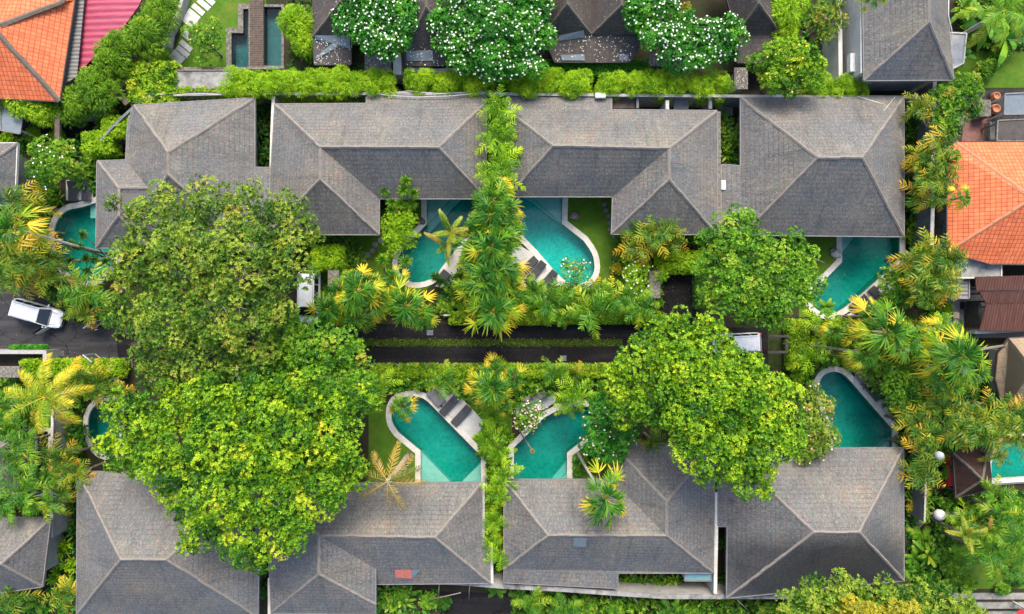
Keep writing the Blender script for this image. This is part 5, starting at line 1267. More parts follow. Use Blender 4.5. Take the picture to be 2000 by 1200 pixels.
# lamps and small things
lg = thing('globe_lamp', 'white globe lamp at the lower right beside the timber rail', 'lamp', W(1835, 1006, 0))
x, y, _ = W(1835, 1006, 1.9)
MB().tube([W(1835, 1006, 0), (x*.5+W(1835,1006,0)[0]*.5, y*.5+W(1835,1006,0)[1]*.5, .9), (x, y, 1.6)], [.05, .04, .04], 8).out('post', M['metal'], lg, True)
MB().lathe((x, y, 1.9), [(.44*math.sin(a), -.44*math.cos(a)) for a in [i*math.pi/12+.01 for i in range(13)]], 20).out('globe', M['white_paint'], lg, True)
bar('timber_rail', 'pale brown timber rail right of the globe lamp', 'rail', (1846,1010,.9), (1905,998,.9), .16, .1, 'wood_pale')
bar('timber_rail', 'second timber plank above the rail beside the globe lamp', 'rail', (1814,1003,.8), (1895,1000,.8), .12, .1, 'wood_pale')
x, y, _ = W(1835, 890, 6.2)
t = thing('ceremonial_pole', 'pale bamboo pole with a white woven ball at its tip, right of the villas', 'pole', W(1835, 890, 0))
MB().tube([W(1835,890,0), (x, y, 6.0)], [.06, .03], 6).out('pole', M['wood_pale'], t, True)
MB().lathe((x, y, 6.2), [(.3*math.sin(a)*(1+.1*math.sin(7*a)), -.3*math.cos(a)) for a in [i*math.pi/10+.01 for i in range(11)]], 11).out('woven_ball', M['membrane'], t, False)

# driveway gates
for lb, a, b in [('open dark metal gate leaf above the driveway at the left', (163,641,1.7), (182,627,1.7)), ('open dark metal gate leaf below the driveway at the left', (162,694,1.7), (178,707,1.7))]:
    A, B = Vector(W(*a)), Vector(W(*b)); t = thing('driveway_gate', lb, 'gate', (A.x, A.y, 0), 'gate leaves at the left driveway'); f = MB()
    for z in (.15, 1.65): f.bar((A.x, A.y, z), (B.x, B.y, z), .08, .08)
    f.bar((A.x, A.y, .1), (A.x, A.y, 1.7), .09, .09); f.bar((B.x, B.y, .1), (B.x, B.y, 1.7), .09, .09); f.out('gate_frame', M['pipe'], t)
    g = MB()
    for k in range(1, 9): p = A.lerp(B, k/9); g.bar((p.x, p.y, .18), (p.x, p.y, 1.62), .03, .05)
    g.out('bars', M['metal'], t)

blk('carport_beam', 'dark timber carport frame right of the white hatchback, upper beam', 'beam', 1500, 655, 1540, 660, 2.3, 2.45, 'fascia_dark', 'dark timber beams at the end of the drive')
blk('carport_beam', 'dark timber carport frame right of the white hatchback, lower beam', 'beam', 1500, 686, 1540, 691, 2.3, 2.45, 'fascia_dark', 'dark timber beams at the end of the drive')
blk('carport_beam', 'dark timber carport frame right of the white hatchback, cross beam', 'beam', 1534, 662, 1540, 684, 2.3, 2.45, 'fascia_dark', 'dark timber beams at the end of the drive')

for x, y, l in [(1100,700,'dark drain grate on the lower track of the middle driveway'),(840,650,'dark drain grate on the upper track of the middle driveway'),(120,690,'drain grate on the left driveway below the white people carrier')]:
    X, Y, _ = W(x, y, 0); t = thing('drain_grate', l, 'drain', (X, Y, .02), 'drain grates in the driveways')
    g = MB()
    for k in range(6): g.box(-.25+.09*k, -.21+.09*k, -.18, .18, .0, .02)
    g.box(-.27, .27, -.2, -.17, .001, .022); g.box(-.27, .27, .17, .2, .001, .022); g.out('grate', M['metal'], t, False, False)
# ---- cars
def lerp_tab(tab, x):
    return float(np.interp(x, [a for a, _ in tab], [b for _, b in tab]))
def car(label, px, py, rot, L=4.45, Wd=1.72, Hh=1.65, paint='car_white', nose=.95, tail=.12, open_door=False, name='parked_car', cat='car', van=False, group='parked cars'):
    x, y, _ = W(px, py, 1.2); t = thing(name, label, cat, (x, y, .012), group, rot)
    h2 = L/2; bonnet = h2-nose      # x of the windscreen foot
    V = []; F = []; xs = np.concatenate([[-h2, -h2+.06, -h2+.18], np.linspace(-h2+.4, h2-.4, 12), [h2-.2, h2-.07, h2]])
    wt = [(-h2, .80), (-h2+.06, .90), (-h2+.18, .96), (-h2+.5, 1), (h2-.7, .99), (h2-.35, .93), (h2-.15, .82), (h2-.05, .70), (h2, .60)]
    zt = [(-h2, .80), (-h2+.06, .93), (-h2+.2, .98), (bonnet-.1, 1.0), (bonnet+.1, .98), (h2-.35, .86), (h2-.1, .74), (h2, .60)]
    zb = [(-h2, .42), (-h2+.15, .26), (h2-.2, .24), (h2, .36)]
    prof = [(.0, 0), (.55, 0), (.88, .04), (.98, .2), (1.0, .5), (.97, .80), (.90, .95), (.70, 1.0), (0, 1.03)]
    for xx in xs:
        hw = Wd/2*lerp_tab(wt, xx); a = lerp_tab(zb, xx); b = lerp_tab(zt, xx)
        ring = [(xx, hw*p, a+(b-a)*q) for p, q in prof]+[(xx, -hw*p, a+(b-a)*q) for p, q in prof[-2:0:-1]]
        V += ring
    m_ = len(prof)*2-2
    for i in range(len(xs)-1):
        for k in range(m_): F.append((i*m_+k, (i+1)*m_+k, (i+1)*m_+(k+1) % m_, i*m_+(k+1) % m_))
    F.append(tuple(range(m_))); F.append(tuple((len(xs)-1)*m_+k for k in range(m_))[::-1])
    F = [f[::-1] for f in F]
    body = mesh('body', V, F, M[paint], t, None, True, False)
    # cabin: a loft of roof panel over a glass house
    zb_, zr = .95, Hh; x_ws0, x_ws1 = bonnet+.12, bonnet-.62; x_r0, x_r1 = -h2+.10, -h2+.36; hwb, hwr = Wd/2*.93, Wd/2*.74
    def quadp(name, pts, mat, par, thick=.02):
        P = [Vector(p) for p in pts]; n_ = (P[1]-P[0]).cross(P[2]-P[0]).normalized(); k = len(P)
        return mesh(name, P+[p+n_*thick for p in P], [tuple(range(k))[::-1], tuple(k+i for i in range(k))]+[(i, (i+1) % k, k+(i+1) % k, k+i) for i in range(k)], M[mat], par, None, False, False)
    # inner shell (pillars and cabin paint)
    n_ = 9; V = []; F = []
    def ring(xx, z, hw): return [(xx, -hw, z), (xx, -hw*.5, z+.03*(z > 1.2)), (xx, hw*.5, z+.03*(z > 1.2)), (xx, hw, z)]
    lo_ = [(x_ws0, zb_), (x_r0, zb_)]; 
    V = [(x_ws0, -hwb, zb_), (x_ws0, hwb, zb_), (x_r0, hwb*.96, zb_), (x_r0, -hwb*.96, zb_), (x_ws1, -hwr, zr-.06), (x_ws1, hwr, zr-.06), (x_r1, hwr*.98, zr-.05), (x_r1, -hwr*.98, zr-.05)]
    cab = mesh('cabin', V, [(0, 1, 5, 4), (1, 2, 6, 5), (2, 3, 7, 6), (3, 0, 4, 7), (4, 5, 6, 7), (3, 2, 1, 0)], M[paint], t, None, False, False)
    # roof panel, gently domed
    V = []; F = []; nx, ny = 10, 6
    for i in range(nx+1):
        for j in range(ny+1):
            u, v = i/nx, j/ny*2-1; xx = x_r1-.03+(x_ws1+.05-x_r1)*u; cr = .05*(1-v*v)*(1-(2*u-1)**4)
            V.append((xx, v*(hwr+.01)*(1-.04*(u > .9)), zr-.045+cr))
    k = len(V); V += [(a, b, c-.04) for a, b, c in V]
    for i in range(nx):
        for j in range(ny):
            q = (i*(ny+1)+j, (i+1)*(ny+1)+j, (i+1)*(ny+1)+j+1, i*(ny+1)+j+1); F.append(q); F.append(tuple(k+w_ for w_ in q[::-1]))
    mesh('roof', V, F, M[paint], t, None, True, False)
    def lp(a, b, f): return tuple(a[i]+(b[i]-a[i])*f for i in range(3))
    c = [(x_ws0, -hwb, zb_), (x_ws0, hwb, zb_), (x_ws1, hwr, zr-.06), (x_ws1, -hwr, zr-.06)]
    def inset(q, fx0, fx1, fz0, fz1):
        b0, b1, t1, t0 = q
        return [lp(lp(b0, b1, fx0), lp(t0, t1, fx0), fz0), lp(lp(b0, b1, fx1), lp(t0, t1, fx1), fz0), lp(lp(b0, b1, fx1), lp(t0, t1, fx1), fz1), lp(lp(b0, b1, fx0), lp(t0, t1, fx0), fz1)]
    quadp('windscreen', inset(c, .05, .95, .04, .93), 'glass', t)
    rw = [(x_r0, hwb*.96, zb_), (x_r0, -hwb*.96, zb_), (x_r1, -hwr*.98, zr-.05), (x_r1, hwr*.98, zr-.05)]
    quadp('rear_window', inset(rw, .08, .92, .12, .85), 'glass', t)
    for s in (1, -1):
        sd = [(x_ws0, hwb*s, zb_), (x_r0, hwb*.96*s, zb_), (x_r1, hwr*.98*s, zr-.05), (x_ws1, hwr*s, zr-.06)]
        cuts = [(.10, .38), (.41, .68), (.71, .93)]
        for (a, b) in cuts:
            q = inset(sd, a, b, .06, .86)
            if s < 0: q = q[::-1]
            quadp('side_window', q, 'glass', t, .015)
    for s in (1, -1):
        for xx in (h2-.85, -h2+.80):
            wmb = MB(); n = 18; y0, y1 = s*(Wd/2-.2), s*(Wd/2+.005); R0 = .32
            prof_ = [(0, y0), (R0*.9, y0), (R0, y0+s*.03), (R0, y1-s*.03), (R0*.92, y1), (R0*.62, y1)]
            b_ = 0; Vv = []; Ff = []
            for (rr, yy) in prof_:
                for q in range(n): a = 2*math.pi*q/n; Vv.append((xx+rr*math.cos(a), yy, R0+rr*math.sin(a)))
            for i in range(len(prof_)-1):
                for q in range(n): Ff.append((i*n+q, i*n+(q+1) % n, (i+1)*n+(q+1) % n, (i+1)*n+q))
            tyre = mesh('wheel', Vv, Ff, M['rubber'], t, None, True, False)
            Vv = []; n5 = 18
            for rr, yy in ((R0*.64, y1-s*.02), (R0*.60, y1-s*.01), (R0*.15, y1-s*.03), (0.001, y1-s*.03)):
                for q in range(n5): a = 2*math.pi*q/n5; Vv.append((xx+rr*math.cos(a), yy, R0+rr*math.sin(a)))
            Ff = [(i*n5+q, i*n5+(q+1) % n5, (i+1)*n5+(q+1) % n5, (i+1)*n5+q) for i in range(3) for q in range(n5)]
            mesh('rim', Vv, Ff, M['metal'], tyre, None, False, False)
        hl = MB(); hl.obox((h2-.18, s*(Wd/2*.66), .70), (.16, -s*.06, -.03), (-.03*s, .13, 0), (0, 0, .07)); bevel(hl.out('headlight', M['lamp_clear'], t, False, False), .03)
        tl = MB(); tl.obox((-h2+.05, s*(Wd/2*.80), .86), (.05, 0, 0), (0, .11, 0), (0, 0, .13)); bevel(tl.out('tail_light', M['lamp_red'], t, False, False), .02)
        mr = MB(); mr.obox((bonnet-.18, s*(Wd/2+.10), 1.02), (.06, 0, 0), (0, .11, 0), (0, 0, .07)); bevel(mr.out('wing_mirror', M[paint], t, False, False), .03)
        rl = MB(); rl.bar((x_r1+.15, s*hwr*.88, zr+.015), (x_ws1-.12, s*hwr*.88, zr+.015), .035, .03); rl.out('roof_rail', M['metal'], t, False, False)
    gr = MB(); gr.obox((h2-.015, 0, .52), (.02, 0, 0), (0, Wd*.24, 0), (0, 0, .09)); gr.out('grille', M['black'], t, False, False)
    gl = MB()
    for s in (1, -1): gl.bar((bonnet+.02, s*Wd*.33, 1.012), (h2-.35, s*Wd*.27, .895), .02, .012)
    gl.bar((bonnet+.16, -Wd*.36, .995), (bonnet+.16, Wd*.36, .995), .05, .012)
    gl.out('bonnet_seam', M['black'], t, False, False)
    if open_door:
        s = -1; hx, hy = bonnet+.05, s*(Wd/2-.02); an = math.radians(48)
        d = Vector((-math.cos(an), s*math.sin(an), 0)); nn = Vector((-d.y, d.x, 0)); up = Vector((0, 0, 1))
        db = MB(); db.obox(Vector((hx, hy, .66))+d*.52, d*.52, nn*.04, up*.34); dr = bevel(db.out('door', M[paint], t, False, False), .03)
        fw = MB(); A = Vector((hx, hy, 1.0)); tp = Vector((0, -s*.14, .46))
        fw.bar(A+d*.12+up*.02, A+d*.34+tp, .04, .04); fw.bar(A+d*.34+tp, A+d*.98+tp, .04, .04); fw.bar(A+d*.98+tp, A+d*1.03, .04, .04); fw.out('window_frame', M['black'], dr, False, False)
        mesh('pane', [A+d*.14, A+d*1.0, A+d*.96+tp, A+d*.35+tp], [(0, 1, 2, 3)], M['glass'], dr, None, False, False)
    return t
car('white people carrier on the left driveway with its front door open', 65, 613, math.radians(-16), 4.1, 1.64, 1.52, 'car_white', open_door=True)
car('pale silver van parked in the side drive beside the olive green tree', 601, 580, math.radians(-91), 4.3, 1.75, 1.85, 'car_silver', .75, name='parked_van', cat='van')
car('white hatchback half hidden by the bright green tree at the right end of the drive', 1443, 672, math.radians(183), 3.9, 1.68, 1.5, 'car_white', .9)

# ================================================================ PLANTING
protos()
# ---- big trees
leafy_tree('rain_tree', 'huge olive green tree over the left villas, bare twigs showing through', [(300,425,70,10.5),(395,395,55,11),(480,410,65,11),(560,430,58,10.5),(255,520,62,10.5),(350,500,80,12),(455,505,85,12.5),(555,515,60,11.5),(245,615,52,9.5),(325,620,78,11.5),(430,610,85,12),(520,590,50,11),(385,700,72,10.5),(300,700,55,9.5),(470,690,60,10),(600,455,28,9.5),(222,395,18,9),(345,752,35,9)],
           'leaf_olive', (.20, .085), 12, (400, 590), (.4, .75), cover=1.7, r0=.42, twigs=46, group='big shade trees')
leafy_tree('shade_tree', 'mid green tree between the olive green tree and the driveway', [(590,680,55,8.5),(655,680,50,8.5),(545,650,50,8.2),(620,735,60,8.3),(530,735,65,8),(690,745,45,7.8),(455,765,50,7.6),(700,700,25,7.6)],
           'leaf_green', (.20, .09), 13, (600, 700), (.4, .75), cover=1.9, r0=.3, group='big shade trees')
leafy_tree('shade_tree', 'largest bright green tree spreading over the lower left villas', [(238,880,52,9.5),(300,815,68,10.5),(395,790,62,11),(490,780,60,10.5),(590,785,62,10.5),(665,800,52,10),(325,900,68,11),(430,885,85,12),(540,880,85,12),(640,875,70,11),(678,930,38,10),(420,975,75,11.5),(520,965,80,11.5),(610,955,70,11),(470,1050,66,10.5),(560,1035,55,10.5),(385,1035,42,10),(505,1095,30,9.5),(238,800,40,9.5),(205,870,22,9),(340,970,45,10),(720,780,26,9),(365,1065,18,9.5)],
           'leaf_bright', (.20, .095), 13, (460, 900), (.4, .8), cover=1.9, r0=.45, group='big shade trees')
leafy_tree('shade_tree', 'mid green tree in front of the big square villa at the upper right', [(1425,465,52,9),(1398,515,42,8.5),(1470,505,60,10),(1540,505,58,10),(1450,565,62,10),(1530,570,60,10),(1575,555,42,9.5),(1490,605,42,9),(1410,570,42,8.5),(1450,432,30,8.8),(1515,620,28,8.5),(1380,465,18,8.5)],
           'leaf_green', (.19, .085), 14, (1475, 545), (.4, .7), cover=1.8, r0=.35, twigs=18, group='big shade trees')
leafy_tree('shade_tree', 'bright green tree at the right end of the driveway with several domes', [(1268,712,66,10),(1330,665,60,10.5),(1385,645,36,10),(1345,735,80,11.5),(1430,735,55,11),(1222,745,42,9.5),(1385,805,88,12),(1470,780,80,11.5),(1525,800,62,11),(1405,875,82,11.5),(1485,865,80,11.5),(1455,925,50,10.5),(1545,862,42,10.5),(1355,850,50,11),(1230,800,40,9),(1290,790,55,10),(1475,708,18,9.5),(1490,955,22,10),(1414,672,24,9),(1425,690,20,9)],
           'leaf_bright', (.20, .095), 13, (1400, 800), (.4, .8), cover=1.9, r0=.42, group='big shade trees')
leafy_tree('shade_tree', 'round bright tree at the top right beside the tall bamboo', [(1505,120,38,6),(1555,108,42,6.4),(1582,140,38,6),(1530,155,40,6)], 'leaf_bright', (.20, .08), 20, None, (.45, .7), r0=.16, flowers='petal_yellow', fdens=.015, group='small garden trees')
leafy_tree('shade_tree', 'yellow green tree mass along the bottom edge, lower right', [(1600,1168,42,9),(1665,1178,52,9.5),(1740,1185,52,9.5),(1620,1200,55,9.5),(1835,1190,46,9),(1890,1205,42,9),(1720,1215,65,10),(1570,1200,45,9),(1560,1190,20,8.5),(1795,1165,32,8.8),(1560,1250,60,9.5),(1800,1240,70,9.5),(1640,1270,70,10),(1900,1260,60,9)],
           'leaf_olive', (.20, .09), 14, (1700, 1190), (.4, .7), cover=1.9, r0=.3, group='big shade trees')
leafy_tree('shade_tree', 'golden yellow tree crown at the very bottom right of the sooty villa', [(1672,1196,26,10.3),(1700,1205,24,10.4),(1760,1205,34,10.4)], 'leaf_gold', (.24, .10), 16, None, (.4, .6), r0=.14, group='small garden trees')
leafy_tree('shade_tree', 'small leaved tree with yellow fruit over the top lawn', [(380,65,22,3.6),(405,85,28,3.8),(420,60,20,3.6),(398,118,14,3.0)], 'leaf_green', (.20, .07), 14, None, (.3, .5), flowers='petal_yellow', fdens=.02, r0=.09, k=5, group='small garden trees')
leafy_tree('shade_tree', 'bright round shrub tree left of the lower loungers of the upper right pool', [(1742,545,26,3.4),(1755,575,26,3.4),(1738,590,18,3.2),(1765,530,16,3.2)], 'leaf_green', (.20, .075), 20, None, (.3, .5), r0=.1, group='small garden trees')
leafy_tree('shade_tree', 'loose green tree right of the lower right pool', [(1748,738,30,4.4),(1782,728,30,4.6),(1795,765,32,4.6),(1760,780,30,4.4),(1785,800,24,4.0),(1738,762,18,4)], 'leaf_green', (.19, .065), 15, None, (.3, .55), r0=.12, twigs=5, group='small garden trees')
leafy_tree('shade_tree', 'green tree beside the brick court at the upper right', [(1855,190,34,4.6),(1890,175,32,4.6),(1850,235,30,4.4),(1845,160,18,4),(1900,210,20,4)], 'leaf_green', (.20, .07), 16, None, (.3, .55), r0=.12, twigs=4, group='small garden trees')
leafy_tree('shade_tree', 'loose tree between the tall bamboo and the top right house', [(1600,30,30,4.4),(1625,10,28,4.4),(1612,62,22,4),(1640,40,18,4)], 'leaf_olive', (.20, .07), 13, None, (.3, .55), r0=.1, group='small garden trees')
leafy_tree('shade_tree', 'small leafy tree over the upper left lawn corner beside the pool bend', [(775,440,30,3.6),(795,465,26,3.6),(770,475,24,3.4),(800,430,16,3.4)], 'leaf_lime', (.17, .05), 18, None, (.3, .5), r0=.09, group='small garden trees')
leafy_tree('shade_tree', 'pale bushy tree with faint pink blooms leaning over the lower right pool', [(1598,800,34,5.6),(1612,850,30,5.4),(1595,872,28,5.4),(1570,890,22,5),(1590,765,20,5.2),(1582,830,34,6)], 'leaf_olive', (.14, .05), 26, None, (.3, .55), flowers='petal_pink', fdens=.02, r0=.14, group='small garden trees')
# frangipanis
FG = 'white flowering frangipani trees'
leafy_tree('frangipani_tree', 'leftmost white flowering frangipani tree at the top', [(700,30,52,5.6),(745,65,44,5.6),(780,25,44,5.6),(735,-5,55,6),(690,-20,40,5.4),(775,70,28,5.2),(760,92,18,4.8)], 'leaf_frangi', (.26, .10), 16, None, (.5, .8), flowers='petal_white', fdens=.24, r0=.2, cat='flowering tree', group=FG)
leafy_tree('frangipani_tree', 'largest white flowering frangipani tree, middle of the top edge', [(890,40,52,6),(950,30,55,6.6),(1030,45,56,6.4),(895,90,42,5.6),(960,95,52,6),(1030,105,44,5.8),(975,130,28,5.2),(940,-20,70,6.6),(1020,-20,60,6.4),(870,80,24,5.2)], 'leaf_frangi', (.26, .10), 16, None, (.5, .8), flowers='petal_white', fdens=.20, r0=.26, cat='flowering tree', group=FG)
leafy_tree('frangipani_tree', 'white flowering frangipani tree above the double gabled house right end', [(1255,20,38,5.6),(1285,55,38,5.6),(1325,90,40,5.4),(1290,0,40,5.8),(1262,55,20,5),(1340,40,20,5),(1352,118,22,5)], 'leaf_frangi', (.26, .10), 16, None, (.5, .8), flowers='petal_white', fdens=.22, r0=.2, cat='flowering tree', group=FG)
leafy_tree('frangipani_tree', 'rightmost white flowering frangipani tree below the top edge', [(1395,70,40,5.4),(1432,62,28,5.4),(1375,100,30,5.2),(1415,95,26,5.0),(1365,60,24,5.2)], 'leaf_frangi', (.26, .10), 16, None, (.5, .8), flowers='petal_white', fdens=.22, r0=.18, cat='flowering tree', group=FG)
leafy_tree('frangipani_tree', 'pink flowering frangipani tree between the lower pool and the bright green tree', [(1175,830,36,5),(1200,855,38,5),(1165,870,30,4.8),(1195,885,28,4.6),(1225,850,26,4.8),(1180,800,28,5)], 'leaf_frangi', (.22, .08), 18, None, (.35, .6), flowers='petal_pink', fdens=.07, r0=.14, cat='flowering tree', group='pink flowering frangipani trees')
leafy_tree('frangipani_tree', 'small pink flowering tree at the left end of the lower middle pool', [(1030,825,22,3.6),(1045,805,20,3.6),(1020,805,16,3.4)], 'leaf_green', (.18, .06), 14, None, (.25, .4), flowers='petal_pink', fdens=.28, r0=.1, cat='flowering tree', group='pink flowering frangipani trees')
leafy_tree('frangipani_tree', 'small white flowering tree over the end of the upper right of the middle pools', [(1115,525,18,3.4),(1135,520,18,3.4),(1105,512,10,3.2),(1140,540,12,3.2)], 'leaf_green', (.19, .065), 8, None, (.25, .4), flowers='petal_white', fdens=.2, r0=.08, k=5, cat='flowering tree', group='small white flowering trees')
leafy_tree('frangipani_tree', 'small white flowering tree left of the stone slab by the branch drive', [(1240,540,26,3.8),(1250,565,22,3.6),(1235,515,20,3.6),(1255,520,14,3.4)], 'leaf_lime', (.20, .06), 11, None, (.25, .45), flowers='petal_white', fdens=.16, r0=.08, k=5, cat='flowering tree', group='small white flowering trees')
leafy_tree('frangipani_tree', 'white flowered bushy tree at the left above the round pool', [(85,300,34,4),(105,325,34,4),(70,335,24,3.6),(120,290,22,3.8),(95,350,20,3.4)], 'leaf_green', (.17, .055), 19, None, (.3, .5), flowers='petal_white', fdens=.025, r0=.1, cat='flowering tree', group='small white flowering trees')

# ---- hedges
TB = 'lime bamboo hedges along the boundary wall'
for (a, b, c, d, l) in [(440,143,592,180,'long lime bamboo hedge right of the concrete slab'), (598,142,762,180,'lime bamboo hedge above the left L shaped villa'), (800,146,955,178,'lime bamboo hedge between the white gateway and the largest frangipani'),
                        (990,144,1150,180,'lime bamboo hedge under the largest frangipani, right side'), (1174,152,1212,180,'short yellowish hedge above the court of the right L shaped villa'), (1230,144,1330,182,'lime bamboo hedge below the double gabled house right end'),
                        (1354,146,1424,184,'lime bamboo hedge left of the rough stone slab at the top'), (1590,152,1688,184,'lime bamboo hedge below the tall house white wall')]:
    hedge(l, a, b, c, d, 3.5, 'leaf_lime', (.26, .04), 30, 'bamboo_hedge', (.3, .65), TB, 6, .6, 'hedge')
hedge('lime hedge below the stained concrete slab at the upper left', 330, 174, 445, 186, 2.8, 'leaf_lime', (.16, .045), 30, 'hedge', (.25, .35), 'clipped hedges', 6, .15)
HG = 'clipped hedges'
hedge('clipped dark green hedge under the dark roofs below the left frangipani', 625,128,716,142, 1.6, 'leaf_dark', (.12, .05), 34, 'hedge', (.25, .35), HG, 6, .1)
hedge('clipped dark green hedge below the double gabled house', 1065,120,1268,146, 1.7, 'leaf_frangi', (.12, .05), 34, 'hedge', (.28, .38), HG, 6, .1)
hedge('long clipped hedge along the upper side of the middle driveway, left half', 880,612,1070,632, 1.1, 'leaf_bright', (.11, .045), 40, 'hedge', (.22, .32), HG, 6, .06)
hedge('long clipped hedge along the upper side of the middle driveway, right half', 1070,612,1288,630, 1.1, 'leaf_bright', (.11, .045), 40, 'hedge', (.22, .32), HG, 6, .06)
hedge('clipped hedge along the lower side of the middle driveway, left half', 725,714,950,736, 1.1, 'leaf_bright', (.11, .045), 40, 'hedge', (.22, .32), HG, 6, .06)
hedge('clipped hedge along the lower side of the middle driveway, right half', 950,714,1215,736, 1.1, 'leaf_bright', (.11, .045), 40, 'hedge', (.22, .32), HG, 6, .06)
hedge('clipped hedge on the lower side of the left driveway', 42,706,238,734, 1.5, 'leaf_lime', (.13, .05), 36, 'hedge', (.25, .38), HG, 6, .12)
hedge('small clipped hedge on the grey wall below the white car', 18,677,88,688, 1.2, 'leaf_frangi', (.11, .045), 40, 'hedge', (.2, .28), HG, 6, .05)
hedge('rounded lime hedge closing the right branch drive', 1288,497,1372,528, 1.9, 'leaf_lime', (.14, .045), 34, 'hedge', (.3, .45), HG, 6, .2)
hedge('lime hedge closing the side drive of the silver van', 612,484,664,522, 2.2, 'leaf_lime', (.14, .045), 34, 'hedge', (.3, .45), HG, 6, .2)
hedge('upright clipped hedge right of the white hatchback', 1546,628,1578,722, 1.8, 'leaf_bright', (.11, .045), 38, 'hedge', (.25, .36), HG, 6, .08)
hedge('narrow hedge beside the white path at the lower right', 1800,960,1814,1020, 1.5, 'leaf_bright', (.11, .045), 38, 'hedge', (.2, .28), HG, 6, .05)
hedge('narrow climbing hedge on the wall between the lower middle pools', 948,955,982,1090, 1.9, 'leaf_bright', (.14, .055), 30, 'hedge', (.28, .4), HG, 6, .15)
hedge('dark hedge inside the branch drive under the mid green tree', 1362,520,1378,600, 1.6, 'leaf_dark', (.12, .05), 34, 'hedge', (.25, .35), HG, 6, .1)
hedge('curved lime hedge beside the corner wall of the olive tree villa, upper piece', 205,232,258,262, 2.6, 'leaf_lime', (.16, .06), 30, 'hedge', (.3, .42), HG, 6, .2)
hedge('curved lime hedge beside the corner wall of the olive tree villa, lower piece', 165,262,212,296, 2.6, 'leaf_lime', (.16, .06), 30, 'hedge', (.3, .42), HG, 6, .2)
hedge('clipped rounded lime shrub row between the olive tree and the stained slab', 258,128,338,200, 3.0, 'leaf_bright', (.18, .07), 24, 'hedge', (.4, .6), HG, 6, .3)

# ---- bamboo
row('bamboo', [(560+20,25,.95,'tall lime bamboo clump beside the timber walkway, upper one'),(590,75,.8,'tall lime bamboo clump beside the timber walkway, lower one'),
  (1540,20,1.1,'tall bamboo clump at the top left of the loose tree, upper one'),(1520,55,.9,'tall bamboo clump above the round bright tree, lower one')])
row('bamboo_dark', [(300,15,1.0,'bamboo clump at the top beside the magenta canopy'),(270,60,1.15,'bamboo clump right of the magenta canopy'),(235,95,1.15,'dense bamboo clump between the canopy and the curving wall'),(200,120,1.1,'bamboo clump below the magenta canopy'),
  (175,165,1.1,'dark bamboo clump beside the timber beam'),(145,195,.95,'bamboo clump at the tip of the orange roof'),(120,215,.75,'small bamboo clump below the orange roof tip')])
row('bamboo', [(35,190,.95,'lime bamboo clump under the orange eave, left one'),(75,210,.85,'lime bamboo clump under the orange eave, right one'),(10,205,.7,'lime bamboo clump under the orange eave at the left edge')])

# ---- fan palms
row('fan', [(957,423,1.0,'fan palm at the head of the tall middle palm row',7.5),(958,482,1.12,'second fan palm of the tall middle palm row',7.8),(935,520,1.0,'fan palm bulging left in the middle palm row',7.0),(985,500,.9,'fan palm bulging right in the middle palm row',6.5),(947,552,1.05,'fourth fan palm down the middle palm row',7.2),(962,610,1.05,'fan palm at the foot of the middle palm row over the drive',7),
  (995,455,.8,'fan palm beside the pool right of the middle palm row',6),(643,603,1.0,'fan palm nearest the silver van',6.5),(698,570,1.08,'fan palm in the middle of the three beside the silver van',7.2),(695,615,.85,'lower fan palm of the three beside the silver van',5.8),(1733,650,1.15,'large fan palm leaning right above the lower right pool',7.4,(1575,638)),
  (1873,697,1.1,'fan palm leaning right at the head of a long pale trunk',8,(1700,672)),(1845,745,.85,'lower fan palm beside the thin pale wall',6)])
row('fan_yellow', [(793,600,1.12,'fan palm with many yellow outer leaves over the drive',7),(690,545,.6,'small yellow tipped fan palm at the top of the three beside the van',5),(768,545,.55,'small yellow leaved fan palm left of the lower rim of the pool',5),(960,760,1.0,'yellowing fan palm above the strip between the lower pools',6.5),
  (1182,975,1.05,'yellow tipped fan palm over the roof, trunk leaning from the lawn',8,(1128,885)),(1700,620,.7,'yellow fan palm in front of the upper right deck',5.4),(1830,655,.7,'yellow leaved fan palm above the leaning trunks',6),(1690,690,.85,'yellowing fan palm among the leaning trunks',6.4,(1570,672)),
  (1715,-8,.6,'yellow fan palm over the top right house',9,(1655,-70)),(25,445,1.0,'fan palm at the left with a long pale trunk across the round pool',8.6,(222,499))])
plant('feather', 180, 572, 1.05, 'grey green palm between the left hedge palms and the olive tree', 3.6)
plant('fan', 1672, 700, .6, 'small fan palm behind the rim of the lower right pool', 4.5)
plant('fan', 1880, 385, .45, 'small fan palm over the right orange roof', 6.5)
plant('fan', 785, 795, .6, 'small dark fan palm at the left rim of the lower middle pool', 3.6)
row('lime_feather', [(975,215,.95,'lime palm at the top between the two L shaped villas',4.6),(985,240,.75,'second lime palm between the two L shaped villas',4.2),(972,322,.9,'lime palm halfway down between the two L shaped villas',4.8),(985,352,.9,'lime palm just above the tall middle palm row',5),(1000,300,.6,'narrow lime palm beside the right L shaped villa eave',4),
  (1122,768,.95,'lime palm above the pool beside the pink flowering tree',4),(1105,792,.6,'small lime palm at the head of the lower middle pool',3.4),(1610,640,.9,'lime palm left of the upper right deck',3.6),(1580,700,.8,'lime palm below the upright clipped hedge',3),
  (975,880,.0+.7,'lime palm halfway down the strip between the lower pools',3.2),(978,1085,.6,'small lime palm low in the strip between the lower villas',3.2),(990,930,.7,'bright palm at the roof corner between the lower middle pools',4),(1840,640,.7,'lime palm above the thin pale wall',4.5),
  (740,752,.75,'lime palm at the edge of the largest bright green tree',4),(1290,540,.0+.4,'small lime palm beside the stone slab at the branch drive',2.4)])
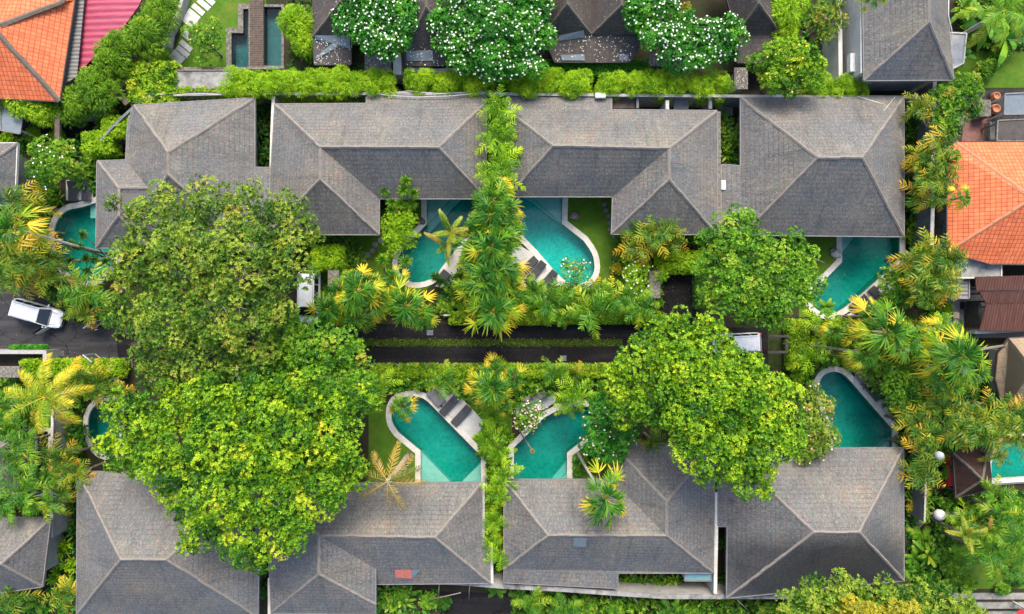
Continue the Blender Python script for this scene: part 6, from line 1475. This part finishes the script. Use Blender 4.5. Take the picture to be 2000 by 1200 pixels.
row('feather', [(1075,590,1.0,'feather palm on the drive hedge, left of three',3.8),(1120,560,.8,'feather palm behind the two over the drive hedge',3.6),(1150,605,1.05,'feather palm over the drive hedge, middle of three',4.2),(1250,600,.9,'feather palm over the drive hedge, right of three',3.8),(1222,580,.7,'small feather palm under the white flowering tree',3.2),
  (60,860,.95,'feathery green palm over the narrow pool, upper one',4),(30,900,.9,'feathery green palm at the left edge beside the narrow pool',4.2),(50,960,1.0,'feathery green palm at the lower end of the narrow pool',4.6),(90,985,.8,'feathery palm beside the narrow pool and the white path',4),(20,985,.8,'feathery palm on the corner of the lower left house',4.4),
  (15,850,.9,'feathery palm under the golden coconut palm',3.4),(1955,1000,.95,'green palm at the right edge below the gazebo',4.4),(1985,1060,1.0,'large green palm in the lower right garden',5),(1930,1080,.9,'palm right of the tufted pine like palm',4.4),(1975,1110,.8,'palm above the terrace steps',4),
  (1085,730,.7,'dark feathery palm below the drive, above the grey lounger deck',3),(870,745,.7,'dark palm tuft below the drive, above the row of loungers',2.8),
  (1040,1180,.8,'feathery seedling palm at the bottom edge, left',2.4),(1105,1190,.8,'feathery seedling palm at the bottom edge beneath the bamboo props',2.4),(1310,1195,.7,'seedling palm at the bottom edge below the broad leaved bed',2.2)])
row('foxtail', [(880,455,.9,'foxtail palm hanging over the upper left of the middle pools',6),(870,480,.7,'lower foxtail palm hanging over the upper left middle pool',5.4),(1885,1045,.9,'soft needle leaved palm above the lower right garden',4.6),(1930,1040,.7,'second soft needle leaved palm in the lower right garden',4.2)])
row('amber', [(30,395,.8,'amber frond palm at the left edge, top of the thicket',4),(70,400,.75,'amber frond palm left of the round pool, upper one',2.6),(80,450,.7,'amber frond palm touching the round pool rim',2.6),(20,500,.95,'amber palm at the left edge above the driveway',4),(65,515,.9,'amber palm below the round pool thicket',3.8),(100,540,.85,'amber palm on the driveway bend, upper one',3.0),(142,578,.75,'amber palm on the driveway bend, lower one',2.8),(165,612,.6,'small amber palm at the end of the driveway bend',2.6),
  (1800,300,.75,'amber palm beside the upper right villa, top of the row',4.6),(1835,290,.85,'amber palm against the pale wall, top right',4.8),(1850,320,.7,'amber palm at the corner of the right orange roof',4.8),(1810,350,.85,'amber palm halfway down the right villa side',4.8),(1830,385,.7,'amber palm beside the dark wall',4.4),
  (1800,500,.9,'amber palm right of the upper right pool, upper one',4.8),(1840,500,.9,'amber palm below the orange roof corner',5),(1825,540,.95,'amber palm left of the weathered slab',5),(1800,570,.8,'amber palm right of the round shrub tree',4.6),(1790,210,.7,'amber palm in the court corner at the upper right',4.4),
  (1275,460,.95,'amber palm at the eave of the right L shaped villa',4),(1250,480,.8,'lower amber palm at the eave of the right L shaped villa',3.8),(1310,475,.7,'amber palm right of the others at the L shaped villa eave',3.6),
  (1150,575,.6,'reddish amber palm behind the feather palms',3.2),(1790,830,.85,'amber palm right of the lower right pool, upper one',4.4),(1800,880,.85,'amber palm beside the sooty villa corner',4.4),(1840,800,.85,'amber palm above the lower right lawn strip',4.6),(1870,835,.85,'amber palm above the gazebo, left one',4.8),
  (1910,850,.9,'amber palm above the gazebo, right one',4.8),(1950,830,.9,'amber palm over the neighbouring pool, upper one',5),(1985,860,.8,'amber palm over the neighbouring pool at the edge',5),(1945,890,.6,'small amber palm between gazebo and neighbouring pool',4.2),(1990,820,.8,'amber palm under the thatched house at the right edge',4.6),
  (150,740,.8,'amber palm under the golden coconut palm, right side',3.2),(205,745,.8,'amber palm between the left hedge and the bright green tree',3),(230,770,.6,'small amber palm at the hidden left pool',2.8),(130,890,.8,'amber palm beside the hidden left pool, upper one',3.4),(150,925,.7,'amber palm at the corner of the lower left villa',3.6),(105,930,.7,'amber palm on the white path',3.6),
  (125,1160,.8,'amber palm at the foot of the lower left villa',3.4),(30,1160,.8,'amber palm at the lower left corner',3),(1275,862,.6,'amber palm in the shade between the pink tree and the bright green tree',3.4),(1120,735,.6,'reddish palm tuft below the right half of the drive hedge',2.8),(1760,650,.7,'amber palm under the leaning trunks, left',4),(1790,690,.7,'amber palm under the leaning trunks, right',4.2),(1700,620,.5,'small amber palm beside the yellow fan palm',3)])
row('fan', [(972,455,.8,'fan palm between the first two of the middle palm row',6.6),(930,490,.85,'fan palm on the left flank of the middle palm row',6.2),(968,530,.95,'fan palm in the heart of the middle palm row',7.4),(925,560,.8,'low fan palm on the left flank near the foot of the row',5.6),(985,580,.75,'low fan palm on the right flank near the foot of the row',5.2),(945,455,.8,'fan palm under the head of the row, left',5.8),
  (665,575,.85,'fan palm between the silver van and its tall neighbours',6),(730,590,.8,'fan palm filling the gap left of the yellow leaved palm',5.6),(720,555,.7,'fan palm above the gap between van palms and pool',5),(825,620,.6,'low fan palm right of the yellow leaved palm over the drive',5),
  (1700,655,.8,'fan palm left of the large leaning one',6),(1770,670,.85,'fan palm under the large leaning one',6),(1850,675,.8,'fan palm left of the head on the long pale trunk',6.4),(1900,725,.75,'fan palm below the head on the long pale trunk',6),(1660,655,.7,'fan palm between the pool rim and the leaning trunks',5)])
row('fan_yellow', [(655,620,.6,'small yellowing fan palm over the lane below the van palms',5),(1630,650,.6,'small yellow fan palm right of the upright hedge',4.6),(1790,655,.6,'yellow fan palm between the two leaning heads',6),(940,735,.6,'small yellowing fan palm at the lower drive hedge',5),(985,790,.55,'small yellowing fan palm left of the small pink tree',4.4)])
row('lime_feather', [(962,815,.65,'lime palm near the head of the strip between the lower pools',3),(950,855,.6,'narrow lime palm leaning over the left lower pool corner',3),(972,960,.7,'lime palm at the roof line between the lower villas',3.4),(965,1020,.6,'lime palm midway between the lower villa roofs',3.2),(958,1060,.55,'small lime palm beside the pale roof edge wall',3)])
row('broad', [(972,842,.9,'glossy leafy plant in the middle of the lower strip'),(985,905,.8,'glossy leafy plant at the corner of the right lower pool'),(950,880,.8,'glossy leafy plant at the edge of the left lower pool'),(968,1045,.8,'glossy leafy plant deep between the lower roofs'),(960,985,.8,'glossy leafy plant level with the lower eaves')])
row('fan', [(1005,740,.6,'small fan palm above the small pink tree',4.6),(935,775,.55,'small fan palm right of the row of loungers',4.2),(965,725,.6,'small fan palm growing out of the lower drive hedge',4.4)])
row('fan', [(962,392,.85,'fan palm over the gap between the two villa eaves',7),(985,415,.8,'fan palm right of the head of the middle palm row',6.6),(938,440,.8,'fan palm left of the head of the middle palm row',6.2),(990,545,.8,'fan palm on the right flank beside the deck',5.8)])
row('fan_yellow', [(972,372,.7,'yellow tipped fan palm at the villa eaves above the palm row',6.4),(930,545,.65,'yellow tipped fan palm low on the left flank of the row',5.4)])
row('lime_feather', [(970,268,.8,'lime palm in the middle of the gap between the L shaped villas',4.6),(982,285,.7,'lime palm right of centre in the gap between the L shaped villas',4.4),(965,345,.8,'lime palm left of the one above the palm row',4.8)])
row('amber', [(15,470,.9,'amber palm at the far left edge beside the pale trunk',3.4),(50,470,.8,'amber palm under the head with the long pale trunk',3),(45,545,.8,'amber palm above the white people carrier',3),(5,540,.8,'amber palm at the left edge over the driveway',3.2),(110,505,.7,'amber palm at the lower rim of the round pool',2.8),
  (1800,330,.9,'amber palm in the middle of the row beside the upper right villa',4.2),(1835,350,.8,'amber palm against the dark wall left of the orange tiles',4.4),(1790,375,.8,'amber palm hugging the eave of the upper right villa',3.8),(1795,535,.9,'amber palm right of the pool deck loungers',4.2),(1850,560,.7,'amber palm touching the slatted canopy',4),(1860,510,.7,'amber palm over the concrete slab corner',4.8),
  (1780,790,.8,'amber palm beside the loose green tree',3.8),(1825,850,.9,'amber palm between the white ball pole and the lower pool',4.4),(1900,820,.9,'amber palm above the gazebo, middle one',4.8),(1930,800,.8,'amber palm left of the thatched house foot',4.6),(1970,800,.8,'amber palm against the thatched eave',4.8),(1795,925,.8,'amber palm at the head of the white path',4),
  (1300,450,.8,'amber palm overlapping the eave above the others',3.8),(1240,455,.7,'leftmost amber palm at the L shaped villa eave',3.6),(180,765,.7,'amber palm above the hidden left pool',2.8),(110,895,.8,'amber palm over the narrow pool wall',3.4),(125,960,.7,'amber palm beside the lower left villa eave',3.4)])
row('feather', [(1190,585,.8,'feather palm between the drive hedge and the white flowering tree',3.6),(1040,570,.8,'feather palm at the right foot of the deck with footstools',3.4),(1100,610,.7,'low feather palm leaning over the drive',3),(1940,960,.8,'feather palm below the gazebo corner',3.8),(1990,1020,.9,'feather palm at the right edge beneath the pool stone edge',4.2),(1900,1070,.8,'feather palm beside the soft needle leaved palm',3.8),(1950,1095,.8,'feather palm above the terrace steps, left one',3.8),(1880,1020,.7,'feather palm behind the timber rail',3.4),
  (1640,690,.6,'feather palm above the pale rounded rim',3.4),(1700,700,.6,'feather palm beside the lounger behind the pool rim',3.4),(5,800,.8,'feather palm at the left edge under the golden coconut palm',3.6),(80,930,.8,'feather palm between narrow pool and path',3.6)])
rail('fallen_trunk', 'long pale palm trunk leaning in from the right edge above the thatched roof', [(1985,672,1.0),(1895,686,7.0)], .12, 'palm_bark', 'trunk', None)

# ---- coconut palms
coconut('golden coconut palm with long arching fronds at the left below the driveway', 88, 775, 6.5, 17, 3.4, 'leaf_palm', None, (.45, .95), (1.1, -.2))
coconut('dying coconut palm with dry orange fronds over the roof edge below the pool', 757, 940, 8.5, 9, 3.4, 'leaf_dry', (797, 888), (-.1, .75), (.35, -.3), nl=30, ll=.5, wl=.045)
coconut('coconut palm at the top right corner with broad drooping fronds', 1960, 20, 6, 13, 3.2, 'leaf_green', None, (.3, .7), (1.1, -.1))

# ---- dracaenas
pompom_tree('tufted tree at the eave above the upper left middle pool', (790,430), [(750,372,3.8),(792,352,4.6),(788,372,4.2),(808,378,4.0),(765,395,3.4),(782,398,3.4),(802,398,3.2),(765,410,3.0)], 'leaf_green', .55)
pompom_tree('tufted tree leaning over the round left pool', (222,508), [(160,458,4.2),(136,478,4.0),(152,482,3.6),(136,510,4.0),(168,505,3.2),(182,505,2.8),(205,512,2.6),(168,530,3.2)], 'leaf_dark', .5)
pompom_tree('small tufted tree on the lawn left of the pool, single head', (754,535), [(747,508,3.0)], 'leaf_green', .65)
pompom_tree('small tufted tree standing at the pool rim, single head', (790,540), [(791,509,3.0)], 'leaf_green', .6)
pompom_tree('dark tufted plant beside the lone square stool', (855,548), [(850,540,1.6),(862,552,1.4)], 'leaf_dark', .55)
pompom_tree('tufted plant beside the footstools of the upper middle deck', (1010,585), [(1025,575,1.6),(1008,592,1.5),(1040,592,1.4)], 'leaf_lime', .6)
pompom_tree('leaning bare trunk with a dry tuft in the lower pool beside the pink tree', (1016,842), [(1040,882,3.2)], 'leaf_dry', .18)

# ---- broad leaved beds and shrubs
row('broad', [(640,190,.9,'broad leaved plant behind the boundary wall, left of two'),(695,185,1.05,'broad leaved plant behind the boundary wall, right of two'),(620,192,.7,'leftmost low broad leaved plant behind the boundary wall'),(1415,240,.9,'broad leaved plant in the gap beside the upper right villa, top'),(1430,265,.9,'broad leaved plant in the gap beside the upper right villa, second'),(1420,292,.9,'broad leaved plant in the gap beside the upper right villa, third'),(1432,312,.7,'low broad leaved plant at the foot of the upper right gap'),
  (670,480,.9,'broad leaved plant between the van drive and the lawn, upper'),(690,498,.8,'broad leaved plant between the van drive and the lawn, lower'),(655,470,.8,'broad leaved plant under the villa eave beside the van drive'),(1330,465,.9,'broad leaved plant under the eave right of the amber palms'),(1355,462,.8,'broad leaved plant under the mid green tree edge'),(1260,520,.8,'broad leaved plant above the white flowering tree'),(1225,510,.8,'broad leaved plant beside the lawn and the white flowering tree'),
  (1225,1142,.9,'leftmost broad leaved plant in the bed below the yellow tipped palm villa'),(1255,1146,.8,'second broad leaved plant in the bed below the villa'),(1285,1142,.9,'third broad leaved plant in the bed below the villa'),(1315,1146,.9,'rightmost broad leaved plant in the bed below the villa'),
  (750,1165,1.0,'pink tipped leafy plant at the bottom beside the red roof sheet, left'),(785,1160,.95,'leafy plant at the bottom beside the red roof sheet, right'),(770,1190,1.0,'leafy plant at the bottom edge beneath the red roof sheet'),(190,290,.9,'yellow green broad plant beside the curved corner wall'),(215,300,.8,'broad leaved plant at the left corner of the olive tree villa'),
  (170,320,.9,'broad leaved plant above the twin loungers, left'),(160,345,.9,'broad leaved plant just above the twin loungers'),(100,385,.8,'broad leaved plant left of the twin loungers'),(1785,445,.9,'broad leaved plant right of the upper right villa corner'),(1800,465,.8,'low broad leaved plant against the pale wall below the amber palms'),
  (1710,650,.7,'broad leaved plant hidden under the large leaning fan palm'),(1830,610,.9,'lime leafy plant left of the tin roof courtyard, upper'),(1825,640,.9,'lime leafy plant left of the tin roof courtyard, lower'),(1000,590,.9,'broad leaved plant at the foot of the footstools'),(1045,600,.8,'broad leaved plant behind the left feather palm'),
  (840,745,.8,'broad leaved plant behind the lower drive hedge, left'),(905,745,.8,'broad leaved plant behind the lower drive hedge, beside the yellowing palm'),(815,748,.7,'small broad leaved plant above the rounded pool end'),(1040,745,.8,'broad leaved plant behind the lower drive hedge, right'),(1060,750,.7,'low broad leaved plant left of the lime palm')])
row('spear', [(955,800,.9,'spear leaved plant at the head of the lower strip'),(965,830,1.0,'spear leaved plant, second down the lower strip'),(955,858,.9,'spear leaved plant, third down the lower strip'),(970,905,.9,'spear leaved plant beside the lower pool corner'),(958,930,.8,'spear leaved plant at the lower pool foot'),(985,855,.8,'spear leaved plant at the rim of the right lower pool'),
  (115,1075,1.1,'bushy spear leaved plant beside the lower left villa, upper'),(130,1105,1.1,'bushy spear leaved plant beside the lower left villa, middle'),(105,1130,1.0,'bushy spear leaved plant beside the lower left villa, lower'),(125,1145,.9,'spear leaved plant above the amber palm at the villa foot'),(590,1190,.8,'pink tipped spear plant along the bottom edge, first from the left'),(630,1192,.8,'pink tipped spear plant along the bottom edge, second'),(670,1190,.8,'pink tipped spear plant along the bottom edge, third'),(705,1188,.8,'pink tipped spear plant along the bottom edge, fourth'),
  (1380,1170,.7,'pale dry tufted plant on the bottom wall'),(1420,1178,.8,'pale tufted plant right of the bottom wall junction'),(1640,655,.6,'spear leaved plant below the rim of the upper right pool'),(1590,665,.7,'spear leaved plant right of the upright clipped hedge'),(900,600,.7,'spear leaved plant left of the foot of the middle palm row'),(560,1195,.7,'spear plant at the bottom edge below the villa corner')])
row('broad_dark', [(510,215,.9,'dark leafy plant in the gap left of the L shaped villa, top'),(512,245,.9,'dark leafy plant in the gap left of the L shaped villa, middle'),(510,300,.9,'dark leafy plant in the gap left of the L shaped villa, foot'),(880,570,.8,'dark leafy plant below the lone square stool'),(895,545,.7,'dark leafy plant right of the lone square stool'),(955,370,.8,'dark leafy plant in the gap above the palm row'),(955,255,.8,'dark leafy plant between the lime palms'),
  (1790,400,1.0,'dark leafy plant beside the upper right villa, middle'),(1785,250,1.0,'dark leafy plant beside the upper right villa, top'),(1785,300,.9,'dark leafy plant under the top amber palms'),(150,850,.9,'dark leafy plant left of the hidden pool'),(140,985,.9,'dark leafy plant at the side of the lower left villa, upper'),(138,1030,.9,'dark leafy plant at the side of the lower left villa, lower'),(1780,910,.9,'dark leafy plant at the side of the sooty villa, top'),(1778,960,.8,'dark leafy plant at the side of the sooty villa, middle'),
  (950,1000,.7,'dark leafy plant low in the strip between the lower villas'),(1870,975,.9,'dark leafy plant below the gazebo'),(512,1150,.9,'dark leafy plant in the gap left of the red patch villa'),(950,1110,.7,'dark leafy plant at the pale wall end'),(1885,665,.9,'dark leafy plant below the white shed wall'),(1920,790,.9,'dark leafy plant beside the thatched house'),(1410,1060,.6,'dark leafy plant in the notch of the sooty villa, upper'),(1412,1135,.7,'dark leafy plant in the notch of the sooty villa, lower')])
row('broad_big', [(1880,20,1.0,'large drooping leaves at the top right, nearest the house'),(1900,60,1.0,'large drooping leaves beside the torn awning'),(980,1000,.6,'large leaved plant beside the lower strip hedge'),(125,850,.8,'large leaved plant beside the white path'),(1810,1085,.9,'large leaved plant left of the soft needle palm')])
row('banana', [(1925,40,1.0,'banana plant at the top right corner, left one'),(1965,75,1.0,'banana plant at the top right corner, right one'),(1885,110,.7,'small banana plant below the torn awning')])
row('fern', [(1810,1060,1.3,'bright fern thicket beside the sooty villa, upper'),(1800,1100,1.4,'bright fern thicket beside the sooty villa, lower'),(1840,1090,1.3,'bright fern thicket right of the sooty villa'),(1780,1120,1.0,'fern at the lower right corner of the sooty villa'),(1370,1150,.9,'fern at the bottom wall below the glass canopy'),(1010,1170,1.1,'fern beside the dark courtyard'),(1140,1180,1.1,'fern at the bottom edge under the bamboo props'),(1250,1190,1.0,'fern at the bottom edge below the broad leaved bed'),(970,1160,.9,'fern at the left side of the bottom garden'),(1620,600,.8,'fern at the rim of the upper right pool'),(1070,1165,.9,'fern between two bamboo props'),(60,1185,1.1,'fern at the bottom left corner')])
row('shrub', [(835,1175,.9,'rounded green shrub with red flowers at the bottom, left of the courtyard'),(870,600,.7,'rounded shrub behind the drive hedge below the square stool'),(905,575,.6,'low shrub left of the palm row foot'),(1040,1185,.7,'low shrub under the seedling palm'),(1960,90,1.1,'pink flowered shrub at the top right'),(1990,50,1.0,'green shrub at the top right edge'),(1930,130,1.0,'green shrub above the upper right lawn'),
  (1890,1140,.8,'rounded shrub left of the terrace steps'),(1960,1150,.7,'rounded shrub beside the terrace steps'),(1785,640,.8,'rounded shrub between the leaning trunks'),(1770,860,.8,'rounded shrub at the corner of the sooty villa'),(1990,990,.9,'green shrub at the right edge below the pool'),(1900,1000,.8,'green shrub behind the timber rail'),(1960,1040,.9,'green shrub among the lower right palms'),(1860,1110,.9,'green shrub above the yellow green tree mass'),
  (1180,755,.8,'green shrub at the edge of the bright green tree'),(1150,1185,.8,'green shrub in the bottom garden'),(1200,1190,.8,'second green shrub in the bottom garden'),(1350,1190,.8,'green shrub below the pale tufts'),(1490,1190,.8,'green shrub below the sooty villa wall'),(160,690+280,.6,'small shrub at the top corner of the lower left villa')])
row('shrub_lime', [(310,105,1.0,'lime shrub along the curving grey wall'),(1290,625,.7,'lime round shrub at the end of the drive hedge'),(1560,730,.9,'lime shrub below the upright clipped hedge'),(1545,755,.8,'lime shrub beside the bright green tree edge'),(60,265,.9,'lime shrub left of the white flowered bush'),(10,275,.9,'lime shrub at the left edge below the bamboo'),(110,268,.8,'lime shrub below the timber beam'),(205,330,.0+.6,'lime shrub at the small roof wing'),(950,615,.0+.7,'lime shrub under the palm row foot'),(1420,330,.6,'low lime shrub on the step of the upper right villa'),(1850,600,.8,'lime shrub beside the tin roof courtyard')])
row('shrub_dark', [(870,1180,.8,'dark shrub left of the dark courtyard'),(1700,670,.9,'dark shrub under the leaning trunks'),(30,560-30,.9,'dark shrub at the left edge above the driveway'),(1870,690,.9,'dark shrub under the fan palm with the long trunk'),(1895,770,.8,'dark shrub beside the small lawn'),(1245,870,.8,'dark shrub under the amber palm in the shade'),(1990,1130,.8,'dark shrub at the right edge beside the lawn'),(1285,590,.5,'dark shrub below the rough stone slab')])
row('shrub_gold', [(1205,528,.7,'golden shrub beside the white flowering tree'),(1110,140,.6,'golden round shrub on the clipped dark hedge'),(1780,990,.8,'golden shrub at the side of the sooty villa'),(375,1190,.9,'golden green shrub at the bottom edge below the lower left villa'),(750,560,.6,'golden shrub under the yellow fan palms'),(1340,15,.7,'golden palm like shrub between the frangipani trees'),(1555,745-10,.4,'small reddish gold shrub beside the upright hedge')])

# ---- low ground cover in the beds (stuff)
def cover(name, polys, n, mats, hz=.25):
    """thousands of low leaves filling the planted beds"""
    k = len(polys)
    P = []
    for pl in polys:
        Q = wp(pl); xs = [p[0] for p in Q]; ys = [p[1] for p in Q]; A = abs(area(Q)); m_ = int(n*A); tries = 0
        while m_ > 0 and tries < 40*n*A+400:
            tries += 1; c = (random.uniform(min(xs), max(xs)), random.uniform(min(ys), max(ys)))
            if inside(c, Q) and not any(inside(c, h_) for h_ in HOLES2): P.append((c[0], c[1], random.uniform(0, hz))); m_ -= 1
    P = np.array(P); Nv = np.tile([0, 0, 1.0], (len(P), 1))+rng.normal(0, .3, (len(P), 3)); T = rng.normal(.4, .2, len(P))
    Q, TT = rosettes(P, unit(Nv), .34, .13, 6, .7, T, .15)
    o = link(name, quadmesh(name, Q, TT, M[mats])); setp(o, kind='stuff')
HOLES2 = [offset(h_, .5) for h_ in HOLES]
beds = [[(0,370),(120,360),(100,420),(100,500),(140,560),(200,560),(240,620),(140,620),(60,550),(0,545)], [(0,265),(190,265),(245,300),(190,400),(120,350),(0,350)], [(498,190),(534,190),(530,330),(498,328)], [(950,190),(990,190),(990,385),(950,385)],
        [(600,545),(780,565),(860,600),(860,632),(650,632)], [(860,560),(1290,560),(1290,612),(860,612)], [(895,480),(1000,480),(1020,600),(895,600)], [(730,736),(1210,736),(1200,790),(1090,760),(1000,800),(950,800),(850,755),(740,780)],
        [(942,820),(1002,870),(985,1140),(944,1140)], [(1768,195),(1820,195),(1820,600),(1768,600)], [(1400,230),(1446,230),(1446,325),(1405,325)], [(1200,455),(1400,462),(1400,520),(1205,520)], [(1580,620),(1810,620),(1860,700),(1810,880),(1750,830),(1660,730),(1590,720)],
        [(1100,940),(1100,860),(1200,860),(1300,880),(1195,900)], [(1205,1122),(1335,1122),(1335,1160),(1205,1158)], [(540,1185),(870,1150),(870,1240),(540,1240)], [(1000,1155),(1560,1170),(1560,1240),(1000,1240)], [(60,1020),(150,1020),(150,1240),(-20,1240),(-20,1150),(80,1150)],
        [(-20,740),(230,740),(170,780),(170,900),(150,1000),(100,980),(60,1000),(-20,990)], [(1770,870),(1786,870),(1786,1130),(1770,1130)], [(1815,700),(1950,760),(1950,860),(1815,940)], [(1815,960),(2020,960),(2020,1060),(1860,1060),(1850,1150),(1770,1150),(1815,1030)], [(1865,-20),(2020,-20),(2020,100),(1865,100)],
        [(1510,0),(1640,0),(1640,150),(1510,150)], [(200,215),(250,200),(250,240),(200,270)], [(1500,730),(1600,730),(1600,790),(1560,790)], [(1545,620),(1600,620),(1600,730),(1545,730)], [(1828,150),(1870,150),(1870,270),(1828,270)], [(565,-20),(612,-20),(612,140),(565,140)], [(700,520),(770,540),(770,600),(680,600)]]
cover('ground_cover', beds[::2], 7, 'leaf_dark')
under = [beds[i] for i in (0, 5, 7, 9, 12, 16, 18, 20, 21, 22, 24)]
cover('undergrowth', under, 6, 'leaf_broad', 1.3); cover('undergrowth', under+[beds[6], beds[8]], 7, 'leaf_green', 1.0)
fl = []
for h_ in HOLES[:10]:
    for _ in range(9):
        xs = [p[0] for p in h_]; ys = [p[1] for p in h_]; c_ = (random.uniform(min(xs), max(xs)), random.uniform(min(ys), max(ys)))
        if inside(c_, h_): fl.append((c_[0], c_[1], -.12))
fP = np.array(fl); fN = np.tile([0, 0, 1.0], (len(fP), 1)); fa = rng.random(len(fP)); fD = np.stack([np.cos(fa*6.28), np.sin(fa*6.28), fa*0], 1)
fq, ft = diamonds(fP, fD, fN, .10, .05, 0, fa); setp(link('floating_leaves', quadmesh('floating_leaves', fq, ft, M['leaf_dry'])), kind='stuff')
cover('ground_cover', beds[1::2], 7, 'leaf_frangi')
# tufts on the strip between the two wheel tracks
mp = [(W(random.uniform(702, 1214), random.gauss(669.5, 3.6), 0)[0], W(0, random.gauss(669.5, 3.4), 0)[1], .02) for _ in range(2600)]
mp = np.array(mp); mn = unit(np.tile([0, 0, 1.0], (len(mp), 1))+rng.normal(0, .3, (len(mp), 3))); mq, mt = rosettes(mp, mn, .10, .03, 4, .7, rng.normal(.3, .25, len(mp)))
setp(link('grass_tufts', quadmesh('grass_tufts', mq, mt, M['leaf_olive'])), kind='stuff')
# fallen petals and dry leaves on the dark roofs and the drives
def litter(name, x0, y0, x1, y1, h, n, mat, size=.07, cl=0):
    P = np.array([W(random.uniform(x0, x1), random.uniform(y0, y1), h) for _ in range(n)]); Nv = np.tile([0, 0, 1.0], (n, 1))+rng.normal(0, .15, (n, 3))
    t_, b_ = frames(unit(Nv)); a = rng.random(n)[:, None]*6.28; D = t_*np.cos(a)+b_*np.sin(a)
    q, tt = diamonds(P, D, unit(Nv), size*rng.uniform(.7, 1.4, n), size*.6, 0, rng.random(n)); setp(link(name, quadmesh(name, q, tt, M[mat])), kind='stuff')
litter('fallen_leaves', 720, 640, 1200, 710, .03, 130, 'leaf_dry', .045); litter('fallen_leaves', 1295, 530, 1355, 630, .03, 40, 'leaf_dry')
litter('fallen_leaves', 0, 550, 230, 700, .03, 60, 'leaf_dry')
litter('fallen_petals', 1084, 70, 1235, 120, 2.95, 120, 'petal_white', .09); litter('fallen_petals', 614, 75, 690, 125, 3.0, 90, 'petal_white', .09); litter('fallen_petals', 795, 70, 900, 128, 3.1, 110, 'petal_white', .09)
litter('fallen_petals', 1270, 104, 1320, 130, 2.22, 60, 'petal_white', .08); litter('fallen_petals', 1436, 134, 1459, 174, 2.22, 40, 'petal_white', .08); litter('fallen_petals', 714, 110, 762, 140, 2.22, 60, 'petal_white', .08)
# planting that carries on past the edge of the photograph
ring = [[(-260,1230),(2260,1230),(2260,1400),(-260,1400)], [(-260,-220),(2260,-220),(2260,-60),(-260,-60)], [(-260,-60),(-190,-60),(-190,1230),(-260,1230)], [(2130,-60),(2260,-60),(2260,1230),(2130,1230)]]
cover('undergrowth', ring, 4, 'leaf_green', 1.2)
